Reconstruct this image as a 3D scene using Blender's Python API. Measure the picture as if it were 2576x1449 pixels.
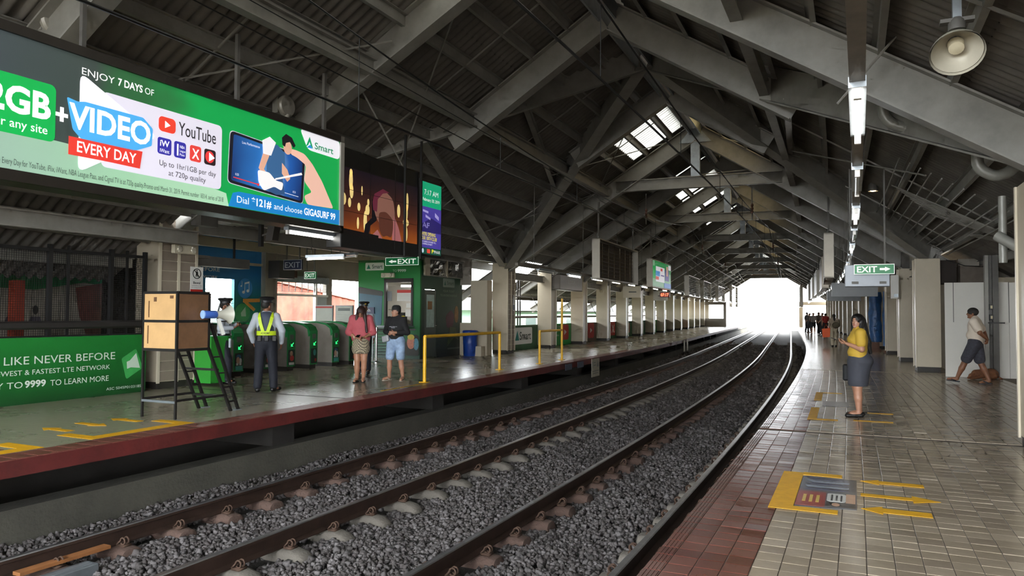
import bpy, math, random
import numpy as np
from mathutils import Vector, Matrix
random.seed(7)
rng = np.random.default_rng(7)
for o in list(bpy.data.objects):
    bpy.data.objects.remove(o)
scene = bpy.context.scene
col = scene.collection
# ------------------------------------------------------------------ camera
CAM_H = 1.5
cam_data = bpy.data.cameras.new('camera')
cam_data.sensor_width = 36.0
cam_data.lens = 36.0 * 1860.0 / 2576.0
cam_data.clip_end = 800
cam = bpy.data.objects.new('camera', cam_data)
col.objects.link(cam)
_p = math.atan((786.0 - 724.5) / 1860.0)
_roll = math.radians(0.3)
_d = Vector((0, math.cos(_p), math.sin(_p)))
_u0 = Vector((0, -math.sin(_p), math.cos(_p)))
_r0 = Vector((1, 0, 0))
_R = _r0 * math.cos(_roll) + _u0 * math.sin(_roll)
_U = _u0 * math.cos(_roll) - _r0 * math.sin(_roll)
_m = Matrix((_R, _U, -_d)).transposed().to_4x4()
_m.translation = Vector((0, 0, CAM_H))
cam.matrix_world = _m
scene.camera = cam
# ------------------------------------------------------------------ daylight: bright morning haze
world = bpy.data.worlds.new('hazy_sky')
scene.world = world
world.use_nodes = True
_bg = world.node_tree.nodes['Background']
_nt = world.node_tree
_tc = _nt.nodes.new('ShaderNodeTexCoord'); _sp = _nt.nodes.new('ShaderNodeSeparateXYZ'); _rp = _nt.nodes.new('ShaderNodeValToRGB')
_nt.links.new(_tc.outputs['Generated'], _sp.inputs[0]); _nt.links.new(_sp.outputs['Z'], _rp.inputs[0])
_rp.color_ramp.elements[0].position = 0.0; _rp.color_ramp.elements[0].color = (.16, .15, .135, 1)      # ground below the horizon
_rp.color_ramp.elements[1].position = 0.004; _rp.color_ramp.elements[1].color = (.93, .97, 1, 1)        # even white haze above
_mp = _nt.nodes.new('ShaderNodeMath'); _mp.operation = 'ADD'; _mp.inputs[1].default_value = 0.06
_nt.links.new(_sp.outputs['Z'], _mp.inputs[0]); _nt.links.new(_mp.outputs[0], _rp.inputs[0])
_nt.links.new(_rp.outputs[0], _bg.inputs[0])
_bg.inputs[1].default_value = 6.5
sun_data = bpy.data.lights.new('sun', 'SUN')
sun_data.energy = 6.0
sun_data.angle = math.radians(6)
sun_data.color = (1, 0.93, 0.82)
sun = bpy.data.objects.new('sun', sun_data)
col.objects.link(sun)
sun.rotation_euler = Vector((-.72, .36, -.48)).to_track_quat('-Z', 'Y').to_euler()      # low morning sun from the right
vs = scene.view_settings
vs.view_transform = 'Standard'
vs.look = 'None'
vs.gamma = 1.0
vs.use_curve_mapping = False
vs.exposure = 1.42
scene.cycles.use_denoising = True
scene.cycles.max_bounces = 6
scene.cycles.diffuse_bounces = 3
scene.cycles.glossy_bounces = 2
scene.cycles.transmission_bounces = 4
scene.cycles.transparent_max_bounces = 6
scene.cycles.use_adaptive_sampling = True
scene.cycles.adaptive_threshold = 0.07
scene.cycles.adaptive_min_samples = 12
scene.cycles.sample_clamp_indirect = 6.0
scene.cycles.caustics_reflective = False
scene.cycles.caustics_refractive = False
# ------------------------------------------------------------------ track line: s along it, u to its right, z up (0 = near platform)
TH0, KAP, S1 = math.radians(26.25), math.radians(0.12), 46.56
_ds = 0.05
_ss = np.arange(-60, 420, _ds)
_th = TH0 - KAP * np.clip(_ss, -60, S1)
_xx = np.cumsum(np.sin(_th)) * _ds
_yy = np.cumsum(np.cos(_th)) * _ds
_i0 = int(np.argmin(abs(_ss)))
_xx += -5.83 - _xx[_i0]
_yy += -2.24 - _yy[_i0]
def heading(s):
    return float(TH0 - KAP * min(max(s, -60), S1))
def W(s, u, z=0.0):
    x = np.interp(s, _ss, _xx); y = np.interp(s, _ss, _yy); t = heading(s)
    return (float(x + u * math.cos(t)), float(y - u * math.sin(t)), z)
def Wn(p):
    """array (n,3) of (u, s, z) -> world"""
    u, s, z = p[:, 0], p[:, 1], p[:, 2]
    t = np.interp(s, _ss, _th)
    return np.stack([np.interp(s, _ss, _xx) + u * np.cos(t), np.interp(s, _ss, _yy) - u * np.sin(t), z], 1)
ZL = 0.08      # level of the far platform
ZR = -0.63     # top of rail
# ------------------------------------------------------------------ helpers
def srgb(*c):
    if len(c) == 1 and isinstance(c[0], str):
        h = c[0].lstrip('#'); c = [int(h[i:i + 2], 16) for i in (0, 2, 4)]
    return tuple((x / 255 / 12.92 if x / 255 <= .04045 else ((x / 255 + .055) / 1.055) ** 2.4) for x in c) + (1.0,)
_mats = {}
def mat(name, colour, rough=0.55, metal=0.0, var=0.12, scale=6.0, bump=0.0, bscale=40.0, emit=0.0, coat=0.0, alpha=1.0):
    """procedural surface: base colour broken up by noise, optional fine relief"""
    if name in _mats:
        return _mats[name]
    c = srgb(colour) if isinstance(colour, str) else tuple(colour) + ((1.0,) if len(colour) == 3 else ())
    m = bpy.data.materials.new(name); m.use_nodes = True
    nt = m.node_tree; b = nt.nodes['Principled BSDF']
    b.inputs['Roughness'].default_value = rough
    b.inputs['Metallic'].default_value = metal
    if coat:
        b.inputs['Coat Weight'].default_value = coat
        b.inputs['Coat Roughness'].default_value = 0.15
    b.inputs['Base Color'].default_value = c
    tc = None
    if var > 0 or bump > 0:
        tc = nt.nodes.new('ShaderNodeTexCoord')
    if var > 0:
        n = nt.nodes.new('ShaderNodeTexNoise'); n.inputs['Scale'].default_value = scale
        n.inputs['Detail'].default_value = 5; n.inputs['Roughness'].default_value = .65
        nt.links.new(tc.outputs['Object'], n.inputs['Vector'])
        r = nt.nodes.new('ShaderNodeValToRGB')
        r.color_ramp.elements[0].position = .3; r.color_ramp.elements[1].position = .7
        r.color_ramp.elements[0].color = tuple(x * (1 - var) for x in c[:3]) + (1,)
        r.color_ramp.elements[1].color = tuple(min(1, x * (1 + var)) for x in c[:3]) + (1,)
        nt.links.new(n.outputs['Fac'], r.inputs['Fac'])
        nt.links.new(r.outputs['Color'], b.inputs['Base Color'])
    if bump > 0:
        n2 = nt.nodes.new('ShaderNodeTexNoise'); n2.inputs['Scale'].default_value = bscale; n2.inputs['Detail'].default_value = 4
        nt.links.new(tc.outputs['Object'], n2.inputs['Vector'])
        bp = nt.nodes.new('ShaderNodeBump'); bp.inputs['Strength'].default_value = bump; bp.inputs['Distance'].default_value = 0.02
        nt.links.new(n2.outputs['Fac'], bp.inputs['Height'])
        nt.links.new(bp.outputs['Normal'], b.inputs['Normal'])
    if emit > 0:
        b.inputs['Emission Color'].default_value = c
        b.inputs['Emission Strength'].default_value = emit
        if emit < 5: m.cycles.emission_sampling = 'NONE'
    if alpha < 1:
        b.inputs['Alpha'].default_value = alpha
    _mats[name] = m
    return m
class MB:
    """collects boxes, bars, tubes... and links them as one mesh"""
    def __init__(self):
        self.v = []; self.f = []; self.m = []
    def add(self, vs, fs, k=0):
        n = len(self.v)
        self.v += [tuple(p) for p in vs]
        self.f += [tuple(i + n for i in f) for f in fs]
        self.m += [k] * len(fs)
        return self
    def box(self, x0, x1, y0, y1, z0, z1, k=0):
        return self.add([(x0, y0, z0), (x1, y0, z0), (x1, y1, z0), (x0, y1, z0), (x0, y0, z1), (x1, y0, z1), (x1, y1, z1), (x0, y1, z1)],
                        [(0, 3, 2, 1), (4, 5, 6, 7), (0, 1, 5, 4), (1, 2, 6, 5), (2, 3, 7, 6), (3, 0, 4, 7)], k)
    def loft(self, rings, k=0, cap=True, closed=True):
        n = len(rings[0]); vs = [p for r in rings for p in r]; fs = []
        for i in range(len(rings) - 1):
            for j in range(n if closed else n - 1):
                a = i * n + j; b = i * n + (j + 1) % n
                fs.append((a, b, b + n, a + n))
        if cap and closed:
            fs.append(tuple(range(n - 1, -1, -1))); fs.append(tuple(range((len(rings) - 1) * n, len(rings) * n)))
        return self.add(vs, fs, k)
    def frame(self, a, b, up=(0, 0, 1)):
        a = Vector(a); b = Vector(b); t = (b - a).normalized(); up = Vector(up)
        if abs(t.dot(up)) > .98:
            up = Vector((0, 1, 0))
        x = t.cross(up).normalized(); y = x.cross(t)
        return a, b, x, y
    def bar(self, a, b, w, h=None, k=0, up=(0, 0, 1)):
        h = h or w
        a, b, x, y = self.frame(a, b, up)
        q = [(-w / 2, -h / 2), (w / 2, -h / 2), (w / 2, h / 2), (-w / 2, h / 2)]
        return self.loft([[p + x * i + y * j for i, j in q] for p in (a, b)], k)
    def ibeam(self, a, b, w, h, tf=.025, tw=.02, k=0, up=(0, 0, 1)):
        a, b, x, y = self.frame(a, b, up)
        W2, H2 = w / 2, h / 2
        q = [(-W2, -H2), (W2, -H2), (W2, -H2 + tf), (tw / 2, -H2 + tf), (tw / 2, H2 - tf), (W2, H2 - tf), (W2, H2), (-W2, H2), (-W2, H2 - tf), (-tw / 2, H2 - tf), (-tw / 2, -H2 + tf), (-W2, -H2 + tf)]
        return self.loft([[p + x * i + y * j for i, j in q] for p in (a, b)], k)
    def tube(self, pts, r, n=8, k=0):
        pts = [Vector(p) for p in pts]; rings = []
        for i, p in enumerate(pts):
            t = ((pts[min(i + 1, len(pts) - 1)] - pts[max(i - 1, 0)])).normalized()
            if i == 0:
                up = Vector((0, 0, 1)) if abs(t.z) < .9 else Vector((0, 1, 0))
                x = t.cross(up).normalized()
            else:
                x = (x - t * x.dot(t)).normalized()
            y = t.cross(x)
            rr = r[i] if isinstance(r, (list, tuple)) else r
            rings.append([p + x * (math.cos(j * 2 * math.pi / n) * rr) + y * (math.sin(j * 2 * math.pi / n) * rr) for j in range(n)])
        return self.loft(rings, k)
    def lathe(self, prof, c=(0, 0, 0), n=16, k=0, axis='z', cap=True):
        rings = []
        for r, h in prof:
            ring = []
            for j in range(n):
                a = 2 * math.pi * j / n
                p = (r * math.cos(a), r * math.sin(a), h)
                if axis == 'y': p = (p[0], h, -p[1])
                if axis == 'x': p = (h, p[0], p[1])
                ring.append((c[0] + p[0], c[1] + p[1], c[2] + p[2]))
            rings.append(ring)
        return self.loft(rings, k, cap=cap)
    def prism(self, poly, a, b, k=0, plane='yz'):
        """2-D outline extruded between a and b along the axis the plane leaves out"""
        def P(p, t):
            return {'yz': (t, p[0], p[1]), 'xz': (p[0], t, p[1]), 'xy': (p[0], p[1], t)}[plane]
        return self.loft([[P(p, a) for p in poly], [P(p, b) for p in poly]], k)
    def map(self):
        """(u, s, z) coordinates -> world, following the track line"""
        if self.v:
            self.v = [tuple(p) for p in Wn(np.array(self.v, float)).tolist()]
        return self
    def build(self, name, mats, parent=None, smooth=False, bevel=0.0):
        me = bpy.data.meshes.new(name)
        me.from_pydata(self.v, [], self.f)
        for m in (mats if isinstance(mats, (list, tuple)) else [mats]):
            me.materials.append(m)
        if len(me.materials) > 1:
            me.polygons.foreach_set('material_index', self.m)
        if smooth:
            me.polygons.foreach_set('use_smooth', [True] * len(me.polygons))
            if hasattr(me, 'set_sharp_from_angle'):
                me.set_sharp_from_angle(angle=math.radians(38))
        me.update()
        o = bpy.data.objects.new(name, me)
        col.objects.link(o)
        if parent is not None:
            o.parent = parent
        if bevel:
            bv = o.modifiers.new('soft_edge', 'BEVEL'); bv.width = bevel; bv.segments = 1; bv.limit_method = 'ANGLE'
        return o
def tag(o, label, cat=None, group=None, kind=None):
    o['label'] = label
    if cat: o['category'] = cat
    if group: o['group'] = group
    if kind: o['kind'] = kind
    return o
def empty(name, s, u, z=0.0, rot=0.0):
    """an Empty standing at (s,u); its local x points across the track, y along it"""
    o = bpy.data.objects.new(name, None)
    o.empty_display_size = .2
    col.objects.link(o)
    o.location = W(s, u, z)
    o.rotation_euler = (0, 0, -heading(s) + rot)
    return o
def thing(name, label, cat, s, u, z=0.0, rot=0.0, group=None):
    return tag(empty(name, s, u, z, rot), label, cat, group)
def place(o, s, u, z=0.0, rot=0.0):
    o.location = W(s, u, z); o.rotation_euler = (0, 0, -heading(s) + rot)
    return o
def copy_tree(o, parent=None):
    c = o.copy(); col.objects.link(c); c.parent = parent
    for ch in list(o.children):
        copy_tree(ch, c)
    return c
def frange(a, b, d):
    n = max(1, int(round((b - a) / d)))
    return [a + (b - a) * i / n for i in range(n + 1)]
ORD = ['first', 'second', 'third', 'fourth', 'fifth', 'sixth', 'seventh', 'eighth', 'ninth', 'tenth', 'eleventh', 'twelfth', 'thirteenth', 'fourteenth', 'fifteenth', 'sixteenth', 'seventeenth', 'eighteenth', 'nineteenth', 'twentieth'] + ['twenty-' + x for x in ('first', 'second', 'third', 'fourth', 'fifth', 'sixth', 'seventh', 'eighth', 'ninth')] + ['thirtieth'] + ['thirty-' + x for x in ('first', 'second', 'third', 'fourth', 'fifth', 'sixth', 'seventh', 'eighth', 'ninth')]
def text(mb, s, x0, x1, z0, h, x=0.0, k=0, bold=0.0, flip=1, plane='yz', shear=0.0, depth=.002):
    """lettering as flat raised shapes: fits the string between x0 and x1, capital height h above z0"""
    cu = bpy.data.curves.new('t', 'FONT'); cu.body = s; cu.offset = bold; cu.shear = shear; cu.resolution_u = 3; cu.fill_mode = 'FRONT'
    ob = bpy.data.objects.new('t', cu)
    me = ob.to_mesh()
    v = np.zeros(len(me.vertices) * 3); me.vertices.foreach_get('co', v); v = v.reshape(-1, 3)
    fs = [tuple(p.vertices) for p in me.polygons]
    ob.to_mesh_clear()
    bpy.data.objects.remove(ob); bpy.data.curves.remove(cu)
    if len(v) == 0:
        return
    lo, hi = v[:, 0].min(), v[:, 0].max()
    a = x0 + (v[:, 0] - lo) / (hi - lo) * (x1 - x0)
    b = z0 + v[:, 1] / .70 * h
    if plane == 'yz': P = np.stack([np.full(len(v), x), a, b], 1)
    elif plane == 'xz': P = np.stack([a, np.full(len(v), x), b], 1)
    else: P = np.stack([a, b, np.full(len(v), x)], 1)
    mb.add(P.tolist(), fs, k)
def rrect(x0, x1, z0, z1, r, n=4):
    out = []
    for cx, cz, a0 in ((x1 - r, z1 - r, 0), (x0 + r, z1 - r, 90), (x0 + r, z0 + r, 180), (x1 - r, z0 + r, 270)):
        for i in range(n + 1):
            a = math.radians(a0 + 90 * i / n)
            out.append((cx + r * math.cos(a), cz + r * math.sin(a)))
    return out
def ellipse(cx, cz, rx, rz, n=20):
    return [(cx + rx * math.cos(2 * math.pi * i / n), cz + rz * math.sin(2 * math.pi * i / n)) for i in range(n)]
# ------------------------------------------------------------------ shared materials
STEEL = mat('grey_painted_steel', '#87857f', .5, .1, .18, 2.5)
STEEL_D = mat('dark_painted_steel', '#5d5b57', .6, .1, .2, 3)
GALV = mat('galvanised_steel', '#9aa1a6', .35, .7, .15, 8)
ROOF = mat('weathered_roof_sheet', '#64605a', .8, .1, .3, 1.5)
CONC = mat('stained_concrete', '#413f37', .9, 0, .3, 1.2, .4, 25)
DARKCONC = mat('shade_dark_concrete', '#2b2825', .95, 0, .25, 1.5)  # dark base colour paints in the shade of the void under the platforms
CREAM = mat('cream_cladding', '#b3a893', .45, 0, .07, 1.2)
CREAM_L = mat('cream_corner_trim', '#c6bda8', .4, 0, .05, 2)
PLANK = mat('taupe_siding', '#85796c', .55, 0, .1, 3)
BASE = mat('dark_skirting', '#2a2622', .6, 0, .1, 5)
BLACK = mat('black_paint', '#141414', .45, 0, .1, 5)
RUBBER = mat('black_rubber', '#101010', .8, 0, .05, 5)
WHITE = mat('white_paint', '#d8d6d0', .5, 0, .05, 3)
YELLOW = mat('yellow_enamel', '#d5a312', .35, 0, .1, 6)
TAPE = mat('yellow_floor_tape', '#c99600', .55, 0, .14, 9)
RED = mat('red_enamel', '#a81d16', .35, 0, .1, 6)
CHROME = mat('chrome', '#d0d0d0', .12, 1, 0)
SMARTG = mat('green_print', '#1e7a34', .5, 0, .12, 1.2)
TUBE = mat('lit_fluorescent_tube', (1, .97, .9), .4, 0, 0, emit=9)
TUBE_OFF = mat('unlit_tube', '#b9bdbd', .25, .2, .03)
HARDWHITE = mat('white_print', '#e6e6e6', .5, 0, 0)
# ------------------------------------------------------------------ floors
def floor_mat(name, c1, c2, mortar, bw, rh, rough, msize=.012, lo=.75):
    m = bpy.data.materials.new(name); m.use_nodes = True; nt = m.node_tree; b = nt.nodes['Principled BSDF']
    uv = nt.nodes.new('ShaderNodeUVMap')
    br = nt.nodes.new('ShaderNodeTexBrick')
    br.offset = 0; br.inputs['Scale'].default_value = 1
    br.inputs['Color1'].default_value = srgb(c1); br.inputs['Color2'].default_value = srgb(c2); br.inputs['Mortar'].default_value = srgb(mortar)
    br.inputs['Mortar Size'].default_value = msize * .5; br.inputs['Brick Width'].default_value = bw; br.inputs['Row Height'].default_value = rh
    nt.links.new(uv.outputs['UV'], br.inputs['Vector'])
    n = nt.nodes.new('ShaderNodeTexNoise'); n.inputs['Scale'].default_value = .8; n.inputs['Detail'].default_value = 6
    nt.links.new(uv.outputs['UV'], n.inputs['Vector'])
    r = nt.nodes.new('ShaderNodeValToRGB'); r.color_ramp.elements[0].position = .3; r.color_ramp.elements[1].position = .7
    r.color_ramp.elements[0].color = (lo, lo, lo, 1); r.color_ramp.elements[1].color = (1, 1, 1, 1)
    nt.links.new(n.outputs['Fac'], r.inputs['Fac'])
    mx = nt.nodes.new('ShaderNodeMix'); mx.data_type = 'RGBA'; mx.blend_type = 'MULTIPLY'; mx.inputs[0].default_value = 1
    nt.links.new(br.outputs['Color'], mx.inputs[6]); nt.links.new(r.outputs['Color'], mx.inputs[7])
    nt.links.new(mx.outputs[2], b.inputs['Base Color'])
    mr = nt.nodes.new('ShaderNodeMapRange'); mr.inputs['To Min'].default_value = rough * .9; mr.inputs['To Max'].default_value = rough * 1.15
    nt.links.new(n.outputs['Fac'], mr.inputs['Value']); nt.links.new(mr.outputs['Result'], b.inputs['Roughness'])
    n2 = nt.nodes.new('ShaderNodeTexNoise'); n2.inputs['Scale'].default_value = 5
    nt.links.new(uv.outputs['UV'], n2.inputs['Vector'])
    bp = nt.nodes.new('ShaderNodeBump'); bp.inputs['Strength'].default_value = .07; bp.inputs['Distance'].default_value = .03
    nt.links.new(n2.outputs['Fac'], bp.inputs['Height']); nt.links.new(bp.outputs['Normal'], b.inputs['Normal'])
    return m
def strip(name, prof, s0, s1, mats, ds=1.5, parent=None, mi=None, uv=False):
    """cross-section of (u,z) points swept along the track"""
    S = frange(s0, s1, ds); n = len(prof); mb = MB()
    mb.loft([[(u, s, z) for u, z in prof] for s in S])
    if mi:
        for i in range(len(S) - 1):
            for j in range(n):
                mb.m[i * n + j] = mi.get(j, 0)
    flat = np.array(mb.v)
    mb.map(); o = mb.build(name, mats, parent)
    if uv:
        l = o.data.uv_layers.new(name='UVMap'); vi = np.zeros(len(o.data.loops), int); o.data.loops.foreach_get('vertex_index', vi)
        l.data.foreach_set('uv', flat[vi][:, :2].astype(np.float32).ravel())
    return o
FLOOR_R = floor_mat('near_platform_tiles', '#9a8b75', '#94856f', '#4f483f', .16, .155, .2)
FLOOR_L = floor_mat('far_platform_tiles', '#8f8774', '#887f6d', '#736b5c', .2, .1, .27, .008, .85)
REDEDGE = mat('worn_red_paint', '#501917', .6, 0, .35, 2.5, .2, 12)
GROUT = mat('dirty_grout', '#6a6258', .8, 0, .2, 4)
floor_r = strip('floor', [(3.07, -.16), (10.5, -.16), (10.5, -.006), (3.07, -.006)], -14, 26, [GROUT], 1.0)
tag(floor_r, 'tiled near platform floor with a red brown edge strip', 'floor', kind='structure')
floor_r2 = strip('floor', [(3.07, -.16), (10.5, -.16), (10.5, 0), (3.07, 0)], 26, 118, [FLOOR_R, GROUT], 1.5, uv=True)
tag(floor_r2, 'glossy tiled floor of the near platform receding to the far opening', 'floor', kind='structure')
floor_l = strip('floor', [(-3.0, ZL - .16), (-3.0, ZL), (-20, ZL), (-20, ZL - .16)], -14, 112, [FLOOR_L, REDEDGE], 1.0, mi={0: 1}, uv=True)
tag(floor_l, 'pale tiled far platform floor with red painted front edge', 'floor', kind='structure')
bed = strip('floor', [(-4.6, -1.15), (4.5, -1.15), (4.5, -.90), (-4.6, -.90)], -14, 118, [mat('dark_ballast_bed', '#26231f', .95, 0, .5, 14, 1.0, 30)], 1.5)
tag(bed, 'dark gravel track bed between the two platforms', 'floor', kind='structure')
w = strip('wall_left', [(-3.5, -1.0), (-3.2, -1.0), (-3.2, -.43), (-3.5, -.43)], -14, 118, [CONC])
tag(w, 'low stained concrete retaining wall below the far platform edge', 'wall', kind='structure')
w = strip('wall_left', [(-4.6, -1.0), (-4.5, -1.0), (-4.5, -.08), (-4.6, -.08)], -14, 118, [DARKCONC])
tag(w, 'shade-darkened recess wall underneath the far platform', 'wall', kind='structure')
for i in range(14):
    s = 8.2 + i * 4.5
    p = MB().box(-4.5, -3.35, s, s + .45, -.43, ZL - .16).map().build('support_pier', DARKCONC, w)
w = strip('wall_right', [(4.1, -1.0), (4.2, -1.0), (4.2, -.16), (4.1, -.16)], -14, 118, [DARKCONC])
tag(w, 'shade-darkened recess wall underneath the near platform', 'wall', kind='structure')
# ------------------------------------------------------------------ tiles of the near platform
def tile_mesh(name, w, l, m, ribs=False):
    mb = MB(); h = .007; c = .0016
    w2, l2 = w / 2 - .003, l / 2 - .003
    mb.loft([[(-w2, -l2, -h), (w2, -l2, -h), (w2, l2, -h), (-w2, l2, -h)], [(-w2, -l2, -c * .5), (w2, -l2, -c * .5), (w2, l2, -c * .5), (-w2, l2, -c * .5)],
             [(-w2 + c, -l2 + c, 0), (w2 - c, -l2 + c, 0), (w2 - c, l2 - c, 0), (-w2 + c, l2 - c, 0)]])
    if ribs:
        for j in range(4):
            x = -w2 + .02 + j * .024
            mb.box(x - .005, x + .005, -l2 + c, l2 - c, 0, .003)
    me = bpy.data.meshes.new(name); me.from_pydata(mb.v, [], mb.f); me.materials.append(m)
    return me
def vary(n, a, b, rough):
    return mat(n, a, rough, 0, b, 9)
TS, TU = .155, .155
tmats = {'red': [vary('red_tile_%d' % i, c, .12, .2) for i, c in enumerate(('#5a352e', '#633d35', '#522d27'))],
         'grey': [vary('grey_tile_%d' % i, c, .08, .21) for i, c in enumerate(('#8d8170', '#877b6a', '#948877', '#827667'))]}
tmesh = {'red': [tile_mesh('tile', TU, TS, m) for m in tmats['red']], 'rib': [tile_mesh('tile', .11, TS, m, True) for m in tmats['red']],
         'grey': [tile_mesh('tile', TU, TS, m) for m in tmats['grey']]}
tiles = []
for i in range(int((26 - 6.5) / TS)):
    s = 6.5 + (i + .5) * TS
    if abs(s - 14.6) < .06:
        continue
    u = 3.07
    for j in range(30):
        kind = 'rib' if j == 0 else ('red' if j < 4 else 'grey')
        wd = .11 if j == 0 else TU
        uc = u + wd / 2; u += wd
        if s < 9 and uc > 5.6 or uc > 7.5:
            continue
        tiles.append((s + (.0 if j % 2 else .0), uc, kind))
def in_view(p):
    q = Vector(p) - Vector((0, 0, CAM_H)); d = q.dot(_d)
    if d < .5: return None
    x = 1288 + 1860 * q.dot(_R) / d; y = 724.5 - 1860 * q.dot(_U) / d
    return d if -60 < x < 2640 and -60 < y < 1500 else None
tv = []
for t in tiles:
    d = in_view(W(t[0], t[1]))
    if d is not None:
        tv.append((d, t))
tv.sort(key=lambda q: q[0])
rest = MB(); rm = tmats['red'] + tmats['grey']
for n, (d, (s, u, kind)) in enumerate(tv):
    k = random.randrange(len(tmesh[kind]))
    tilt = (random.gauss(0, .006), random.gauss(0, .006))
    if n < 300:
        o = bpy.data.objects.new('tile', tmesh[kind][k]); col.objects.link(o)
        o.location = W(s, u, random.gauss(0, .0006)); o.rotation_euler = (tilt[0], tilt[1], -heading(s)); o.parent = floor_r
    else:
        me = tmesh[kind][k]
        M = Matrix.Translation((u, s, random.gauss(0, .0006))) @ Matrix.Rotation(tilt[0], 4, 'X') @ Matrix.Rotation(tilt[1], 4, 'Y')
        base = len(rest.v)
        rest.add([M @ v.co for v in me.vertices], [tuple(p.vertices) for p in me.polygons], (0 if kind != 'grey' else 3) + k)
o = rest.map().build('tile', rm, floor_r); o['kind'] = 'stuff'
# red clay edge tiles of the far platform, each a piece
em = bpy.data.meshes.new('edge_tile'); _t = MB(); _t.loft([[(-.17, -.098, 0), (.17, -.098, 0), (.17, .098, 0), (-.17, .098, 0)], [(-.166, -.094, .008), (.166, -.094, .008), (.166, .094, .008), (-.166, .094, .008)]])
em.from_pydata(_t.v, [], _t.f); em.materials.append(mat('dusty_red_edge_tile', '#63372f', .4, 0, .25, 4))
for i in range(130):
    s = 6.6 + i * .2
    o = bpy.data.objects.new('edge_tile', em); col.objects.link(o); o.location = W(s, -3.17, ZL); o.rotation_euler = (0, random.gauss(0, .004), -heading(s)); o.parent = floor_l
for s0, n_ in ((14.6, 'floor'),):
    pass
# expansion joint across the far platform
o = strip('floor_joint', [(-3.36, ZL + .001), (-3.36, ZL + .004), (-7, ZL + .004), (-7, ZL + .001)], 14.38, 14.41, [BLACK], .03, parent=floor_l)
# ------------------------------------------------------------------ tracks
RAILM = mat('rusty_rail', '#3d2e27', .55, .5, .3, 6)
HEADM = mat('polished_rail_head', '#b0b0b3', .38, 1, .15, 9)
S_R = frange(-8, 60, 1.0) + frange(61, 150, 3.0)
def rail(u, label):
    q = [(-.07, -.16), (.07, -.16), (.07, -.148), (.012, -.132), (.010, -.045), (.036, -.034), (.036, -.008), (.026, 0), (-.026, 0), (-.036, -.008), (-.036, -.034), (-.010, -.045), (-.012, -.132), (-.07, -.148)]
    mb = MB(); mb.loft([[(u + a, s, ZR + b - max(0, s - 90) ** 2 * .0002) for a, b in q] for s in S_R])
    n = len(q)
    for i in range(len(S_R) - 1):
        for j in (6, 7, 8):
            mb.m[i * n + j] = 1
    tag(mb.map().build('running_rail', [RAILM, HEADM], smooth=True), label, 'rail')
rail(-2.40, 'steel rail nearest the far platform, dark and dull at the front')
rail(-.90, 'second steel rail from the far platform, with rounded sleeper ends beside it')
rail(.90, 'third steel rail from the far platform, with rusty sleeper blocks beside it')
rail(2.40, 'steel rail nearest the tiled near platform')
SLP = [mat('dusty_sleeper', '#5e5952', .9, 0, .2, 6, .3, 40), mat('rust_stained_sleeper', '#513f37', .9, 0, .25, 6, .3, 40)]
def sleeper_mesh(m1, m2):
    mb = MB()
    def sec(x, w, top, k=0):
        return [(x, -w, -.34), (x, w, -.34), (x, w, top - .05), (x, w - .03, top - .012), (x, w * .45, top), (x, -w * .45, top), (x, -w + .03, top - .012), (x, -w, top - .05)]
    mb.loft([sec(-1.12, .06, -.27), sec(-1.10, .10, -.225), sec(-1.03, .12, -.185), sec(-.92, .125, -.163), sec(-.6, .125, -.163), sec(-.50, .115, -.175), sec(-.47, .10, -.24)], 0)
    mb.loft([sec(-.48, .10, -.30), sec(.48, .10, -.30)], 0)
    mb.loft([sec(.47, .10, -.24), sec(.50, .115, -.175), sec(.6, .125, -.163), sec(.92, .125, -.163), sec(1.03, .12, -.185), sec(1.10, .10, -.225), sec(1.12, .06, -.27)], 0)
    for i, f in enumerate(mb.f):
        if sum(mb.v[j][0] for j in f) / len(f) < .1: mb.m[i] = 1
    me = bpy.data.meshes.new('concrete_sleeper'); me.from_pydata(mb.v, [], mb.f); me.materials.append(m1); me.materials.append(m2)
    me.polygons.foreach_set('material_index', mb.m); me.polygons.foreach_set('use_smooth', [True] * len(me.polygons)); me.set_sharp_from_angle(angle=.7)
    return me
slm = [sleeper_mesh(SLP[0], SLP[0]), sleeper_mesh(SLP[0], SLP[1])]
cm = MB()
for sy in (-.035, .035):
    pts = [(.02, sy, -.15), (.05, sy, -.12)]
    pts += [(.085 + .032 * math.cos(a), sy * .6, -.112 + .032 * math.sin(a)) for a in [math.radians(180 - 40 * i) for i in range(9)]]
    cm.tube(pts, .009, 6)
cm.box(.03, .12, -.05, .05, -.165, -.145)
cme = bpy.data.meshes.new('rail_clip'); cme.from_pydata(cm.v, [], cm.f); cme.materials.append(mat('rusty_clip', '#48352a', .8, .3, .2, 20))
cme.polygons.foreach_set('use_smooth', [True] * len(cme.polygons))
for tr, uc, lab in ((0, -1.65, 'concrete sleeper of the track beside the far platform'), (1, 1.65, 'concrete sleeper of the track beside the near platform')):
    for i in range(94):
        s = 6.2 + i * .66
        o = bpy.data.objects.new('concrete_sleeper', slm[1]); col.objects.link(o)
        o.location = W(s, uc, ZR); o.rotation_euler = (0, 0, -heading(s))
        tag(o, lab, 'sleeper', 'sleepers of the far track' if tr == 0 else 'sleepers of the near track')
        if s < 19:
            for x, r in ((-.75, 0), (-.75, math.pi), (.75, 0), (.75, math.pi)):
                c = bpy.data.objects.new('rail_clip', cme); col.objects.link(c); c.parent = o
                c.location = (x + (.055 if r == 0 else -.055), 0, 0); c.rotation_euler = (0, 0, r)
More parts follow.
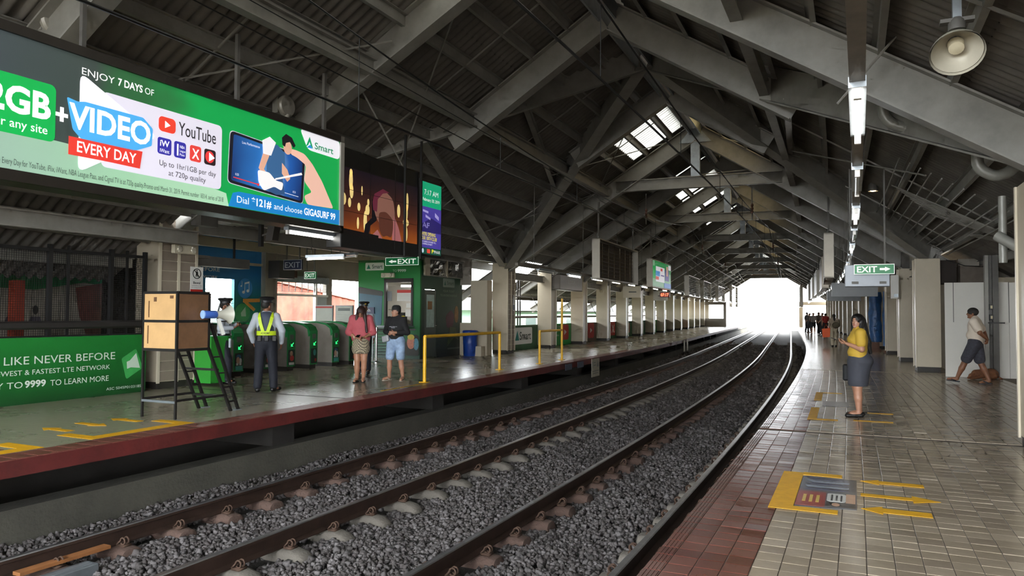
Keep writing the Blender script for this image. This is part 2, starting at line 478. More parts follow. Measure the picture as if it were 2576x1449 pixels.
# ballast stones: nobody could count them
def ballast():
    base = np.array([(-1, -1, -1), (1, -1, -1), (1, 1, -1), (-1, 1, -1), (-1, -1, 1), (1, -1, 1), (1, 1, 1), (-1, 1, 1)], float)
    quads = np.array([(0, 3, 2, 1), (4, 5, 6, 7), (0, 1, 5, 4), (1, 2, 6, 5), (2, 3, 7, 6), (3, 0, 4, 7)])
    P = []
    for s0, s1, dens in ((6.0, 12, 880), (12, 18, 620), (18, 27, 330), (27, 40, 150), (40, 62, 60)):
        n = int((s1 - s0) * 6.2 * dens)
        P.append(np.stack([rng.uniform(-3.2, 3.0, n), rng.uniform(s0, s1, n)], 1))
    P = np.concatenate(P); n = len(P)
    u, s = P[:, 0], P[:, 1]
    keep = np.ones(n, bool)
    for r in (-2.4, -.9, .9, 2.4):
        keep &= abs(u - r) > .085
    du = np.minimum(abs(u + 1.65), abs(u - 1.65)); ph = ((s - 6.2 + .33) % .66) - .33      # clear of sleeper tops
    keep &= ~((abs(ph) < .125) & (du > .47) & (du < 1.13))
    P = P[keep]; u, s = P[:, 0], P[:, 1]; n = len(P)
    size = rng.uniform(.013, .028, n) * np.where(s > 18, 1.5, 1) * np.where(s > 27, 1.5, 1) * np.where(s > 40, 1.5, 1)
    big = rng.random(n) < .04; size[big] *= 1.5
    z = ZR - .255 + rng.uniform(-.012, .012, n)
    z += np.where(u < -2.5, (-2.5 - u) * .16, 0) + .02 * np.sin(s * 2.1 + u * 3)
    z += np.where(abs(abs(u) - 1.65) < .42, .02, 0)
    v = base[None] * rng.uniform(.45, 1.1, (n, 8, 3)) * size[:, None, None]
    ax = rng.normal(size=(n, 3)); ax /= np.linalg.norm(ax, axis=1)[:, None]; an = rng.uniform(0, 6.28, n)
    c, si = np.cos(an)[:, None, None], np.sin(an)[:, None, None]
    axv = np.repeat(ax[:, None], 8, 1)
    v = v * c + np.cross(axv, v) * si + axv * (axv * v).sum(2, keepdims=True) * (1 - c)
    v[:, :, 0] += u[:, None]; v[:, :, 1] += s[:, None]; v[:, :, 2] += z[:, None]
    vw = Wn(v.reshape(-1, 3)).astype(np.float32)
    f = (quads[None] + (np.arange(n) * 8)[:, None, None]).reshape(-1)
    me = bpy.data.meshes.new('ballast'); me.vertices.add(len(vw)); me.vertices.foreach_set('co', vw.ravel())
    me.loops.add(len(f)); me.loops.foreach_set('vertex_index', f.astype(np.int32))
    me.polygons.add(n * 6); me.polygons.foreach_set('loop_start', (np.arange(n * 6) * 4).astype(np.int32))
    me.polygons.foreach_set('material_index', np.repeat(rng.integers(0, 4, n), 6).astype(np.int32))
    for i, c in enumerate(('#504c4c', '#3f3b3a', '#5f5b5b', '#484342')):
        me.materials.append(mat('ballast_stone_%d' % i, c, .9, 0, .15, 12))
    me.update(calc_edges=True); me.validate()
    o = bpy.data.objects.new('ballast', me); col.objects.link(o)
    tag(o, 'grey crushed stone ballast filling both tracks', 'ballast', kind='stuff')
ballast()
# ------------------------------------------------------------------ roof
BAYS = [27.7 + 4.5 * k for k in range(-6, 16)]            # front of every frame
def rz(u, o=0.0):
    return 7.2 - .63 * abs(u) + o
ceil = empty('ceiling', 20, 0, 0); ceil.location = (0, 0, 0); ceil.rotation_euler = (0, 0, 0)
tag(ceil, 'dark gabled station roof of corrugated sheets on grey steel frames', 'roof', kind='structure')
SKY = {9.7, 23.2, 32.2, 36.7, 45.7, 54.7, 63.7, 72.7}
def trans_mat(name, c):
    m = bpy.data.materials.new(name); m.use_nodes = True; nt = m.node_tree
    nt.nodes.remove(nt.nodes['Principled BSDF'])
    t = nt.nodes.new('ShaderNodeBsdfTranslucent'); t.inputs[0].default_value = tuple(x * .12 for x in srgb(c)[:3]) + (1,)
    d = nt.nodes.new('ShaderNodeBsdfTransparent'); d.inputs[0].default_value = srgb(c)
    n = nt.nodes.new('ShaderNodeTexNoise'); n.inputs['Scale'].default_value = 3
    mr = nt.nodes.new('ShaderNodeMapRange'); mr.inputs['To Min'].default_value = .0; mr.inputs['To Max'].default_value = .04
    nt.links.new(n.outputs['Fac'], mr.inputs['Value'])
    mx = nt.nodes.new('ShaderNodeMixShader')
    nt.links.new(mr.outputs['Result'], mx.inputs[0])
    nt.links.new(t.outputs[0], mx.inputs[1]); nt.links.new(d.outputs[0], mx.inputs[2])
    nt.links.new(mx.outputs[0], nt.nodes['Material Output'].inputs[0])
    return m
SKYM = [trans_mat('translucent_sheet', '#f2f0e6'), trans_mat('yellowed_translucent_sheet', '#d9bd84')]
SKYD = trans_mat('grimy_translucent_sheet', '#7a6d55')
ROWS = [(.22, 2.06), (1.95, 3.81), (3.7, 5.56), (5.45, 7.26), (7.15, 8.9)]
for bi in range(len(BAYS) - 1):
    s0, s1 = BAYS[bi], BAYS[bi + 1] + .05
    wl = .19 if s0 < 45 else .38
    nn = int((s1 - s0) / wl * (8 if s0 < 40 else 4))
    for side in (-1, 1):
        for r, (a, b) in enumerate(ROWS):
            if side < 0 and 14 < s0 < 28 and r == 4:
                continue
            if side > 0 and r == 4 and s0 > 60: continue
            if side < 0 and 14 < s0 < 28 and r == 3: b = 6.72
            sky = r == 0 and round(s0, 1) in SKY
            mb = MB(); vs = []; fs = []
            for i in range(nn + 1):
                s = s0 + (s1 - s0) * i / nn
                h = .032 * math.sin(2 * math.pi * (s - s0) / wl)
                for uu, dz in ((a, .0), (b, -.0)):
                    vs.append((side * uu, s, rz(uu, .47) + h + (.012 if uu == b else -.004)))
            for i in range(nn):
                fs.append((2 * i, 2 * i + 1, 2 * i + 3, 2 * i + 2))
            mb.add(vs, fs)
            if sky:                                   # dirt lies in the valleys of the translucent sheet
                q = 8 if s0 < 40 else 4
                for i in range(nn): mb.m[i] = 2 if i < nn * .08 else 1 if (i % q) / q >= .62 and (i * 7919) % 11 > 1 else 0
            mb.map().build('skylight_sheet' if sky else 'roof_sheet', [SKYM[1 if side > 0 and s0 > 23 else 0], SKYD, ROOF] if sky else ROOF, ceil, smooth=True)
# ridge cap standing proud of the sheets
strip('ridge_cap', [(-.55, rz(.55, .68)), (0, rz(0, .80)), (.55, rz(.55, .68)), (.55, rz(.55, .71)), (0, rz(0, .83)), (-.55, rz(.55, .71))], BAYS[0], BAYS[-1], [ROOF], 4.5, ceil)
# purlins
for side in (-1, 1):
    for uu in (.75, 1.5, 2.25, 3.0, 3.75, 4.5, 5.25, 6.0, 6.75, 7.5, 8.2):
        for bi in range(0, len(BAYS) - 1):
            s0, s1 = BAYS[bi], BAYS[bi + 1]
            if side < 0 and uu > 7.1 and 14 < s0 < 28: continue
            if s0 > 82: continue
            z = rz(uu, .36)
            mb = MB()
            mb.bar((side * uu, s0, z), (side * uu, s1, z), .012, .17, 0)
            mb.bar((side * (uu + .03), s0, z - .085), (side * (uu + .03), s1, z - .085), .07, .01, 0)
            mb.bar((side * (uu - .03), s0, z + .085), (side * (uu - .03), s1, z + .085), .07, .01, 0)
            mb.map().build('purlin', STEEL, ceil)
    # sag rods and small struts between purlins
    for bi in range(0, 9):
        for f in (.5,):
            s = BAYS[bi] + 4.5 * f
            mb = MB(); mb.bar((side * .75, s, rz(.75, .3)), (side * 6.75, s, rz(6.75, .3)), .02, .03)
            mb.map().build('sag_rod', STEEL, ceil)
# gable frames
def P3(s, u, z): return Vector(W(s, u, z))
def beam(name, a, b, w=.2, h=.42, m=None):
    mb = MB(); mb.ibeam(P3(*a), P3(*b), w, h)
    return mb.build(name, m or STEEL, ceil)
for k, s in enumerate(BAYS):
    sc = s + .15 if round(s, 1) != 18.7 else 17.95
    kk = round((s - 27.7) / 4.5)
    missing = kk in (-2, -1)
    if s < 5: 
        continue
    for side in (-1, 1):
        ue = 6.6 if not missing else (3.4 if kk == -2 else 2.5)
        if kk == -3 and side < 0: ue = 7.5
        beam('rafter', (sc, side * .1, rz(.1)), (sc, side * ue, rz(ue) if not (kk == -3 and side < 0) else 3.0), .26, .52)
        if kk not in (-2, -1):
            if not (side < 0 and kk == -3):
                beam('eave_rafter', (sc, side * 6.5, rz(6.5)), (sc, side * 8.9, rz(8.9)), .16, .25)
            # stub of the steel column above the cladding
    if kk >= 0 and kk % 2 == 0 or kk >= 4 and kk % 1 == 0 and kk < 9 and kk % 2 == 0:
        beam('collar_tie', (sc, -2.55, 5.62), (sc, 2.55, 5.62), .2, .36)
        MB().box(-.14, .14, sc - .1, sc + .1, 5.8, 7.15).map().build('king_post', GALV, ceil)
        MB().prism([(-.5, 6.85), (.5, 6.85), (.12, 7.3), (-.12, 7.3)], sc - .12, sc - .10, plane='xz').map().build('ridge_gusset', GALV, ceil)
for side in (-1, 1):
    for bi in range(1, len(BAYS) - 2):
        s0, s1 = BAYS[bi] + .15, BAYS[bi + 1] + .15
        beam('longitudinal_beam', (s0, side * 2.85, rz(2.85, .05)), (s1, side * 2.85, rz(2.85, .05)), .16, .28)
        if not (13 < s0 < 27):
            beam('eave_beam', (s0, side * (6.7 if side < 0 else 6.3), 2.82), (s1, side * (6.7 if side < 0 else 6.3), 2.82), .16, .26)
beam('eave_beam', (5, -7.35, 3.2), (14.3, -7.35, 3.2), .2, .34)
# ridge channels
for du in (-.16, .16):
    for bi in range(1, len(BAYS) - 2):
        MB().bar((du, BAYS[bi], 7.27), (du, BAYS[bi + 1], 7.27), .04, .32).map().build('ridge_channel', GALV, ceil)
# great diagonals over the hall, where two columns are left out
AS = 20.95
for side in (-1, 1):
    a = (AS, side * .12, 7.34)
    near = (14.45, -7.3, 3.4) if side < 0 else (14.45, 6.35, 3.35)
    far = (27.8, side * 6.4, 3.25)
    beam('diagonal_rafter', a, near, .3, .58); beam('diagonal_rafter', a, far, .3, .56)
    def lerp(p, q, t): return tuple(p[i] + (q[i] - p[i]) * t for i in range(3))
    q1 = lerp(a, near, .29 if side < 0 else .5); q2 = lerp(a, far, .55 if side < 0 else .45)
    beam('hanger', (q1[0], q1[1], q1[2] - .1), (q2[0], q2[1], q2[2] + .1), .12, .2)
    if side < 0:        # knee strut from the column head up to the diagonal
        q = lerp(a, near, .52)
        beam('knee_strut', (27.5, -6.45, 3.25), (q[0], q[1], q[2] - .1), .22, .36)
MB().lathe([(.5, 6.75), (.62, 6.95), (.5, 7.2)], (0, 0, 0), 8).build('apex_node', STEEL, ceil)
ceil.children[-1].location = W(AS, 0, 0)
# end gable over the far opening
mb = MB(); mb.prism([(-6.3, 3.6), (-2.7, 5.85), (2.7, 5.85), (6.3, 3.6), (6.3, 3.9), (0, 7.6), (-6.3, 3.9)], 95.2, 95.35, plane='xz')
mb.map().build('gable_end', mat('tan_gable_panel', '#8d7a62', .7, 0, .1, 2), ceil)
# ------------------------------------------------------------------ columns
def column(s0, u0, u1, ztop, z0, label, group, planks=0, side=-1, slen=.64):
    """boxed column; u0..u1 across, its slatted face turned to the track"""
    t = thing('column', label, 'column', s0 + slen / 2, (u0 + u1) / 2, z0, group=group)
    hw = abs(u1 - u0) / 2; hl = slen / 2; H = ztop - z0
    MB().box(-hw, hw, -hl, hl, .12, H).build('shaft', CREAM, t, bevel=.006)
    MB().box(-hw + .015, hw - .015, -hl + .015, hl - .015, 0, .12).build('skirting', BASE, t)
    fx = hw if side < 0 else -hw          # face towards the track
    sg = 1 if side < 0 else -1
    for y in ((-hl, 0, hl) if planks else (-hl, hl)):
        MB().box(fx - .02 * sg if False else min(fx, fx + .022 * sg), max(fx, fx + .022 * sg), y - .03, y + .03, .1, H).build('corner_trim', CREAM_L, t)
    if planks:
        n = planks; dh = (H - .16) / n
        for half in (0, 1):
            y0, y1 = (-hl + .03, -.03) if half == 0 else (.03, hl - .03)
            for i in range(n):
                z = .14 + i * dh
                MB().box(min(fx, fx + .012 * sg), max(fx, fx + .012 * sg), y0, y1, z, z + dh - .014).build('plank', PLANK, t)
    return t
column(14.02, -7.86, -7.25, 3.36, ZL, 'near cream column with taupe plank siding behind the tall wooden stand', None, 17, slen=.82)
for k in range(0, 15):
    s = 27.7 + 4.5 * k
    lab = 'cream column with a sticker strip, beside the blue bin on the far platform' if k == 0 else ORD[k] + ' cream column of the far platform, counted on from the column by the blue bin'
    column(s, -6.92, -6.35, 3.2, ZL, lab, 'columns of the far platform', 17 if k == 0 else 0)
for k in [-3] + list(range(0, 15)):
    s = 26.6 + 4.5 * k if k >= 0 else 14.0
    lab = 'cream column cut by the right edge of the picture' if k == -3 else ('cream column beside the white wall panels on the near platform' if k == 0 else ORD[k] + ' cream column of the near platform, counted on from the column by the white panels')
    column(s, 5.93, 6.5, 2.98, 0, lab, 'columns of the near platform', 0, 1)
# stubs of steel column between cladding and rafter
for k in range(-3, 15):
    s = 27.7 + 4.5 * k + .15
    if k not in (-2, -1):
        MB().box(-6.75, -6.5, s - .1, s + .3, 3.05, 3.4).map().build('column_head', STEEL_D, ceil)
        MB().box(6.1, 6.35, s - .1, s + .3, 2.8, 3.6).map().build('column_head', STEEL_D, ceil)
# ------------------------------------------------------------------ walls
WALLG = mat('grey_plaster', '#8b847a', .8, 0, .1, 1)
def wallbox(name, s0, s1, u0, u1, z0, z1, m, parent=None, label=None):
    S = frange(s0, s1, 1.5); mb = MB()
    mb.loft([[(u0, s, z0), (u1, s, z0), (u1, s, z1), (u0, s, z1)] for s in S])
    o = mb.map().build(name, m, parent)
    if label: tag(o, label, 'wall', kind='structure')
    return o
# far platform: low printed wall between the columns
POST = mat('scaffold_pipe', '#4a4440', .5, .4, .2, 8)
PIPE = mat('purple_brown_pipe', '#5b464a', .5, .2, .15, 6)
BROWNP = mat('brown_photo_print', '#5d4436', .5, 0, .6, 3)
TEALP = mat('dark_green_print', '#23552f', .5, 0, .3, 1.5)
REDP = mat('red_print', '#b8302a', .5, 0, .05)
LGREENP = mat('bright_green_print', '#2c9a48', .5, 0, .1, 1)
lowwall = wallbox('wall_left', 28.4, 97, -6.97, -6.9, ZL, 1.02, TEALP, label='low printed green wall between the columns of the far platform')
def ad_panel(s0, s1, design):
    t = lowwall
    L = s1 - s0; mb = MB()
    mb.box(-6.9, -6.885, s0, s1, ZL + .02, 1.02, 0)
    def card(y0, y1, z0, z1, k, r=.08, x=-6.884):
        mb.prism(rrect(s0 + y0, s0 + y1, z0, z1, r), x - .001, x + .002, k)
    if design == 'smart':
        card(1.15, 3.05, .3, .93, 1)
        text(mb, 'Smart', s0 + 1.72, s0 + 2.9, .47, .3, -6.88, 2, .01)
        mb.prism([(s0 + 1.25, .45), (s0 + 1.67, .45), (s0 + 1.5, .82)], -6.883, -6.88, 3)
        ms = [TEALP, HARDWHITE, mat('dark_ink', '#1c2a22', .5, 0, 0), mat('teal_logo', '#1c8f8a', .5, 0, 0)]
    elif design == 'never':
        text(mb, 'NEVER BEFORE', s0 + .1, s0 + 2.2, .84, .1, -6.882, 1)
        text(mb, 'LTE NETWORK', s0 + .1, s0 + 1.7, .66, .07, -6.882, 1)
        text(mb, '9999 TO LEARN', s0 + .1, s0 + 1.9, .48, .08, -6.882, 1)
        card(2.3, 3.3, .3, .98, 2, .15); mb.prism([(s0 + 2.65, .52), (s0 + 2.65, .76), (s0 + 2.98, .64)], -6.88, -6.878, 1)
        ms = [LGREENP, HARDWHITE, REDP]
    elif design == 'play':
        card(2.0, 3.2, .25, 1.0, 1, .18); mb.prism([(s0 + 2.45, .5), (s0 + 2.45, .76), (s0 + 2.8, .63)], -6.88, -6.878, 2)
        card(1.0, 1.6, .12, .5, 3, .15); card(.3, 1.2, .5, .95, 4, .2)
        ms = [BROWNP, REDP, HARDWHITE, mat('cream_print', '#b3a78f', .5, 0, .2, 4), mat('tan_print', '#8a6a50', .5, 0, .4, 5)]
    elif design == 'x':
        text(mb, 'VIDEO', s0 + .3, s0 + 1.6, .8, .1, -6.882, 1); text(mb, 'EVERY DAY', s0 + .3, s0 + 1.8, .64, .08, -6.882, 1); text(mb, 'TO 9999', s0 + .3, s0 + 1.6, .48, .08, -6.882, 1)
        card(2.3, 3.4, .25, 1.0, 2, .05); text(mb, 'X', s0 + 2.5, s0 + 3.2, .42, .42, -6.88, 1, .02)
        ms = [TEALP, HARDWHITE, REDP]
    else:
        card(.8, 2.2, .2, .98, 1, .3); card(2.3, 3.0, .3, .9, 2, .2)
        ms = [TEALP, BROWNP, mat('orange_print', '#9a4a22', .5, 0, .4, 3)]
    mb.map().build('advert_panel', ms, t)
for k, dsg in enumerate(['smart', 'never', 'play', 'x', 'b', 'b', 'never', 'b', 'b', 'play']):
    s = 27.7 + 4.5 * k
    ad_panel(s + .75, s + 4.4, dsg)
# rails, pipes and tapes in the open band above it
band = thing('pipe_railing', 'dark pipe rails and uprights in the open band between the far platform columns', 'railing', 45, -7.3, 0)
def in_parent(o, par):
    o.parent = par; o.matrix_parent_inverse = par.matrix_basis.inverted(); return o
for z, r, m in ((1.32, .045, PIPE), (2.12, .022, POST), (1.55, .015, POST)):
    mb = MB(); mb.tube([(-7.25, s, z) for s in frange(28.5, 97, 2)], r, 8); in_parent(mb.map().build('pipe_rail', m), band)
for k in range(0, 14):
    s = 27.7 + 4.5 * k
    for ds in (3.3, 3.55):
        mb = MB(); mb.tube([(-7.3, s + ds, .1), (-7.3, s + ds, 2.75)], .03, 6); in_parent(mb.map().build('upright_pipe', POST), band)
    mb = MB(); mb.tube([(-7.6, s + .9, 2.3), (-7.6, s + 3.3, 1.05)], .018, 6); in_parent(mb.map().build('brace_pipe', POST), band)
# brown fascia under the far eave
o = wallbox('trim_1', 28.2, 97, -8.75, -8.65, 2.05, 2.35, mat('brown_eave_fascia', '#4a3a32', .8, 0, .2, 2)); tag(o, 'dark brown eave fascia outside the far platform columns', 'trim', kind='structure')
# near platform side wall
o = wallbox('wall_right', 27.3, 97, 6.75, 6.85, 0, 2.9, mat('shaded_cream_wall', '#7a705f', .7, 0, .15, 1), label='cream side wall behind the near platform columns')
o = MB().box(7.0, 9.3, 27.3, 27.45, 0, 3.0).map().build('wall_right', [WALLG]); tag(o, 'added grey cross wall blocking the sky behind the white partition', 'wall', kind='structure')  # added to block the bright sky showing through the partition gap
o = wallbox('wall_right', 5, 27.4, 9.2, 9.3, 0, 3.0, WALLG, label='grey side wall at the right of the near platform')
# ends of the platforms far away
o = MB().box(-6.9, -4.2, 88, 88.15, ZL, .95).box(-4.5, -4.2, 88, 88.2, .95, 2.7).box(-6.9, -4.2, 88, 88.2, 2.45, 2.8).map().build('wall_back', [WALLG]); tag(o, 'grey end wall with opening closing the far platform', 'wall', kind='structure')
o = MB().box(3.3, 3.7, 96, 96.3, 0, 2.6).box(3.3, 6.8, 96, 96.3, 2.5, 2.9).map().build('wall_back', [CREAM]); tag(o, 'cream portal at the far end of the near platform', 'wall', kind='structure')
# ------------------------------------------------------------------ ticket hall behind the gates
BLUEW = mat('blue_mural', '#2f6fa8', .55, 0, .1, 1)
def grad_mat(name, cols, z0, z1):
    m = bpy.data.materials.new(name); m.use_nodes = True; nt = m.node_tree; b = nt.nodes['Principled BSDF']; b.inputs['Roughness'].default_value = .5
    g = nt.nodes.new('ShaderNodeNewGeometry'); sp = nt.nodes.new('ShaderNodeSeparateXYZ'); nt.links.new(g.outputs['Position'], sp.inputs[0])
    mr = nt.nodes.new('ShaderNodeMapRange'); mr.inputs[1].default_value = z0; mr.inputs[2].default_value = z1
    nt.links.new(sp.outputs['Z'], mr.inputs[0])
    r = nt.nodes.new('ShaderNodeValToRGB')
    while len(r.color_ramp.elements) < len(cols): r.color_ramp.elements.new(.5)
    for i, (p, c) in enumerate(cols):
        r.color_ramp.elements[i].position = p; r.color_ramp.elements[i].color = srgb(c)
    nt.links.new(mr.outputs[0], r.inputs[0]); nt.links.new(r.outputs[0], b.inputs['Base Color'])
    return m
MURAL = grad_mat('blue_to_green_mural_print', [(0, '#12662f'), (.35, '#0d7b48'), (.55, '#14767a'), (.75, '#2173b0'), (1, '#2f7fc0')], 0, 3.4)
hall = wallbox('wall_left', 16.2, 18.98, -11.4, -11.3, ZL, 3.5, MURAL, label='blue and green mural wall at the back of the ticket hall')
wallbox('mural_panel', 18.98, 20.02, -11.4, -11.3, 2.38, 3.5, MURAL, hall)
wallbox('mural_panel', 20.02, 21.08, -11.4, -11.3, ZL, 3.5, MURAL, hall)
mb = MB()
text(mb, 'BEFORE', 18.72, 19.47, 2.56, .1, -11.297, 0, .02); text(mb, 'NETWORK', 18.6, 19.40, 2.37, .075, -11.297, 0)
mb.map().build('mural_lettering', HARDWHITE, hall)
mb = MB(); mb.prism(ellipse(20.43, 2.14, .285, .28, 28), -11.3, -11.285, 0)
def note(mb, y, z, sc, k):
    mb.prism(ellipse(y, z, .055 * sc, .042 * sc, 12), -11.285, -11.28, k)
    mb.box(-11.285, -11.28, y + .035 * sc, y + .055 * sc, z, z + .25 * sc, k)
note(mb, 20.36, 2.03, 1, 1); note(mb, 20.53, 2.07, 1, 1); mb.prism([(20.395, 2.25), (20.585, 2.29), (20.585, 2.34), (20.395, 2.30)], -11.285, -11.28, 1); note(mb, 20.27, 2.2, .55, 1)
mb.map().build('music_note_roundel', [mat('roundel_blue', '#3a8ccc', .5, 0, 0), HARDWHITE], hall)
mb = MB(); mb.prism([(20.26, 1.84), (20.93, 1.86), (20.93, 1.76), (20.26, 1.74)], -11.2, -11.195); mb.prism([(20.24, 1.77), (20.33, 1.82), (20.75, 1.56), (20.68, 1.49)], -11.195, -11.19)
o = mb.map().build('caution_tape', mat('orange_caution_tape', '#d08a2a', .5, 0, .1, 20)); tag(o, 'orange caution tape stretched in front of the mural', 'tape')
# megaphone print
mb = MB(); mb.prism(ellipse(20.35, 1.45, .3, .27, 20), -11.3, -11.294, 0); mb.prism([(20.28, 1.45), (20.45, 1.62), (20.48, 1.35), (20.3, 1.35)], -11.294, -11.288, 1)
mb.map().build('megaphone_emblem', [mat('pale_green_print', '#3c9c5c', .5, 0, .2, 6), mat('mint_print', '#a8cdb0', .5, 0, 0)], hall)
PIL = mat('ribbed_grey_pillar', '#8f887a', .6, 0, .1, 3)
p = thing('pillar', 'grey steel pillar between the mural and the shutter doorway', 'pillar', 21.35, -11.25, ZL)
MB().box(-.1, .1, -.25, -.18, 0, 3.4).build('flange', PIL, p); MB().box(-.1, .1, .18, .25, 0, 3.4).build('flange', PIL, p); MB().box(-.02, .02, -.18, .18, 0, 3.4).build('web', PIL, p)
mb = MB()
hall2 = wallbox('wall_left', 21.6, 30.5, -11.4, -11.3, 2.55, 3.5, WALLG, label='grey lintel wall above the shutter doorway and hall windows')
wallbox('wall_pier', 24.1, 24.4, -11.4, -11.25, ZL, 2.6, WALLG, hall2)
wallbox('wall_base', 24.4, 30.5, -11.4, -11.3, ZL, .95, WALLG, hall2)
wallbox('wall_pier', 26.2, 30.5, -11.4, -11.3, ZL, 2.6, WALLG, hall2)
# shutter doorway
d = thing('door_1', 'open doorway with rolled grille and a white side leaf in the ticket hall', 'door', 22.85, -11.25, ZL); d['kind'] = 'structure'
MB().box(-.08, .08, -1.25, 1.25, 2.3, 2.5).build('shutter_roll', GALV, d)
for i in range(6):
    MB().box(-.01, .01, -1.2, 1.2, 2.28 - i * .05, 2.29 - i * .05).build('grille_slat', STEEL_D, d)
for i in range(9):
    MB().box(-.012, .012, -1.2 + i * .3, -1.19 + i * .3, 2.02, 2.3).build('grille_link', STEEL_D, d)
MB().box(-.05, .05, -1.25, 1.25, 1.88, 1.95).build('cross_bar', WHITE, d)
MB().box(-.05, .05, .62, .70, 0, 2.3).build('door_post', WHITE, d); MB().box(-.03, .03, .70, 1.2, 0, 1.88).build('door_leaf', mat('pale_grey_leaf', '#9aa09f', .5, 0, .05), d)
MB().box(.03, .08, .82, .98, 1.02, 1.28).build('lock_box', BLACK, d)
# hall roof
hr = wallbox('ceiling', 14.6, 31, -12.2, -6.6, 3.55, 3.6, mat('pale_hall_ceiling', '#8a8780', .7, 0, .12, 1)); tag(hr, 'pale flat ceiling over the ticket hall', 'ceiling', kind='structure')
for s in frange(15, 30.5, 1.5):
    MB().box(-12, -7, s, s + .08, 3.40, 3.55).map().build('joist', STEEL, hr)
MB().box(-11.2, -11.0, 16, 30.4, 3.2, 3.45).map().build('wall_beam', CREAM, hr)
MB().box(-8.2, -8.05, 15, 30.4, 3.1, 3.35).map().build('hall_beam', STEEL, hr)
# enclosure left of the fence, seen dimly through the mesh
o = wallbox('ceiling', -14, 16.2, -11.6, -8.3, 2.62, 2.68, ROOF); tag(o, 'added dark low ceiling that blocks the sky behind the mesh fence', 'ceiling', kind='structure')  # added cover that keeps sky light off the fenced area
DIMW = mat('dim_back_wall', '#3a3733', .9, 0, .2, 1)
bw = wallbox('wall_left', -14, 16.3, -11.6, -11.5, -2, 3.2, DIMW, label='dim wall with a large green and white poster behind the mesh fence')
mb = MB()
mb.box(-11.5, -11.49, 12.5, 16.2, .6, 2.6, 0)
mb.prism([(12.5, 2.0), (13.2, 1.96), (14.5, 1.93), (15.6, 2.12), (16.2, 2.05), (16.2, .6), (12.5, .6)], -11.489, -11.484, 1)
mb.prism([(12.5, 1.95), (13.3, 1.98), (13.3, 1.72), (12.9, 1.55), (12.5, 1.4)], -11.483, -11.48, 2)
mb.prism([(15.4, 2.0), (16.2, 2.15), (16.2, .8), (15.7, .9), (15.5, 1.4)], -11.483, -11.48, 3)
for y in (14.0, 14.5):
    mb.prism(ellipse(y, 1.5, .06, .1, 12), -11.48, -11.478, 4); mb.prism([(y - .16, 1.18), (y + .16, 1.18), (y + .1, 1.36), (y - .1, 1.36)], -11.48, -11.478, 5)
mb.map().build('poster', [mat('poster_green', '#1f7a44', .6, 0, .1, 1), mat('poster_white', '#b9b0a4', .6, 0, .08, 1), mat('poster_skin', '#c08a72', .6, 0, .1, 2), mat('poster_rose', '#8a5048', .6, 0, .4, 3), mat('poster_ink', '#33302e', .6, 0, 0), mat('poster_mauve', '#6a6070', .6, 0, 0)], bw)
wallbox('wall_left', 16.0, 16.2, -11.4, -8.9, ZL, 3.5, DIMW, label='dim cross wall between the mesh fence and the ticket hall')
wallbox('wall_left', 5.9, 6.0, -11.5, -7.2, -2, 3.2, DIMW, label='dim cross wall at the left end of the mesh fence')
# ------------------------------------------------------------------ outside, seen through the openings
GRN = mat('pale_green_siding', '#7fa58f', .7, 0, .08, .6)
g = thing('building', 'pale green building outside the far platform openings', 'building', 48, -14, -6)
MB().box(-3, 2.5, -12, 16, 0, 7.6).build('wall', GRN, g); MB().box(-3.2, 2.8, -12.4, 16.4, 7.6, 8.1).build('roof', mat('grey_tin_roof', '#8d9a9c', .5, .3, .1, 1), g)
for i in range(6):
    wnd = MB().box(2.5, 2.56, -9 + i * 4, -7 + i * 4, 6.2, 7.3).build('window_frame', WHITE, g)
    MB().box(2.56, 2.57, -8.9 + i * 4, -7.1 + i * 4, 6.3, 7.2).build('pane', mat('dark_pane', '#4c5a58', .2, 0, .1), wnd)
g = thing('rusty_shed', 'sunlit rust red corrugated shed beyond the shutter doorway', 'shed', 27.5, -17, -3)
RUST = mat('rusty_red_sheet', '#74382c', .8, 0, .55, 1.1)
sh = MB()
for i in range(30):
    y = -1 + i * .25; zt = 5.95 - .03 * i
    sh.add([(.05 * (i % 2), y, 0), (.05 * ((i + 1) % 2), y + .25, 0), (.05 * ((i + 1) % 2), y + .25, zt - .03), (.05 * (i % 2), y, zt)], [(0, 1, 2, 3)])
sh.build('corrugated_wall', RUST, g); MB().bar((.05, -1, 6.0), (.05, 6.5, 5.1), .12, .15).build('eave_board', mat('faded_red_board', '#a86a5c', .7, 0, .2), g)
g = thing('stair_roof', 'white sloping stair canopy outside the mural opening', 'canopy', 22.5, -15.5, 0)
MB().bar((0, -2.0, 1.4), (0, 2.2, 3.6), .1, .25).build('stringer', STEEL, g)
MB().box(-.4, -.3, -2, 2.2, 0, 1.9).build('side_panel', mat('pale_blue_panel', '#6f8288', .6, 0, .05), g)
for i in range(4): MB().box(-.29, -.25, .2 + .1 * i, 1.3, 1.95 + .09 * i, 1.99 + .09 * i).build('louvre', STEEL_D, g)
gr = MB().box(-120, -9.2, -40, 260, -6.3, -6).map().build('street_ground', mat('pale_dusty_ground', '#a59c8d', .9, 0, .1, .2)); gr['kind'] = 'structure'; gr.name = 'ground'; tag(gr, 'pale street level ground outside the station', 'ground', kind='structure')
gr = MB().box(-9.2, 120, 118, 330, -6.3, -3.2).map().build('ground', mat('pale_dusty_ground', '#a59c8d', .9, 0, .1, .2)); tag(gr, 'pale ground and track viaduct beyond the far opening', 'ground', kind='structure')
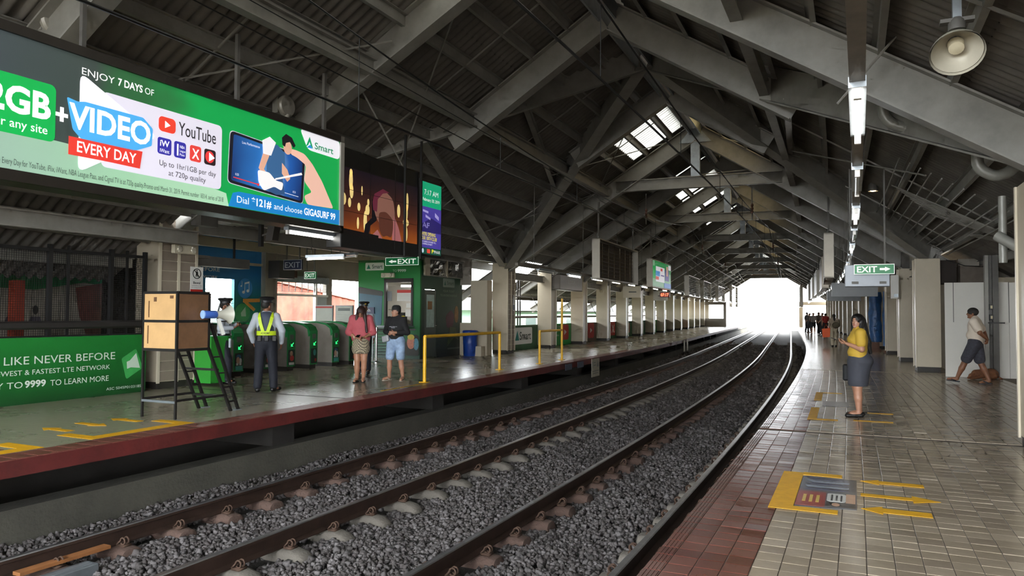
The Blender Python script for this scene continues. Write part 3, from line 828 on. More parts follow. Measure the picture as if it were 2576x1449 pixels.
# ------------------------------------------------------------------ the big lit billboard over the far platform edge
GF = .28
def glow(name, c, e=1.0, rough=.4):
    return mat(name, c, rough, 0, 0, emit=e * GF)
def glow_grad(name, stops, axis, a, b, e):
    """printed colour field that is lit from behind; runs along one object axis"""
    m = bpy.data.materials.new(name); m.use_nodes = True; nt = m.node_tree; bs = nt.nodes['Principled BSDF']; bs.inputs['Roughness'].default_value = .35
    tc = nt.nodes.new('ShaderNodeTexCoord'); sp = nt.nodes.new('ShaderNodeSeparateXYZ'); nt.links.new(tc.outputs['Object'], sp.inputs[0])
    mr = nt.nodes.new('ShaderNodeMapRange'); mr.inputs[1].default_value = a; mr.inputs[2].default_value = b
    nt.links.new(sp.outputs[axis], mr.inputs[0])
    n = nt.nodes.new('ShaderNodeTexNoise'); n.inputs['Scale'].default_value = 1.3; n.inputs['Detail'].default_value = 2
    nt.links.new(tc.outputs['Object'], n.inputs['Vector'])
    ad = nt.nodes.new('ShaderNodeMath'); ad.operation = 'MULTIPLY_ADD'; ad.inputs[1].default_value = .3; nt.links.new(n.outputs['Fac'], ad.inputs[0]); nt.links.new(mr.outputs[0], ad.inputs[2])
    sb = nt.nodes.new('ShaderNodeMath'); sb.operation = 'SUBTRACT'; sb.inputs[1].default_value = .15; nt.links.new(ad.outputs[0], sb.inputs[0])
    r = nt.nodes.new('ShaderNodeValToRGB')
    while len(r.color_ramp.elements) < len(stops): r.color_ramp.elements.new(.5)
    for i, (p, c) in enumerate(stops): r.color_ramp.elements[i].position = p; r.color_ramp.elements[i].color = srgb(c)
    nt.links.new(sb.outputs[0], r.inputs[0]); nt.links.new(r.outputs[0], bs.inputs['Base Color']); nt.links.new(r.outputs[0], bs.inputs['Emission Color'])
    bs.inputs['Emission Strength'].default_value = e * GF
    if name != 'backlit_background': m.cycles.emission_sampling = 'NONE'
    return m
E1 = .95
bb = thing('billboard', 'long glowing green promotional light box hung over the far platform edge', 'billboard', 10.4, -3.15, 0)
Y = lambda s: s - 10.4
FRAME = mat('dark_bronze_frame', '#35302b', .4, .4, .1, 5)
MB().box(-.34, -.012, Y(6.6), Y(13.93), 2.74, 4.26).build('cabinet', FRAME, bb, bevel=.01)
for z0, z1 in ((2.74, 2.85), (4.17, 4.27)):
    MB().box(-.012, .03, Y(6.6), Y(13.93), z0, z1).build('frame_rail', FRAME, bb)
MB().box(-.012, .03, Y(13.84), Y(13.93), 2.74, 4.27).build('frame_stile', mat('pale_frame_end', '#a9a59d', .4, .2, .05), bb)
BG = glow_grad('backlit_background', [(0, '#3c4447'), (.28, '#39443f'), (.42, '#2c6038'), (.6, '#17984a'), (1, '#19a04c')], 1, Y(8.6), Y(12.6), E1)
MB().box(-.012, 0, Y(6.69), Y(13.84), 2.85, 4.17).build('lit_face', BG, bb)
HAZEM = glow_grad('backlit_pale_wash', [(0, '#8aa595'), (.5, '#93bd9c'), (1, '#a7cfae')], 1, Y(8.6), Y(11.6), E1)
def art(name, col_, polys=(), texts=(), x=.002, t=.002, e=E1):
    mb = MB()
    for p in polys: mb.prism([(Y(a), b) for a, b in p], x, x + t)
    for (sx, a, b, z, h, bold) in texts: text(mb, sx, Y(a), Y(b), z, h, x + t, 0, bold)
    mm = col_ if not isinstance(col_, str) else glow('lit_' + col_.lstrip('#') + ('' if e == E1 else '_%d' % int(e * 100)), col_, e)
    return mb.build(name, mm, bb)
art('pale_wash', HAZEM, [[(6.69, 2.85), (11.6, 2.85), (11.55, 3.02), (10.9, 3.12), (9.4, 3.22), (6.69, 3.3)]], x=.0005, t=.001)
art('headline', '#f4f4f4', texts=[('ENJOY', 9.56, 9.94, 3.985, .075, 0), ('7 DAYS', 9.98, 10.29, 3.985, .08, .025), ('OF', 10.32, 10.44, 3.985, .075, 0)])
art('data_box', '#14a34a', [rrect(7.6, 9.29, 3.2, 3.78, .06)])
art('data_text', '#f4f4f4', texts=[('2GB', 8.62, 9.24, 3.42, .25, .035), ('for any site', 8.66, 9.21, 3.265, .085, .005)], x=.005)
art('plus_sign', '#f4f4f4', [[(9.29, 3.48), (9.42, 3.48), (9.42, 3.52), (9.29, 3.52)], [(9.335, 3.43), (9.375, 3.43), (9.375, 3.58), (9.335, 3.58)]], x=.004)
art('offer_card', '#d6d2e0', [rrect(9.8, 11.46, 3.05, 3.87, .06)], x=.003)
def rpoly(pts, r, n=4):
    out = []
    for i, p in enumerate(pts):
        p = Vector(p); a = Vector(pts[i - 1]); b = Vector(pts[(i + 1) % len(pts)])
        u_, v_ = (a - p).normalized(), (b - p).normalized()
        for k in range(n + 1):
            t = k / n; q = p + u_ * r * (1 - t) ** 2 + v_ * r * t ** 2
            out.append((q.x, q.y))
    return out
art('play_triangle', '#f3f0f8', [rpoly([(9.54, 4.0), (10.5, 3.52), (9.54, 2.94)], .1)], x=.006)
art('video_ribbon', '#4aa3df', [rpoly([(9.40, 3.70), (9.52, 3.68), (9.6, 3.70), (10.30, 3.70), (10.43, 3.6), (10.42, 3.40), (10.2, 3.30), (9.56, 3.30), (9.47, 3.38)], .02)], x=.009)
art('video_text', '#f8f8f8', texts=[('VIDEO', 9.425, 10.40, 3.40, .25, .03)], x=.012)
art('red_ribbon', '#d63a30', [[(9.43, 3.30), (10.30, 3.31), (10.27, 3.11), (9.92, 3.115), (9.43, 3.11)]], x=.009)
art('every_day_text', '#f8f8f8', texts=[('EVERY DAY', 9.52, 10.22, 3.155, .115, .012)], x=.012)
art('video_site_icon', '#e0402f', [rrect(10.51, 10.745, 3.605, 3.78, .05)], x=.007)
art('icon_arrow', '#f8f8f8', [[(10.595, 3.65), (10.595, 3.735), (10.67, 3.693)]], x=.010)
art('video_site_name', '#2b2a2e', texts=[('YouTube', 10.79, 11.36, 3.615, .16, .004)], x=.006)
for a, b, c in ((10.50, 10.69, '#35309a'), (10.73, 10.90, '#35309a'), (10.96, 11.13, '#d6403a'), (11.18, 11.36, '#2a1f22')):
    art('app_icon', c, [rrect(a, b, 3.335, 3.53, .03)], x=.007)
art('icon_marks', '#f8f8f8', [[(10.77, 3.36), (10.79, 3.36), (10.79, 3.5), (10.77, 3.5)], [(11.255, 3.38), (11.255, 3.49), (11.345, 3.435)]],
    [('iW', 10.53, 10.66, 3.43, .07, .02), ('iWant', 10.53, 10.66, 3.355, .045, .005), ('NBA', 10.81, 10.88, 3.455, .035, .005), ('League', 10.805, 10.89, 3.41, .03, 0), ('Pass', 10.81, 10.88, 3.365, .03, 0), ('X', 10.99, 11.10, 3.37, .12, .02)], x=.010)
art('app_disc', '#d93a3a', [ellipse(11.265, 3.435, .07, .075)], x=.009, t=.001)
art('offer_terms', '#3c3a40', texts=[('Up to 1hr/1GB per day', 10.53, 11.37, 3.20, .065, -.002), ('at 720p quality', 10.66, 11.21, 3.10, .065, -.002)], x=.006)
art('fine_print', '#3e4b44', texts=[('Enjoy up to 1 hour of Video Every Day for YouTube, iFlix, iWant, NBA League Pass, and Cignal TV is at 720p quality.Promo until March 31, 2019. Permit number 18314, series of 2018', 8.28, 11.5, 2.90, .06, -.002)], x=.004)
art('phone_body', '#1a1a22', [rpoly([(11.6, 3.85), (13.04, 3.78), (13.0, 3.08), (11.57, 3.17)], .07)], x=.004)
art('phone_rim', '#b9bcc4', [rpoly([(11.59, 3.86), (13.05, 3.79), (13.01, 3.07), (11.56, 3.16)], .07)], x=.003, t=.001)
PHS = glow_grad('phone_screen_glow', [(0, '#1a2a5c'), (.35, '#2d6fb6'), (.55, '#8fc2ea'), (.75, '#2459a4'), (1, '#16204e')], 1, Y(11.6), Y(13.0), E1)
art('phone_screen', PHS, [rpoly([(11.655, 3.815), (12.985, 3.745), (12.955, 3.115), (11.625, 3.205)], .03)], x=.006)
art('screen_caption', '#e8e8f0', [[(11.66, 3.245), (11.66, 3.252), (12.9, 3.172), (12.9, 3.165)]], [('Live Performance', 11.80, 12.12, 3.72, .035, 0), ('0:25', 11.69, 11.75, 3.28, .03, 0), ('0:53', 12.78, 12.84, 3.21, .03, 0)], x=.009)
art('progress_bar', '#e03030', [[(11.66, 3.243), (11.66, 3.255), (12.1, 3.227), (12.1, 3.215)], ellipse(12.1, 3.22, .018, .018, 10)], x=.010)
art('performer_jeans', '#32527c', [[(12.25, 3.42), (12.55, 3.44), (12.62, 3.16), (12.45, 3.13), (12.22, 3.18)]], x=.010)
art('performer_arms', '#d9a58c', [[(12.2, 3.72), (12.3, 3.66), (12.2, 3.45), (12.28, 3.38), (12.36, 3.36), (12.33, 3.31), (12.2, 3.35), (12.1, 3.45)], [(12.55, 3.6), (12.66, 3.52), (12.72, 3.40), (12.66, 3.35), (12.55, 3.45)]], x=.013)
art('performer_vest', '#39618c', [[(12.2, 3.78), (12.45, 3.84), (12.6, 3.75), (12.62, 3.48), (12.55, 3.36), (12.25, 3.36), (12.25, 3.6)]], x=.011)
art('performer_sleeve', '#e9e6ea', [[(12.16, 3.84), (12.3, 3.92), (12.42, 3.86), (12.33, 3.66), (12.18, 3.66)]], x=.014)
art('performer_face', '#dca890', [ellipse(12.66, 3.84, .085, .1)], x=.012)
art('performer_hair', '#1c1a1e', [[(12.55, 3.86), (12.54, 3.96), (12.62, 4.03), (12.74, 4.0), (12.82, 3.9), (12.78, 3.86), (12.7, 3.93), (12.62, 3.9), (12.6, 3.84)]], x=.014)
art('guitar', '#ece8e8', [rpoly([(12.08, 3.42), (12.3, 3.42), (12.42, 3.33), (12.58, 3.32), (12.55, 3.2), (12.4, 3.24), (12.2, 3.15), (12.1, 3.25)], .04), [(12.4, 3.33), (12.42, 3.36), (12.95, 3.53), (12.97, 3.50)]], x=.016)
art('hand', '#e6b7a4', [rpoly([(12.72, 3.84), (12.85, 3.84), (13.02, 3.82), (13.2, 3.7), (13.42, 3.48), (13.7, 3.1), (13.1, 3.08), (13.02, 3.2), (13.2, 3.28), (13.02, 3.42), (13.06, 3.66), (12.85, 3.74), (12.72, 3.76)], .05)], x=.008)
art('dial_bar', '#1d7cc0', [[(11.58, 2.86), (13.84, 2.86), (13.84, 3.09), (11.75, 3.07), (11.65, 3.04)]], x=.012)
art('dial_text', '#f4f4f4', texts=[('Dial', 11.72, 11.93, 2.925, .09, 0), ('*121#', 11.98, 12.35, 2.925, .1, .025), ('and choose', 12.4, 12.98, 2.925, .085, 0), ('GIGASURF 99', 13.02, 13.74, 2.925, .1, .025)], x=.015)
art('logo_corner', '#eceaf2', [rpoly([(12.92, 4.18), (13.84, 4.18), (13.84, 3.89), (13.1, 3.9)], .08)], x=.003)
art('logo_text', '#22885a', texts=[('Smart', 13.245, 13.68, 3.945, .1, .012)], x=.006)
art('logo_mark', '#1a9a60', [[(13.05, 3.94), (13.13, 4.1), (13.21, 3.94), (13.16, 3.97), (13.13, 4.03), (13.1, 3.97)]], x=.006)
art('logo_swoosh', '#2a8fd0', [[(13.07, 3.93), (13.14, 3.985), (13.2, 3.935)]], x=.008)
for y in (7.5, 9.7, 11.9, 13.7):
    MB().bar((-.2, Y(y), 4.26), (-.2, Y(y), 5.25), .05).build('hanger_rod', STEEL_D, bb)
def tube_light(name, label, s, u, z, L=1.2, lit=True, group=None, rot=0, rods=0, k_tray=True):
    t = thing(name, label, 'light', s, u, z, rot, group)
    MB().box(-.045, .045, -L / 2 - .04, L / 2 + .04, .03, .09).build('tray', GALV, t)
    for e in (-1, 1):
        MB().box(-.02, .02, e * (L / 2 + .01) - .02, e * (L / 2 + .01) + .02, -.03, .04).build('lamp_holder', WHITE, t)
    MB().lathe([(.019, -L / 2), (.019, L / 2)], (0, 0, 0), 10, axis='y').build('tube', TUBE if lit else TUBE_OFF, t, smooth=True)
    if rods:
        for e in (-.4, .4):
            MB().bar((0, e * L, .09), (0, e * L, rods), .012).build('hanger_rod', STEEL_D, t)
    return t
tube_light('tube_light', 'lit fluorescent tube just below the end of the green billboard', 13.5, -3.32, 2.66, 1.15)
tube_light('tube_light', 'lit fluorescent tube hanging before the ticket hall', 18, -6.64, 2.7, 1.0, rods=.7, rot=math.radians(90))
tube_light('tube_light', 'unlit fluorescent tray hanging behind the lit tube in the hall', 19.5, -7.3, 2.85, 1.2, False, rods=.6, rot=math.radians(70))
# ------------------------------------------------------------------ video wall and side screen
vw = thing('video_wall', 'black video wall showing a blurred orange dance scene', 'screen', 15.1, -3.15, 0)
Y2 = lambda s: s - 15.1
MB().box(-.3, -.01, Y2(13.96), Y2(16.27), 2.52, 4.12).build('cabinet', BLACK, vw, bevel=.01)
VID = glow_grad('video_picture', [(0, '#c0641f'), (.25, '#7a3a1e'), (.5, '#4a2820'), (.8, '#2c1a1e'), (1, '#1c1420')], 2, 2.7, 3.85, .55)
def vart(name, c, polys, x, e=.6, t=.001):
    mb = MB()
    for p in polys: mb.prism([(Y2(a), b) for a, b in p], x, x + t)
    return mb.build(name, c if not isinstance(c, str) else glow('vid_' + c.lstrip('#'), c, e), vw)
vart('picture', VID, [[(13.98, 2.76), (16.23, 2.76), (16.23, 3.82), (13.98, 3.82)]], -.008)
lights = []
for a, b, w_, h_ in ((14.2, 3.62, .05, .17), (14.22, 3.45, .05, .12), (14.2, 3.75, .04, .06), (14.02, 3.3, .06, .1), (14.17, 3.26, .04, .08), (14.42, 3.22, .04, .07), (14.66, 3.2, .06, .09), (14.68, 3.33, .03, .06), (15.6, 3.3, .05, .12), (15.88, 3.5, .04, .17), (15.85, 3.3, .05, .16), (15.84, 3.12, .1, .07), (14.6, 3.0, .05, .18), (14.4, 2.95, .03, .1), (15.85, 2.92, .05, .14), (14.5, 3.5, .02, .08)):
    lights.append(ellipse(a, b, w_, h_, 12))
vart('blurred_lights', '#f2d58a', lights, -.006, .8)
vart('dancer_leg', '#14101a', [[(14.78, 3.4), (14.95, 3.38), (14.92, 3.05), (14.75, 2.95), (14.68, 2.72), (14.55, 2.72), (14.6, 2.95), (14.78, 3.08)]], -.005, .3)
vart('dancer_back', '#9a6a5c', [rpoly([(14.84, 3.2), (14.9, 3.5), (15.15, 3.6), (15.42, 3.48), (15.5, 3.15), (15.35, 2.95), (15.0, 3.0)], .1)], -.0045, .5)
vart('dancer_top', '#7a3046', [[(14.8, 3.36), (14.85, 3.5), (15.1, 3.62), (15.3, 3.58), (15.1, 3.54), (14.95, 3.42), (14.93, 3.2), (14.82, 3.22)]], -.004, .4)
vart('dancer_hair', '#6b3c30', [rpoly([(14.98, 3.2), (15.2, 3.24), (15.42, 3.12), (15.42, 2.92), (15.36, 2.78), (15.22, 2.84), (15.12, 2.77), (15.0, 2.9)], .08)], -.0035, .4)
vart('dancer_arm', '#c4787a', [[(15.45, 3.2), (15.6, 3.0), (15.7, 2.76), (15.4, 2.76), (15.4, 2.9)], [(14.95, 2.9), (15.1, 2.76), (14.75, 2.76)]], -.004, .4)
vart('dark_bar', '#150d10', [[(13.98, 2.83), (14.98, 2.80), (14.98, 2.72), (13.98, 2.75)]], -.003, .1)
for i in (1, 2):
    MB().box(-.004, 0, Y2(13.98 + 2.25 * i / 3) - .004, Y2(13.98 + 2.25 * i / 3) + .004, 2.6, 4.05).build('panel_seam', BLACK, vw)
    MB().box(-.004, 0, Y2(13.98), Y2(16.23), 2.76 + 1.06 * i / 3 - .003, 2.76 + 1.06 * i / 3 + .003).build('panel_seam', BLACK, vw)
for y in (15.75, 16.3): MB().bar((.03, Y2(y), 2.5), (.03, Y2(y), 4.7), .035).build('hanger_pole', BLACK, vw)
sd = thing('info_screen', 'narrow upright screen with green clock and purple advert', 'screen', 16.7, -3.13, 0)
Y3 = lambda s: s - 16.7
MB().box(-.12, -.005, Y3(16.3), Y3(17.12), 2.56, 4.02).build('cabinet', BLACK, sd, bevel=.008)
def sart(name, c, polys=(), texts=(), x=0.0, e=.9):
    mb = MB()
    for p in polys: mb.prism([(Y3(a), b) for a, b in p], x, x + .001)
    for (sx, a, b, z, h, bo) in texts: text(mb, sx, Y3(a), Y3(b), z, h, x, 0, bo)
    return mb.build(name, glow('scr_' + c.lstrip('#'), c, e), sd)
sart('clock_field', '#12a878', [[(16.33, 3.50), (17.09, 3.50), (17.09, 3.97), (16.33, 3.97)]], x=-.004)
sart('advert_field', '#4a3f9c', [[(16.33, 2.72), (17.09, 2.72), (17.09, 3.50), (16.33, 3.50)]], x=-.004)
sart('advert_photo', '#2c2468', [[(16.33, 3.02), (17.09, 3.02), (17.09, 3.22), (16.7, 3.3), (16.33, 3.15)], [(16.75, 3.3), (17.05, 3.2), (17.05, 3.05), (16.9, 3.1)]], x=-.003)
sart('advert_shapes', '#a9a0d8', [[(16.4, 3.44), (16.6, 3.42), (16.6, 3.38), (16.4, 3.40)], [(16.5, 3.35), (16.68, 3.3), (16.68, 3.26), (16.5, 3.3)], [(16.85, 3.42), (17.0, 3.35), (17.0, 3.28), (16.85, 3.34)]], [('AF', 16.38, 16.65, 3.1, .1, .02)], x=-.002)
sart('footer_field', '#0d4a3a', [[(16.33, 2.6), (17.09, 2.6), (17.09, 2.72), (16.33, 2.72)]], x=-.004)
sart('clock_text', '#f4f4f4', texts=[('7:17 AM', 16.45, 16.97, 3.73, .1, 0), ('February 20, 2019', 16.40, 17.02, 3.61, .06, .01)], x=-.002)
sart('club_text', '#e8dc3c', texts=[("WE'RE OPENING", 16.36, 16.88, 2.95, .065, .02), ('OUR 100TH CLUB!', 16.36, 16.93, 2.87, .065, .02)], x=-.002)
sart('small_text', '#f4f4f4', texts=[("ANY GUESSES ON WHERE WE'LL", 16.36, 16.9, 2.82, .03, 0), ('BE POPPING UP NEXT?', 16.36, 16.76, 2.775, .03, 0), ('PHAR', 16.83, 17.06, 2.63, .06, 0)], x=-.002)
sart('footer_red', '#e04a3a', [rrect(16.56, 16.68, 2.62, 2.70, .02)], x=-.002); sart('footer_yellow', '#e6e23c', texts=[('P', 16.74, 16.82, 2.63, .07, .03)], x=-.002); sart('footer_ring', '#cfe4f4', [ellipse(16.41, 2.66, .035, .045, 12)], x=-.002)
# ------------------------------------------------------------------ signs
def sign(name, label, s, u0, u1, z0, z1, txt, face, ink, arrow=0, rod=0.0, e=0.0, t=.05, border=True, rot=0):
    o = thing(name, label, 'sign', s, (u0 + u1) / 2, 0, rot); hw = (u1 - u0) / 2
    MB().box(-hw, hw, -t / 2, t / 2, z0, z1).build('panel', face, o)
    mb = MB(); y = -t / 2 - .003; h = z1 - z0
    if border:
        b = h * .05
        for r in ((-hw, hw, z0, z0 + b), (-hw, hw, z1 - b, z1), (-hw, -hw + b, z0, z1), (hw - b, hw, z0, z1)):
            mb.box(r[0], r[1], y, y + .002, r[2], r[3])
    pad = hw * .18
    if arrow == 0: text(mb, txt, -hw + pad, hw - pad, z0 + h * .22, h * .55, y, 0, .01, plane='xz')
    else:
        if arrow < 0: a0, a1, t0, t1 = -hw * .82, -hw * .34, -hw * .25, hw * .85
        else: a0, a1, t0, t1 = hw * .28, hw * .8, -hw * .85, hw * .15
        text(mb, txt, t0, t1, z0 + h * .2, h * .6, y, 0, .015, plane='xz')
        zc = z0 + h * .5; q = h * .1; hd = h * .22; tip, tail = (a0, a1) if arrow < 0 else (a1, a0); nk = tip + (tail - tip) * .5
        mb.prism([(tail, zc - q), (nk, zc - q), (nk, zc - hd), (tip, zc), (nk, zc + hd), (nk, zc + q), (tail, zc + q)], y, y + .002, plane='xz')
    mb.build('lettering', ink, o)
    if rod:
        for f in (-.7, .7): MB().bar((hw * f, 0, z1), (hw * f, 0, z1 + rod), .03).build('hanger_rod', STEEL_D, o)
    return o
SGREEN = mat('exit_green', '#0f6b3c', .4, 0, .05, emit=.12); SWHITE = mat('exit_white', '#e9efe6', .4, 0, 0, emit=.26)
sign('exit_sign', 'green exit sign with a left arrow in front of the ticket booth', 22.5, -7.95, -6.85, 2.83, 3.06, 'EXIT', SGREEN, SWHITE, -1, .5)
sign('exit_sign', 'dark navy exit sign hanging in the ticket hall', 20, -9.55, -8.94, 2.60, 2.87, 'EXIT', mat('navy_sign', '#1d2440', .4, 0, .05), mat('dull_white_ink', '#a9adb4', .5, 0, 0), 0, .7)
sign('exit_sign', 'small green exit sign hanging above the shutter doorway', 20.5, -9.25, -8.88, 2.38, 2.57, 'EXIT', SGREEN, SWHITE, 0, .9)
# ------------------------------------------------------------------ mesh fence with printed green board
fe = thing('fence', 'black mesh fence above a green printed board at the far left', 'fence', 11.2, -7.13, ZL)
Y4 = lambda s: s - 11.2
FG = grad_mat('green_board_print', [(0, '#0a3f17'), (.3, '#0f5a20'), (1, '#17752b')], .1, 1.1)
MB().box(-.03, 0, Y4(7.5), Y4(13.62), .0, 1.0).build('board', FG, fe)
mb = MB()
for sx, a, b, z, h, bo in (('LIKE NEVER BEFORE', 11.22, 13.02, .60, .12, .0), ("SMART'S NEWEST & FASTEST LTE NETWORK", 10.55, 12.93, .44, .075, 0), ('PLAY TO', 10.85, 11.5, .25, .095, 0), ('9999', 11.53, 11.85, .25, .1, .03), ('TO LEARN MORE', 11.92, 12.91, .245, .09, 0), ('ASC S045P010318S', 12.87, 13.53, .085, .045, 0)):
    text(mb, sx, Y4(a), Y4(b), z, h, .003, 0, bo)
mb.build('lettering', mat('faded_white_print', '#c6cfc4', .5, 0, 0), fe)
mb = MB(); mb.prism([(Y4(a), b - ZL) for a, b in rpoly([(13.14, .68), (13.42, .84), (13.56, .5), (13.24, .32)], .04)], 0, .004, 0); mb.prism([(Y4(a), b - ZL) for a, b in ((13.24, .62), (13.3, .64), (13.42, .76), (13.5, .5), (13.32, .52), (13.25, .5))], .004, .007, 1)
mb.build('megaphone_emblem', [mat('leaf_print', '#3a9a4c', .5, 0, .15, 6), mat('pale_leaf', '#b9ccb8', .5, 0, 0)], fe)
MB().box(-.08, .03, Y4(7.5), Y4(13.6), 1.12, 1.25).build('hand_rail', mat('dark_rail_pipe', '#2c2a28', .4, .2, .1), fe, bevel=.03)
for y in (8.5, 9.7, 10.9, 11.9, 12.2, 12.95, 13.25, 13.6):
    MB().bar((-.05, Y4(y), 0), (-.05, Y4(y), 2.45), .06 if y not in (12.2, 13.25) else .035).build('post', BLACK, fe)
for z in (1.0, 2.36): MB().bar((-.05, Y4(7.5), z), (-.05, Y4(13.6), z), .05).build('rail', BLACK, fe)
mb = MB(); WR = .0045
yy = Y4(7.5)
while yy < Y4(13.6): mb.bar((-.1, yy, 1.0), (-.1, yy, 2.36), WR); yy += .035
z = 1.02
while z < 2.36: mb.bar((-.1, Y4(7.5), z), (-.1, Y4(13.6), z), WR); z += .035
o = mb.build('wire_mesh', BLACK, fe); o['kind'] = 'stuff'
# goods hanging behind the fence at the far left
GOODC = ['#8a7420', '#5c2030', '#46506a', '#6a3a18', '#7a1f1f', '#3e2a50']
g = thing('market_stall', 'dim market stall with hanging coloured goods behind the mesh', 'stall', 11.3, -9.0, -.6)
MB().box(-.4, .4, -1.2, 1.0, 0, .9).build('counter', mat('stall_wood', '#4a3522', .7, 0, .2, 4), g)
for i in range(14):
    y = -1.1 + (i % 7) * .28; zz = 2.75 - (i // 7) * .7
    MB().lathe([(.02, .5), (.09, .42), (.11, .2), (.08, 0)], (.2, y, zz - .55), 8).build('hanging_goods', mat('goods_%d' % (i % 6), GOODC[i % 6], .7, 0, .3, 8), g, smooth=True)
MB().box(.3, .5, .9, 1.05, 0, 2.6).build('red_post', mat('dull_orange_red', '#7a2a16', .6, 0, .1), g)
MB().box(-.1, .1, -1.2, -.2, 2.9, 2.96).build('shelf_light', glow('pale_lamp', '#cdd6ff', 2.5), g)
# ------------------------------------------------------------------ lookout stand
st = thing('lookout_stand', 'tall black metal stand with plywood sides and ladder legs', 'stand', 11.44, -3.85, ZL)
PLY = mat('worn_plywood', '#b08d5e', .6, 0, .12, 3); PLYD = mat('brown_board', '#6b4c33', .6, 0, .2, 4)
FRM = mat('black_angle_iron', '#1e1c1b', .45, .3, .15, 8)
X0, X1, YB = -.62, 0.0, .52       # back left / front right, depth along the track
for x in (X0, X1):
    MB().bar((x, 0, 0), (x, 0, 1.66), .028).build('leg', FRM, st)
    MB().bar((x, YB, .90), (x, YB, 1.66), .035).build('corner_post', FRM, st)
    for dy in (0.0, .14):
        MB().bar((x, YB + dy * .3, 1.25 if dy else .92), (x, .95 + dy, .0), .035).build('ladder_rail', FRM, st)
    for t in (.15, .4, .62, .85):
        z = .92 * (1 - t); y = YB + (.95 - YB) * t
        MB().bar((x, y, z), (x, y + .14, z), .03, .02).build('ladder_rung', FRM, st)
    MB().bar((x, 0, .24), (x, .85, .24), .03).build('side_rail', FRM, st)
    MB().box(x - .03, x + .03, 1.0, 1.13, 0, .015).build('foot_plate', GALV, st)
MB().bar((X0, 0, .22), (X1, 0, .22), .03).build('front_rail', mat('grey_bar', '#6d7478', .4, .4, .1), st)
MB().bar((X0, .7, .6), (X1, .7, .6), .03).build('step_bar', FRM, st); MB().bar((X0, .84, .22), (X1, .84, .22), .03).build('step_bar', FRM, st)
for z in (.90, 1.28, 1.66):
    MB().bar((X0, 0, z), (X1, 0, z), .035).build('frame_bar', FRM, st); MB().bar((X1, 0, z), (X1, YB, z), .035).build('frame_bar', FRM, st); MB().bar((X0, 0, z), (X0, YB, z), .035).build('frame_bar', FRM, st)
for z0, z1 in ((.92, 1.265), (1.295, 1.645)):
    MB().box(X0 + .02, X1 - .02, -.012, 0, z0, z1).build('front_board', PLY, st)
    MB().box(X1 - .0, X1 + .012, .02, YB - .02, z0, z1).build('side_board', PLYD, st)
    MB().box(X0 - .012, X0, .02, YB - .02, z0, z1).build('side_board', PLYD, st)
MB().box(X0, X1, 0, YB, .88, .9).build('deck', PLYD, st)
mb = MB(); mb.box(-.52, -.505, -.018, -.012, 1.33, 1.55); mb.box(-.53, -.515, -.018, -.012, .98, 1.22); mb.box(-.42, -.37, -.018, -.012, 1.54, 1.6); mb.box(-.12, -.06, -.018, -.012, 1.58, 1.62)
mb.build('scuff_marks', mat('scuffed_paint', '#5a3d22', .8, 0, .4, 30), st)
pk = thing('litter_picker', 'slim litter picker hanging against the near column', 'tool', 13.98, -7.56, .66 + ZL)
MB().tube([(0, -.03, .2), (0, -.03, 1.0)], .008, 6).build('shaft', mat('pale_green_rod', '#8fc6a6', .4, .3, 0), pk)
mb = MB()
for e in (-1, 1): mb.tube([(0, -.03, .2), (e * .05, -.03, .15), (e * .075, -.03, .08), (e * .06, -.03, 0)], .008, 6)
mb.build('claw', BLACK, pk)
# column fittings
em_ = thing('emergency_light', 'cream emergency light with two round lamps on the near plank column', 'light', 14.48, -7.22, 2.56)
MB().box(0, .09, -.25, .25, 0, .17).build('case', mat('aged_white_plastic', '#c4bda8', .5, 0, .05), em_, bevel=.012)
for y in (-.14, .17): MB().lathe([(.055, .09), (.065, .11), (.05, .125), (.01, .13)], (0, y, .085), 14, axis='x').build('lamp', mat('lens_glass', '#cfcab9', .15, .2, .05), em_, smooth=True)
ns = thing('notice', 'white no crossing notice with red band on the near plank column', 'sign', 14.84, -7.222, 1.85)
MB().box(0, .008, -.15, .15, 0, .49).build('board', WHITE, ns)
mb = MB(); ring = [(.0 + .1 * math.cos(a), .36 + .1 * math.sin(a)) for a in [i * math.pi / 12 for i in range(24)]]
for i in range(24):
    a, b = ring[i], ring[(i + 1) % 24]; ia, ib = (a[0] * .85, .36 + (a[1] - .36) * .85), (b[0] * .85, .36 + (b[1] - .36) * .85)
    mb.prism([a, b, ib, ia], .008, .011)
mb.prism([(-.075, .43), (-.065, .44), (.075, .29), (.065, .28)], .008, .011); mb.prism(ellipse(0, .42, .014, .016, 10), .008, .011); mb.prism([(-.02, .4), (.02, .4), (.03, .3), (.015, .3), (0, .34), (-.015, .3), (-.03, .3)], .008, .011)
text(mb, 'Bawal', -.085, .085, .165, .045, .011, 0, .02); text(mb, 'tumawid sa riles', -.12, .12, .12, .022, .011); text(mb, 'No crossing on tracks', -.12, .12, .085, .018, .011)
mb.build('printing', mat('black_ink', '#161616', .6, 0, 0), ns); MB().box(.008, .010, -.15, .15, 0, .06).build('red_band', RED, ns)
mb = MB(); mb.box(0, .006, -.06, .06, 0, .55, 0); mb.box(.006, .008, -.05, .05, .03, .22, 1)
for i in range(5): mb.box(.006, .009, -.03, .03, .27 + i * .055, .305 + i * .055, 1)
o = mb.build('sticker_strip', [WHITE, mat('navy_sticker', '#3a4258', .5, 0, 0)]); place(o, 28.2, -6.32, 1.55); tag(o, 'narrow white and navy sticker strip on the column by the blue bin', 'sign')
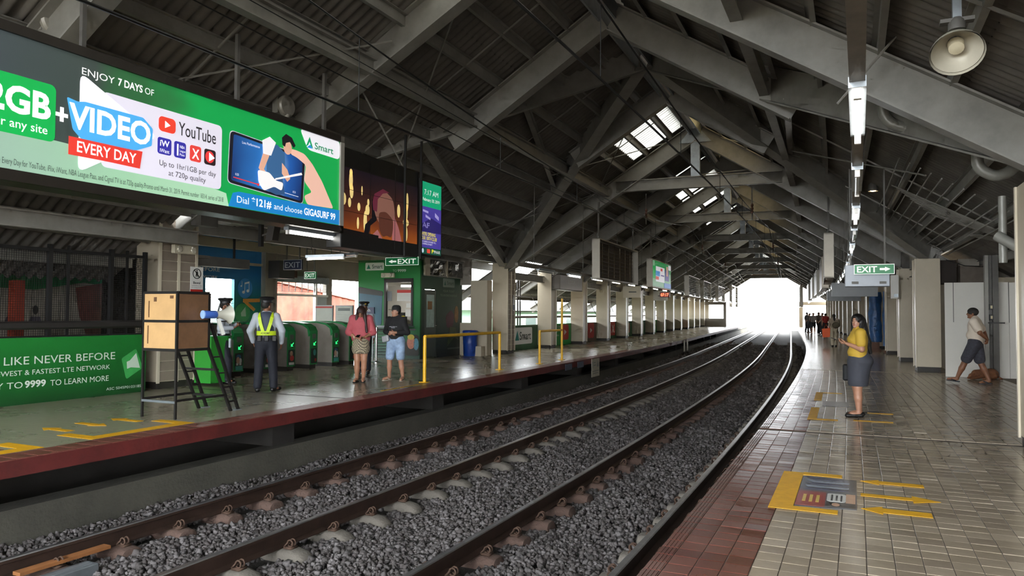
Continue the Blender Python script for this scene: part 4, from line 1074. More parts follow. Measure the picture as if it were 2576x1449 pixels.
# ------------------------------------------------------------------ fare gates
GREEN = mat('gate_green', '#1c7a40', .35, 0, .08, 3); GREY = mat('brushed_gate_steel', '#938b82', .38, .4, .15, 2)
LEDG = glow('lit_green_arrow', '#22e060', 4.0)
def gate(i, s, label, picture):
    t = thing('fare_gate', label, 'turnstile', s, -8.0, ZL, group='fare gates of the ticket hall')
    W2 = .14
    out = [(0, .10), (0, .92), (-.06, 1.02), (-.22, 1.10), (-.5, 1.14), (-1.75, 1.14), (-1.9, 1.05), (-1.95, .9), (-1.95, .10)]
    MB().prism(out, -W2 + .01, W2 - .01, plane='xz').build('body', GREY, t)
    hood = [(-.02, .80), (.012, .92), (-.052, 1.035), (-.215, 1.118), (-.5, 1.158), (-1.75, 1.158), (-1.75, 1.12), (-.5, 1.12), (-.22, 1.07), (-.08, .98), (-.05, .8)]
    MB().prism(hood, -W2 - .004, W2 + .004, plane='xz').build('hood', GREEN, t)
    MB().box(0, .014, -W2, W2, .1, .94).build('front_panel', GREEN, t)
    MB().box(-1.93, -.02, -W2 + .03, W2 - .03, 0, .1).build('plinth', BASE, t)
    MB().box(.014, .02, -.06, .07, .74, .86).build('card_reader', mat('reader_grey', '#5a5f58', .3, .1, .05), t)
    mb = MB(); mb.prism(ellipse(.03, .62, .06, .065, 18), .014, .018, 0)
    c_ = .62; mb.prism([(.075, c_ + .035), (.06, c_ + .05), (.0, c_ - .015), (.0, c_ + .02), (-.018, c_ + .02), (-.018, c_ - .045), (.05, c_ - .045), (.05, c_ - .028), (.012, c_ - .028)], .018, .021, 1)
    mb.build('arrow_lamp', [BLACK, LEDG], t)
    mb = MB(); mb.prism(rrect(-.11, .12, .13, .5, .02), .014, .016, 0)
    if picture == 0:
        mb.prism(ellipse(.0, .42, .07, .05), .016, .018, 1); mb.prism(ellipse(-.02, .34, .05, .08), .016, .0185, 2); mb.prism(ellipse(.05, .33, .04, .06), .016, .018, 3); mb.box(.016, .018, -.09, .11, .13, .22, 4); mb.box(.016, .0185, -.07, -.01, .235, .285, 3); mb.box(.016, .0185, .02, .08, .235, .285, 3)
    elif picture == 1:
        mb.prism(ellipse(.02, .3, .07, .07), .016, .018, 5); mb.prism(ellipse(0, .41, .05, .06), .016, .018, 2); mb.box(.016, .018, -.08, .1, .14, .2, 3)
    else:
        mb.prism(ellipse(.03, .4, .05, .08), .016, .018, 4); mb.box(.016, .018, .03, .1, .17, .25, 5)
    mb.build('front_sticker', [mat('sticker_dark', '#1d2a24', .5, 0, .2, 10), mat('sticker_blue', '#2f5576', .5, 0, 0), mat('sticker_skin', '#b08a74', .5, 0, .1), mat('sticker_pale', '#b9bcb6', .5, 0, 0), mat('sticker_teal', '#3d8f86', .5, 0, 0), mat('sticker_red', '#9a2a28', .5, 0, 0)], t)
gl = ['green and steel fare gate nearest the plank column', 'second green fare gate, beside the guard with megaphone', 'third green fare gate, behind the guard in the yellow vest', 'fourth green fare gate from the plank column', 'fifth green fare gate from the plank column', 'sixth green fare gate from the plank column', 'last green fare gate, next to the ticket booth']
for i, (s, pc) in enumerate(((15.85, 0), (16.76, 0), (17.68, 1), (18.48, 1), (19.32, 2), (20.22, 0), (20.95, 2))):
    gate(i, s, gl[i], pc)
b = thing('counter_box', 'small bright green box counter beside the plank column', 'counter', 14.95, -7.0, ZL)
MB().box(-.22, .2, -.12, .38, .05, .92).build('box', mat('bright_green_board', '#2a8a2c', .5, 0, .08, 2), b); MB().box(-.24, .22, -.14, .40, .92, .94).build('top', LGREENP, b)
for i, (u, lab) in enumerate(((-9.72, 'white notice board with a red band on stand behind the fare gates'), (-9.02, 'framed station map board standing behind the fare gates'))):
    t = thing('notice_board', lab, 'board', 22, u, ZL)
    MB().box(-.3, .3, -.03, .03, .95, 1.6).build('frame', mat('grey_board_frame', '#8c908e', .4, .2, .05), t); MB().box(-.27, .27, -.036, -.03, .98, 1.57).build('sheet', mat('pale_sheet', '#b7bbb0', .5, 0, .05), t)
    for x in (-.25, .25): MB().bar((x, 0, 0), (x, 0, .95), .04).build('leg', STEEL, t)
    mb = MB()
    if i == 0: mb.box(-.3, .3, -.04, -.036, 1.52, 1.57)
    else:
        mb.box(-.2, .22, -.04, -.036, 1.44, 1.52)
        for j in range(5): mb.bar((-.25, -.038, 1.05 + j * .07), (.25, -.038, 1.12 + j * .05), .003)
    mb.build('print', REDP if i == 0 else mat('grey_ink', '#6f746f', .5, 0, 0), t)
# ------------------------------------------------------------------ ticket booth
bo = thing('ticket_booth', 'green printed ticket booth with a counter window', 'booth', 23.7, -7.5, ZL)
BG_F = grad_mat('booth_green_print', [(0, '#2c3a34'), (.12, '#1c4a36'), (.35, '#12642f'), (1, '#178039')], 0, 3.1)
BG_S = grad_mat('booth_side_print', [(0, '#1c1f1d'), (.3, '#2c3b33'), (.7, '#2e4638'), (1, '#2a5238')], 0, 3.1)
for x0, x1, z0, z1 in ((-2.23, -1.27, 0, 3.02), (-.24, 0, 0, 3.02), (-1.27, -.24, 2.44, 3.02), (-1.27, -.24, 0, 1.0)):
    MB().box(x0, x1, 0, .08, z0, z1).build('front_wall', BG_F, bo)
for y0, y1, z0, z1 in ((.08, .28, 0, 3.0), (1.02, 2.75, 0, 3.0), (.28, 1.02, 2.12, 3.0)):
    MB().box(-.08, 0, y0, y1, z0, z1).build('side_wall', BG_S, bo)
MB().box(-2.23, 0, 2.67, 2.75, 0, 1.3).build('rear_wall', WALLG, bo); MB().box(-2.23, -2.15, .08, 2.75, 0, 1.2).build('far_wall', WALLG, bo)
MB().box(-2.23, 0, 0, 2.75, 2.95, 3.02).build('roof', STEEL, bo)
dr = MB().box(-.06, -.01, .30, 1.0, .02, 2.1).build('door', mat('grey_green_door', '#4d564e', .4, .1, .06, 2), bo)
MB().box(-.005, .004, .40, .86, .95, 1.95).build('door_pane', mat('pale_door_glass', '#9fb6b2', .15, 0, .2, 5), dr); MB().box(.004, .02, .45, .7, 1.5, 1.75).build('door_notice', mat('brown_notice', '#8a6a48', .6, 0, 0), dr)
MB().bar((.03, .88, 1.0), (.03, .98, 1.0), .02).build('door_handle', CHROME, dr)
wf = MB()
for r in ((-1.27, -1.2, 1.0, 2.44), (-.31, -.24, 1.0, 2.44), (-1.27, -.24, 2.32, 2.44), (-1.27, -.24, 1.0, 1.06)): wf.box(r[0], r[1], -.02, .09, r[2], r[3])
wf.build('window_frame', mat('dark_window_frame', '#231a17', .4, 0, .05), bo)
MB().box(-1.3, -.2, -.35, .05, .96, 1.0).build('counter_top', GALV, bo)
mb = MB(); mb.box(-.83, -.33, .03, .04, 1.75, 2.0, 0); mb.box(-.83, -.33, .028, .04, 2.0, 2.09, 1); mb.box(-.5, -.34, .03, .04, 1.55, 1.68, 0); mb.box(-.53, -.33, .03, .04, 1.28, 1.5, 0); mb.box(-.66, -.55, .03, .04, 1.12, 1.3, 2); mb.box(-1.18, -1.02, .03, .04, 1.75, 2.05, 3)
for j in range(4): mb.box(-.8, -.36, .026, .03, 1.79 + j * .05, 1.793 + j * .05, 3)
mb.build('posted_notices', [mat('paper_white', '#c9c7c0', .6, 0, .03), REDP, mat('yellow_card', '#d8c520', .5, 0, 0), mat('grey_print', '#77787a', .6, 0, .1)], bo)
MB().box(-1.1, -.75, .3, .5, 1.0, 1.4).build('monitor', BLACK, bo)
MB().box(-1.05, -.62, .6, .64, 2.2, 2.26).build('inside_lamp', TUBE, bo)
mb = MB(); mb.prism(rrect(-1.97, -1.29, 2.70, 2.94, .03), -.006, 0, 0, 'xz'); text(mb, 'Smart', -1.72, -1.34, 2.76, .12, -.008, 1, .01, plane='xz'); mb.prism([(-1.92, 2.75), (-1.78, 2.75), (-1.85, 2.89)], -.009, -.006, 2, 'xz')
text(mb, 'TO', -.98, -.83, 2.64, .075, -.004, 0, plane='xz'); text(mb, '9999', -.8, -.5, 2.64, .08, -.004, 0, .03, plane='xz')
FGM = [mat('booth_white', '#c9d2c9', .5, 0, 0), mat('booth_ink', '#254a3c', .5, 0, 0), mat('teal_logo2', '#1a7a66', .5, 0, 0), mat('phone_blue', '#1f4f62', .4, 0, .2, 2), mat('phone_black', '#24231f', .4, 0, .1), mat('toy_pink', '#b0705a', .6, 0, .3, 9), mat('toy_blue', '#4a7a8a', .6, 0, .3, 9), mat('toy_yellow', '#b8a23c', .6, 0, .2, 9)]
mb.build('front_lettering', FGM, bo); mb = MB()
mb.prism(rpoly([(-2.2, 2.1), (-1.34, 1.95), (-1.36, 1.0), (-2.2, 1.0)], .1), -.006, 0, 3, 'xz'); mb.prism(rpoly([(-2.22, 2.2), (-1.32, 2.05), (-1.32, 1.9), (-2.22, 2.0)], .05), -.01, 0, 4, 'xz')
mb.build('phone_print', FGM, bo); mb = MB()
mb.prism(rpoly([(-.2, .75), (-.02, .7), (-.02, .1), (-.5, .1), (-.6, .4)], .08), -.006, 0, 4, 'xz'); mb.prism(ellipse(-.3, .5, .14, .2), -.01, 0, 5, 'xz'); mb.prism(ellipse(-.12, .45, .09, .18), -.01, 0, 6, 'xz'); mb.prism(ellipse(-.3, .66, .12, .08), -.012, 0, 7, 'xz')
mb.build('toy_print', FGM, bo)
mb = MB(); mb.prism(rrect(1.42, 2.2, 2.22, 2.5, .03), 0, .004, 0); text(mb, 'Smart', 1.68, 2.15, 2.30, .12, .006, 1, .005); mb.prism([(1.48, 2.28), (1.62, 2.28), (1.55, 2.42)], .004, .007, 2)
text(mb, 'YOUR TICKET', 1.42, 2.2, 2.06, .07, .004, 0); text(mb, 'TO ENTERTAINMENT', 1.24, 2.4, 1.92, .07, .004, 0); mb.box(0, .003, 1.75, 2.6, .22, .27, 3)
mb.prism(rpoly([(1.6, 1.3), (2.0, 1.5), (2.2, 1.3), (2.1, .95), (1.7, .9)], .1), 0, .003, 4); mb.prism(ellipse(2.35, 1.35, .14, .28), 0, .004, 5); mb.prism([(1.9, .95), (2.3, .9), (2.5, .5), (2.2, .6), (1.7, .3)], 0, .005, 6)
mb.build('side_graphics', [mat('side_pale', '#7f8f84', .5, 0, 0), mat('side_ink', '#33463c', .5, 0, 0), mat('side_teal', '#2a5c50', .5, 0, 0), mat('side_grey', '#5a615c', .5, 0, 0), mat('side_maroon', '#4a2030', .5, 0, .3, 6), mat('side_ochre', '#7a5a34', .5, 0, .4, 9), mat('side_olive', '#46513c', .5, 0, .4, 6)], bo)
nb = MB(); nb.box(-1.98, -1.62, -.03, 0, 1.36, 1.56, 1); text(nb, 'NO.', -1.94, -1.74, 1.43, .06, -.032, 0, .01, plane='xz'); nb.build('number_plate', [mat('booth_white', '#c9d2c9'), mat('navy_plate', '#262c4a', .5, 0, 0)], bo)
fo = thing('foil_panel', 'crumpled silver foil covering the upper booth side windows', 'panel', 23.75, -7.45, 2.6)
FOIL = mat('crinkled_foil', '#9a9a98', .18, 1, .5, 3, 1.0, 6)
for y0, y1 in ((.35, 1.4), (1.5, 2.7)):
    f_ = MB(); n = 8
    vs = [(.03 + random.uniform(-.04, .04), y0 + (y1 - y0) * i / n, .5 * j / 4) for i in range(n + 1) for j in range(5)]
    f_.add(vs, [(i * 5 + j, (i + 1) * 5 + j, (i + 1) * 5 + j + 1, i * 5 + j + 1) for i in range(n) for j in range(4)]); f_.build('foil', FOIL, fo)
for y in (.05, 1.42, 2.72): MB().box(.0, .07, y, y + .06 if y > .1 else y + .28, 0, .54).build('mullion', CREAM, fo)
for z in (0, .52): MB().box(.0, .06, .05, 2.75, z, z + .04).build('frame_bar', STEEL, fo)
e2 = thing('emergency_light', 'cream emergency light above the ticket booth window', 'light', 23.68, -8.55, 2.55)
MB().box(-.28, .18, -.09, 0, 0, .14).build('case', mat('aged_white_plastic', '#c4bda8', .5, 0, .05), e2, bevel=.01)
for x in (-.18, .06): MB().lathe([(.05, -.12), (.06, -.09)], (x, 0, .07), 12, axis='y').build('lamp', mat('lens_glass', '#cfcab9', .15, .2, .05), e2)
# stanchion and queue rack
sp = thing('stanchion', 'chrome stanchion post with a black belt by the booth', 'stanchion', 21.9, -7.85, ZL)
MB().lathe([(.17, 0), (.17, .015), (.05, .035), (.032, .05), (.032, .92), (.04, .93), (.04, .98), (.0, 1.0)], n=18).build('post', CHROME, sp, smooth=True)
MB().bar((.04, 0, .92), (.9, .6, .92), .005, .05).build('belt', BLACK, sp)
rk = thing('slatted_rack', 'low steel barrier with black horizontal slats in front of the booth', 'barrier', 22.7, -8.1, ZL)
MB().box(-1.0, .25, -.02, .02, .94, .98).build('top', GALV, rk)
for i in range(9): MB().box(-1.0, .25, -.012, .012, .16 + i * .085, .178 + i * .085).build('slat', BLACK, rk)
for x in (-.98, -.4, .22): MB().bar((x, 0, 0), (x, 0, .95), .035).build('post', GALV, rk)
# yellow railings
def railing(label, pts, z1, zt=None):
    t = thing('railing', label, 'railing', pts[0][0], pts[0][1], ZL)
    inv = t.matrix_basis.inverted() if False else None
    a, b_ = pts; L = b_[0] - a[0]; du = b_[1] - a[1]
    for (x, y), zz in (((0, 0), z1), ((du, L), zt or z1)):
        MB().lathe([(.035, 0), (.035, zz)], (x, y, 0), 12).build('post', YELLOW, t, smooth=True)
        MB().box(x - .08, x + .08, y - .08, y + .08, 0, .012).build('base_plate', YELLOW, t)
    MB().tube([(0, 0, z1), (du, L, z1)], .035, 12).build('top_rail', YELLOW, t, smooth=True)
railing('near yellow tubular railing beside the girl in black', ((17.4, -3.66), (21.1, -3.72)), .92)
railing('farther yellow railing whose right post rises into a tall pole', ((23.6, -3.6), (25.5, -3.62)), .90, 1.85)
bn = thing('bin', 'blue plastic drum bin against the booth end', 'bin', 26.02, -6.95, ZL)
MB().lathe([(.2, 0), (.215, .05), (.23, .4), (.235, .43), (.23, .46), (.24, .72), (.255, .74), (.255, .8), (.24, .82), (.22, .83), (.21, .78)], n=20).build('drum', mat('blue_plastic', '#123a8c', .4, 0, .08, 3), bn, smooth=True)
pr = MB().box(-7.1, -6.5, 26.35, 26.75, ZL, 2.55).map().build('wall_left', CREAM); tag(pr, 'cream wall pier beside the blue bin', 'wall', kind='structure')
wallbox('wall_base', 26.5, 27.7, -7.1, -7.0, ZL, 1.0, TEALP, pr); wallbox('wall_base', 26.35, 26.42, -11.3, -7.1, ZL, 1.15, CREAM, pr)
wallbox('wall_head', 26.35, 26.42, -11.3, -7.1, 2.4, 3.5, WALLG, pr)
cb = MB().box(-.12, .12, -.12, .12, 0, .32).build('cardboard_block', mat('cream_block', '#b5ab96', .6, 0, .05), bevel=.005); place(cb, 26.1, -6.65, ZL); tag(cb, 'low cream block between the blue bin and the column', 'block')
def extinguisher(label, s, u, z, group=None):
    t = thing('fire_extinguisher', label, 'extinguisher', s, u, z, group=group)
    MB().lathe([(.06, 0), (.075, .02), (.075, .36), (.05, .43), (.025, .45), (.025, .48)], n=14).build('cylinder', RED, t, smooth=True)
    MB().box(-.03, .05, -.015, .015, .47, .53).build('valve', BLACK, t); MB().tube([(.03, 0, .5), (.09, 0, .45), (.08, 0, .2)], .01, 6).build('hose', BLACK, t)
extinguisher('red fire extinguisher left of the sticker column', 27.3, -7.0, 1.0)
extinguisher('small red extinguisher far along the far platform', 50.9, -6.75, 1.1)
# ------------------------------------------------------------------ floor markings
def mark(label, polys, z, mats=TAPE, cat='marking', name='floor_marking'):
    mb = MB()
    for p in polys: mb.prism([(u, s) for s, u in p], z + .0015, z + .004, plane='xy')
    return tag(mb.map().build(name, mats), label, cat)
def arrow(s, u0, u1, w=.05, hw=.11, hl=.2):
    d = 1 if u1 > u0 else -1
    return [(s - w, u0), (s - w, u1 - d * hl), (s - hw, u1 - d * hl), (s, u1), (s + hw, u1 - d * hl), (s + w, u1 - d * hl), (s + w, u0)]
mark('yellow bracket on the far platform floor below the wooden stand', [[(9.95, -3.40), (11.35, -3.40), (11.35, -3.58), (9.95, -3.58)], [(9.95, -3.58), (10.1, -3.58), (10.1, -4.0), (9.95, -4.0)], [(11.2, -3.58), (11.35, -3.58), (11.35, -4.0), (11.2, -4.0)]], ZL)
mark('leftmost yellow floor arrow pointing away from the track', [arrow(10.22, -4.15, -4.68)], ZL); mark('middle yellow floor arrow pointing to the track', [arrow(10.68, -4.68, -4.15)], ZL); mark('yellow floor arrow nearest the stand legs', [arrow(11.12, -4.1, -4.66)], ZL)
mark('yellow bracket at the bottom left edge of the far platform', [[(7.4, -3.40), (9.42, -3.40), (9.42, -3.58), (7.4, -3.58)], [(9.25, -3.58), (9.42, -3.58), (9.42, -4.0), (9.25, -4.0)]], ZL)
mark('brown square inside the bottom left yellow bracket', [[(8.2, -3.62), (9.15, -3.62), (9.15, -3.95), (8.2, -3.95)]], ZL, mat('brown_floor_print', '#7a4a34', .4, 0, .2, 5), 'sticker', 'floor_sticker')
mark('faint yellow strip on the far platform by the girl in black', [[(15.6, -3.45), (17.3, -3.52), (17.3, -3.58), (15.6, -3.51)]], ZL)
mark('yellow bracket around the printed floor sticker', [[(10.58, 3.585), (12.02, 3.585), (12.02, 3.76), (10.58, 3.76)], [(10.58, 3.76), (10.7, 3.76), (10.7, 4.08), (10.58, 4.08)], [(11.92, 3.76), (12.05, 3.76), (12.05, 4.09), (11.92, 4.09)]], .001)
mark('far yellow floor arrow pointing to the track beside the sticker', [arrow(11.88, 4.74, 4.24, .06, .1, .15)], .001); mark('middle yellow floor arrow pointing away from the track', [arrow(11.33, 4.24, 4.82, .05, .12, .2)], .001); mark('nearest yellow floor arrow pointing to the track', [arrow(10.85, 4.72, 4.24, .07, .12, .15)], .001)
fs = MB()
fs.prism([(3.765, 10.72), (4.21, 10.78), (4.21, 11.88), (3.765, 11.9)], .0012, .003, 0, 'xy'); fs.prism([(3.765, 10.76), (3.98, 10.78), (3.98, 11.28), (3.765, 11.28)], .003, .004, 1, 'xy')
fs.prism([(a, b) for a, b in rrect(3.99, 4.13, 10.98, 11.26, .03)], .003, .0045, 2, 'xy'); fs.prism([(4.13, 10.85), (4.2, 10.85), (4.2, 11.28), (4.13, 11.28)], .003, .004, 3, 'xy')
for j in range(5): fs.prism([(3.8 + .02 * j, 11.36 + .1 * j), (4.15, 11.38 + .1 * j), (4.15, 11.43 + .1 * j), (3.8, 11.42 + .1 * j)], .003, .004, 4 if j % 2 else 5, 'xy')
fs.prism([(3.99, 10.80), (4.2, 10.80), (4.2, 10.96), (3.99, 10.96)], .003, .0042, 6, 'xy'); fs.prism(ellipse(4.06, 10.88, .03, .05, 12), .0042, .005, 3, 'xy')
for j, (a, b_) in enumerate(((11.0, 11.22), (11.02, 11.2), (10.99, 11.21))): fs.prism([(4.02 + j * .035, a), (4.034 + j * .035, a), (4.034 + j * .035, b_), (4.02 + j * .035, b_)], .0046, .0052, 7, 'xy')
for j in range(3): fs.prism([(3.81 + j * .05, 10.9), (3.835 + j * .05, 10.9), (3.835 + j * .05, 11.15), (3.81 + j * .05, 11.15)], .0042, .005, 8, 'xy')
tag(fs.map().build('floor_sticker', [mat('fs_grey', '#4d4f55', .25, 0, .1), mat('fs_red', '#8a2f22', .25, 0, .1), mat('fs_white', '#b9b9b4', .25, 0, 0), mat('fs_tan', '#b08a70', .25, 0, .1), mat('fs_slate', '#6d7480', .25, 0, .3, 14), mat('fs_navy', '#33344e', .25, 0, .3, 14), mat('fs_dark', '#2b2420', .25, 0, .2), mat('fs_ink', '#2a2a2e', .3, 0, 0), mat('fs_gold', '#b89a3c', .3, 0, 0)]), 'printed red and grey floor sticker inside the yellow bracket', 'sticker')
mark('second yellow bracket on the near platform left of the woman in yellow', [[(15.85, 3.6), (17.3, 3.6), (17.3, 3.72), (15.85, 3.72)], [(15.85, 3.72), (15.97, 3.72), (15.97, 4.0), (15.85, 4.0)]], .001)
mark('yellow floor stripe at the feet of the woman in yellow', [[(15.95, 4.2), (16.05, 4.2), (16.05, 4.7), (15.95, 4.7)], [(16.9, 4.4), (17.0, 4.4), (17.0, 4.75), (16.9, 4.75)]], .001)
mark('third yellow bracket farther along the near platform', [[(18.4, 3.6), (19.8, 3.6), (19.8, 3.72), (18.4, 3.72)], [(19.7, 3.72), (19.8, 3.72), (19.8, 4.05), (19.7, 4.05)]], .001)
mark('worn grey sticker between the far yellow brackets', [[(17.6, 3.75), (18.3, 3.75), (18.3, 4.15), (17.6, 4.15)]], .001, mat('worn_sticker', '#5d5a60', .25, 0, .3, 12), 'sticker', 'floor_sticker')
# ------------------------------------------------------------------ boards hung over the far platform edge
def hung_board(label, s0, s1, z0, z1, u, mode, side=-1, group=None):
    t = thing('hanging_light_box', label, 'light box', (s0 + s1) / 2, u, 0, group=group); hl = (s1 - s0) / 2; sx = 1 if side < 0 else -1
    CASE = mat('cream_metal_case', '#a39c8f', .4, .2, .06)
    b0, b1 = sorted((0, -.26 * sx))
    MB().box(b0, b1, -hl, -hl + .03, z0, z1).build('end_panel', CASE, t); MB().box(b0, b1, hl - .03, hl, z0, z1).build('end_panel', CASE, t)
    for z in (z0, z1 - .04): MB().box(b0, b1, -hl, hl, z, z + .04).build('frame_rail', CASE, t)
    if mode == 'open':
        MB().box(*sorted((-.24 * sx, -.26 * sx)), -hl + .03, hl - .03, z0, z1).build('back_panel', mat('brown_back', '#4f4438', .7, 0, .3, 3), t)
        for i in range(1, 7): MB().box(*sorted((-.12 * sx, -.14 * sx)), -hl + 2 * hl * i / 7 - .012, -hl + 2 * hl * i / 7 + .012, z0 + .04, z1 - .04).build('upright', mat('tan_upright', '#7a6d58', .6, 0, .1), t)
        for i in range(10): MB().box(*sorted((-.08 * sx, -.1 * sx)), -hl + .03, hl - .6, z0 + .1 + i * (z1 - z0 - .2) / 9, z0 + .115 + i * (z1 - z0 - .2) / 9).build('louvre', mat('dark_louvre', '#3a3128', .6, 0, .2), t)
    elif mode == 'open_lit':
        for i in range(1, 5): MB().box(*sorted((-.12 * sx, -.14 * sx)), -hl + 2 * hl * i / 5 - .02, -hl + 2 * hl * i / 5 + .02, z0 + .04, z1 - .04).build('upright', STEEL_D, t)
        for i in range(10): MB().box(*sorted((-.08 * sx, -.1 * sx)), -hl + .03, hl - .03, z0 + .1 + i * (z1 - z0 - .2) / 9, z0 + .125 + i * (z1 - z0 - .2) / 9).build('louvre', STEEL_D, t)
    elif mode == 'ad':
        mb = MB(); y = lambda f: -hl + .05 + (2 * hl - .1) * f; zz = lambda f: z0 + .05 + (z1 - z0 - .1) * f
        def q(a, b, c, d, k, x): mb.box(*sorted((x * sx, (x - .004) * sx)), y(a), y(b), zz(c), zz(d), k)
        q(0, 1, 0, 1, 0, 0.0); q(.1, 1, .6, 1, 1, .003); q(0, .13, .3, .78, 2, .006); q(.15, .62, .2, .8, 3, .005); q(.14, .36, .42, .62, 4, .009); q(.14, .3, .28, .4, 5, .009); q(.4, .5, .65, .75, 5, .009); q(.42, .6, .45, .5, 6, .009); q(.65, .88, .3, .75, 6, .008); q(.72, .82, .5, .9, 7, .012); q(.85, 1, .78, .98, 3, .008); q(.6, 1, 0, .2, 8, .009)
        mb.build('lit_face', [glow('ad_pale', '#7fae8c', .6), glow('ad_green', '#1a8f48', .6), glow('ad_green2', '#12a04a', .7), glow('ad_white', '#dedce4', .7), glow('ad_blue', '#4a90d0', .7), glow('ad_red', '#cc3a34', .7), glow('ad_violet', '#5a4a94', .6), glow('ad_skin', '#c89c88', .6), glow('ad_blue2', '#3a6ab4', .7)], t)
        MB().box(*sorted((-.2 * sx, -.24 * sx)), -hl + .03, hl - .03, z0, z1).build('back_panel', CASE, t)
    else:
        MB().box(*sorted((-.01 * sx, -.03 * sx)), -hl + .03, hl - .03, z0, z1).build('blank_face', mat('grey_blank_face', '#77736b', .5, .1, .1, 2), t)
    for yv in (-hl + .3, hl - .3): MB().bar((-.13 * sx, yv, z1), (-.13 * sx, yv, rz(3.1) - .1), .05).build('hanger_rod', STEEL_D, t)
    return t
hung_board('empty brown louvred light box hung over the far platform edge', 27.45, 32.9, 2.6, 3.92, -3.0, 'open')
hung_board('small green lit advert box beyond the empty louvred box', 35.8, 40.4, 2.62, 3.84, -3.0, 'ad')
hung_board('dark louvred box hung beyond the small lit advert', 47.4, 52.7, 2.5, 3.7, -3.05, 'open_lit'); hung_board('bright see-through louvred frame beside the far opening', 55.2, 60, 2.5, 3.72, -3.05, 'open_lit'); hung_board('last louvred frame at the left of the far opening', 66, 72, 2.5, 3.75, -3.05, 'open_lit')
hung_board('tall louvred screen framing the left side of the far opening', 84, 93, 2.2, 4.5, -3.3, 'open_lit'); hung_board('tall louvred screen framing the right side of the far opening', 84, 93, 2.2, 4.5, 3.3, 'open_lit', 1)
for i, (a, b_) in enumerate(((27.5, 33), (37, 42), (46.5, 51), (55, 60), (66, 72))):
    hung_board(['nearest', 'second', 'third', 'fourth', 'last'][i] + ' plain light box hung over the near platform edge', a, b_, 2.55, 3.85, 3.68, 'blank', 1)
# ------------------------------------------------------------------ light strips along both platforms
TRAY = mat('dusty_tray', '#6b655c', .5, .4, .25, 5)
for side, u, z in ((-1, -3.42, 2.62), (1, 4.24, 2.70)):
    t = thing('lighting_tray', 'long suspended lighting tray above the ' + ('far' if side < 0 else 'near') + ' platform edge', 'cable tray', 30, u, 0)
    s0 = 21.5 if side < 0 else 4.0
    mb = MB(); S = frange(s0, 94, 1.0)
    mb.loft([[(u - .04, s, z + .06), (u + .04, s, z + .06), (u + .04, s, z + .14), (u - .04, s, z + .14)] for s in S]); in_parent(mb.map().build('channel', TRAY), t)
    for s in frange(s0 + 1.2, 70, 4.5):
        mb = MB(); mb.bar((u, s, z + .14), (u, s, rz(abs(u), -.05)), .014); in_parent(mb.map().build('hanger_rod', STEEL_D), t)
    n = 0
    s = 23.6 if side < 0 else 9.5
    while s < 93:
        lit = (n % 2 == 0) or s > 24
        if side < 0: lit = n >= 1
        idx = n
        lab = ('%s %s tube lamp from the camera on the %s platform tray' % (ORD[n], 'lit' if lit else 'unlit', 'far' if side < 0 else 'near'))
        tube_light('tube_light', lab, s, u, z, 1.15, lit, 'tube lamps of the ' + ('far' if side < 0 else 'near') + ' platform'); s += 2.5; n += 1
ck = thing('clock', 'red digital clock hanging over the far platform', 'clock', 40.5, -3.3, 2.28)
MB().box(-.24, .24, -.05, .05, 0, .24).build('case', mat('red_black_case', '#5a0c0a', .4, 0, .05, emit=.1), ck)
mb = MB(); text(mb, '07:17', -.19, .19, .05, .14, -.053, 0, .02, plane='xz'); mb.build('digits', glow('lit_red_digits', '#ff5a3c', 8), ck)
gb = thing('hanging_cabinet', 'grey metal destination box fixed between the far platform columns', 'cabinet', 33.8, -6.1, 2.42)
MB().box(-.25, .1, -1.5, 1.6, 0, .62).build('case', mat('dull_grey_case', '#6c6660', .4, .2, .1), gb, bevel=.02); mb = MB(); text(mb, 'EDSA', -.4, .6, .28, .16, .102, 0); mb.build('lettering', mat('dull_ink', '#8d8880', .5, 0, 0), gb)
for i, s in enumerate((42.5, 51.5)):
    t = thing('platform_sign', ['cream hanging sign panel near the fifth far platform column', 'bright cream sign panel near the red clock'][i], 'sign', s, -5.4, 2.3)
    MB().box(-.4, .5, -.04, .04, 0, .6).build('panel', WHITE if i else CREAM_L, t); MB().bar((0, 0, .6), (0, 0, 1.5), .03).build('hanger_rod', STEEL_D, t); MB().box(-.1, .3, -.044, -.04, .27, .33).build('faded_print', mat('grey_ink', '#6f746f', .5, 0, 0), t)
wp = thing('trackside_sign', 'white warning sign hung on the far platform edge', 'sign', 26.9, -2.98, -.5)
MB().box(0, .012, -.42, .42, 0, .56).build('board', mat('dull_white_board', '#a5a092', .6, 0, .15, 4), wp)
mb = MB(); mb.prism([(.1, .3), (.34, .3), (.22, .5)], .012, .015); [mb.box(.012, .014, *r) for r in ((-.22, .0, .42, .46), (-.22, .02, .34, .38), (-.36, -.3, .28, .48), (-.34, .34, .16, .19), (-.3, .3, .09, .12))]
mb.build('lettering', mat('grey_ink', '#6f746f', .5, 0, 0), wp)
for i, s in enumerate((24.3, 25.4)):
    o = MB().box(0, .01, -.28, .28, -.12, .05).box(.01, .012, -.2, .2, -.05, -.03).build('edge_plate', mat('slate_plate', '#3b4658', .5, 0, .3, 9)); place(o, s, -2.99, 0); tag(o, ['left', 'right'][i] + ' small slate blue plate on the far platform edge by the white sign', 'plate')
ts = thing('trackside_sign', 'pair of small white boards farther along the far platform edge', 'sign', 45.4, -2.98, -.55)
for y in (-.9, .3): MB().box(0, .012, y, y + .6, 0, .6).build('board', mat('dull_white_board', '#a5a092', .6, 0, .15, 4), ts)
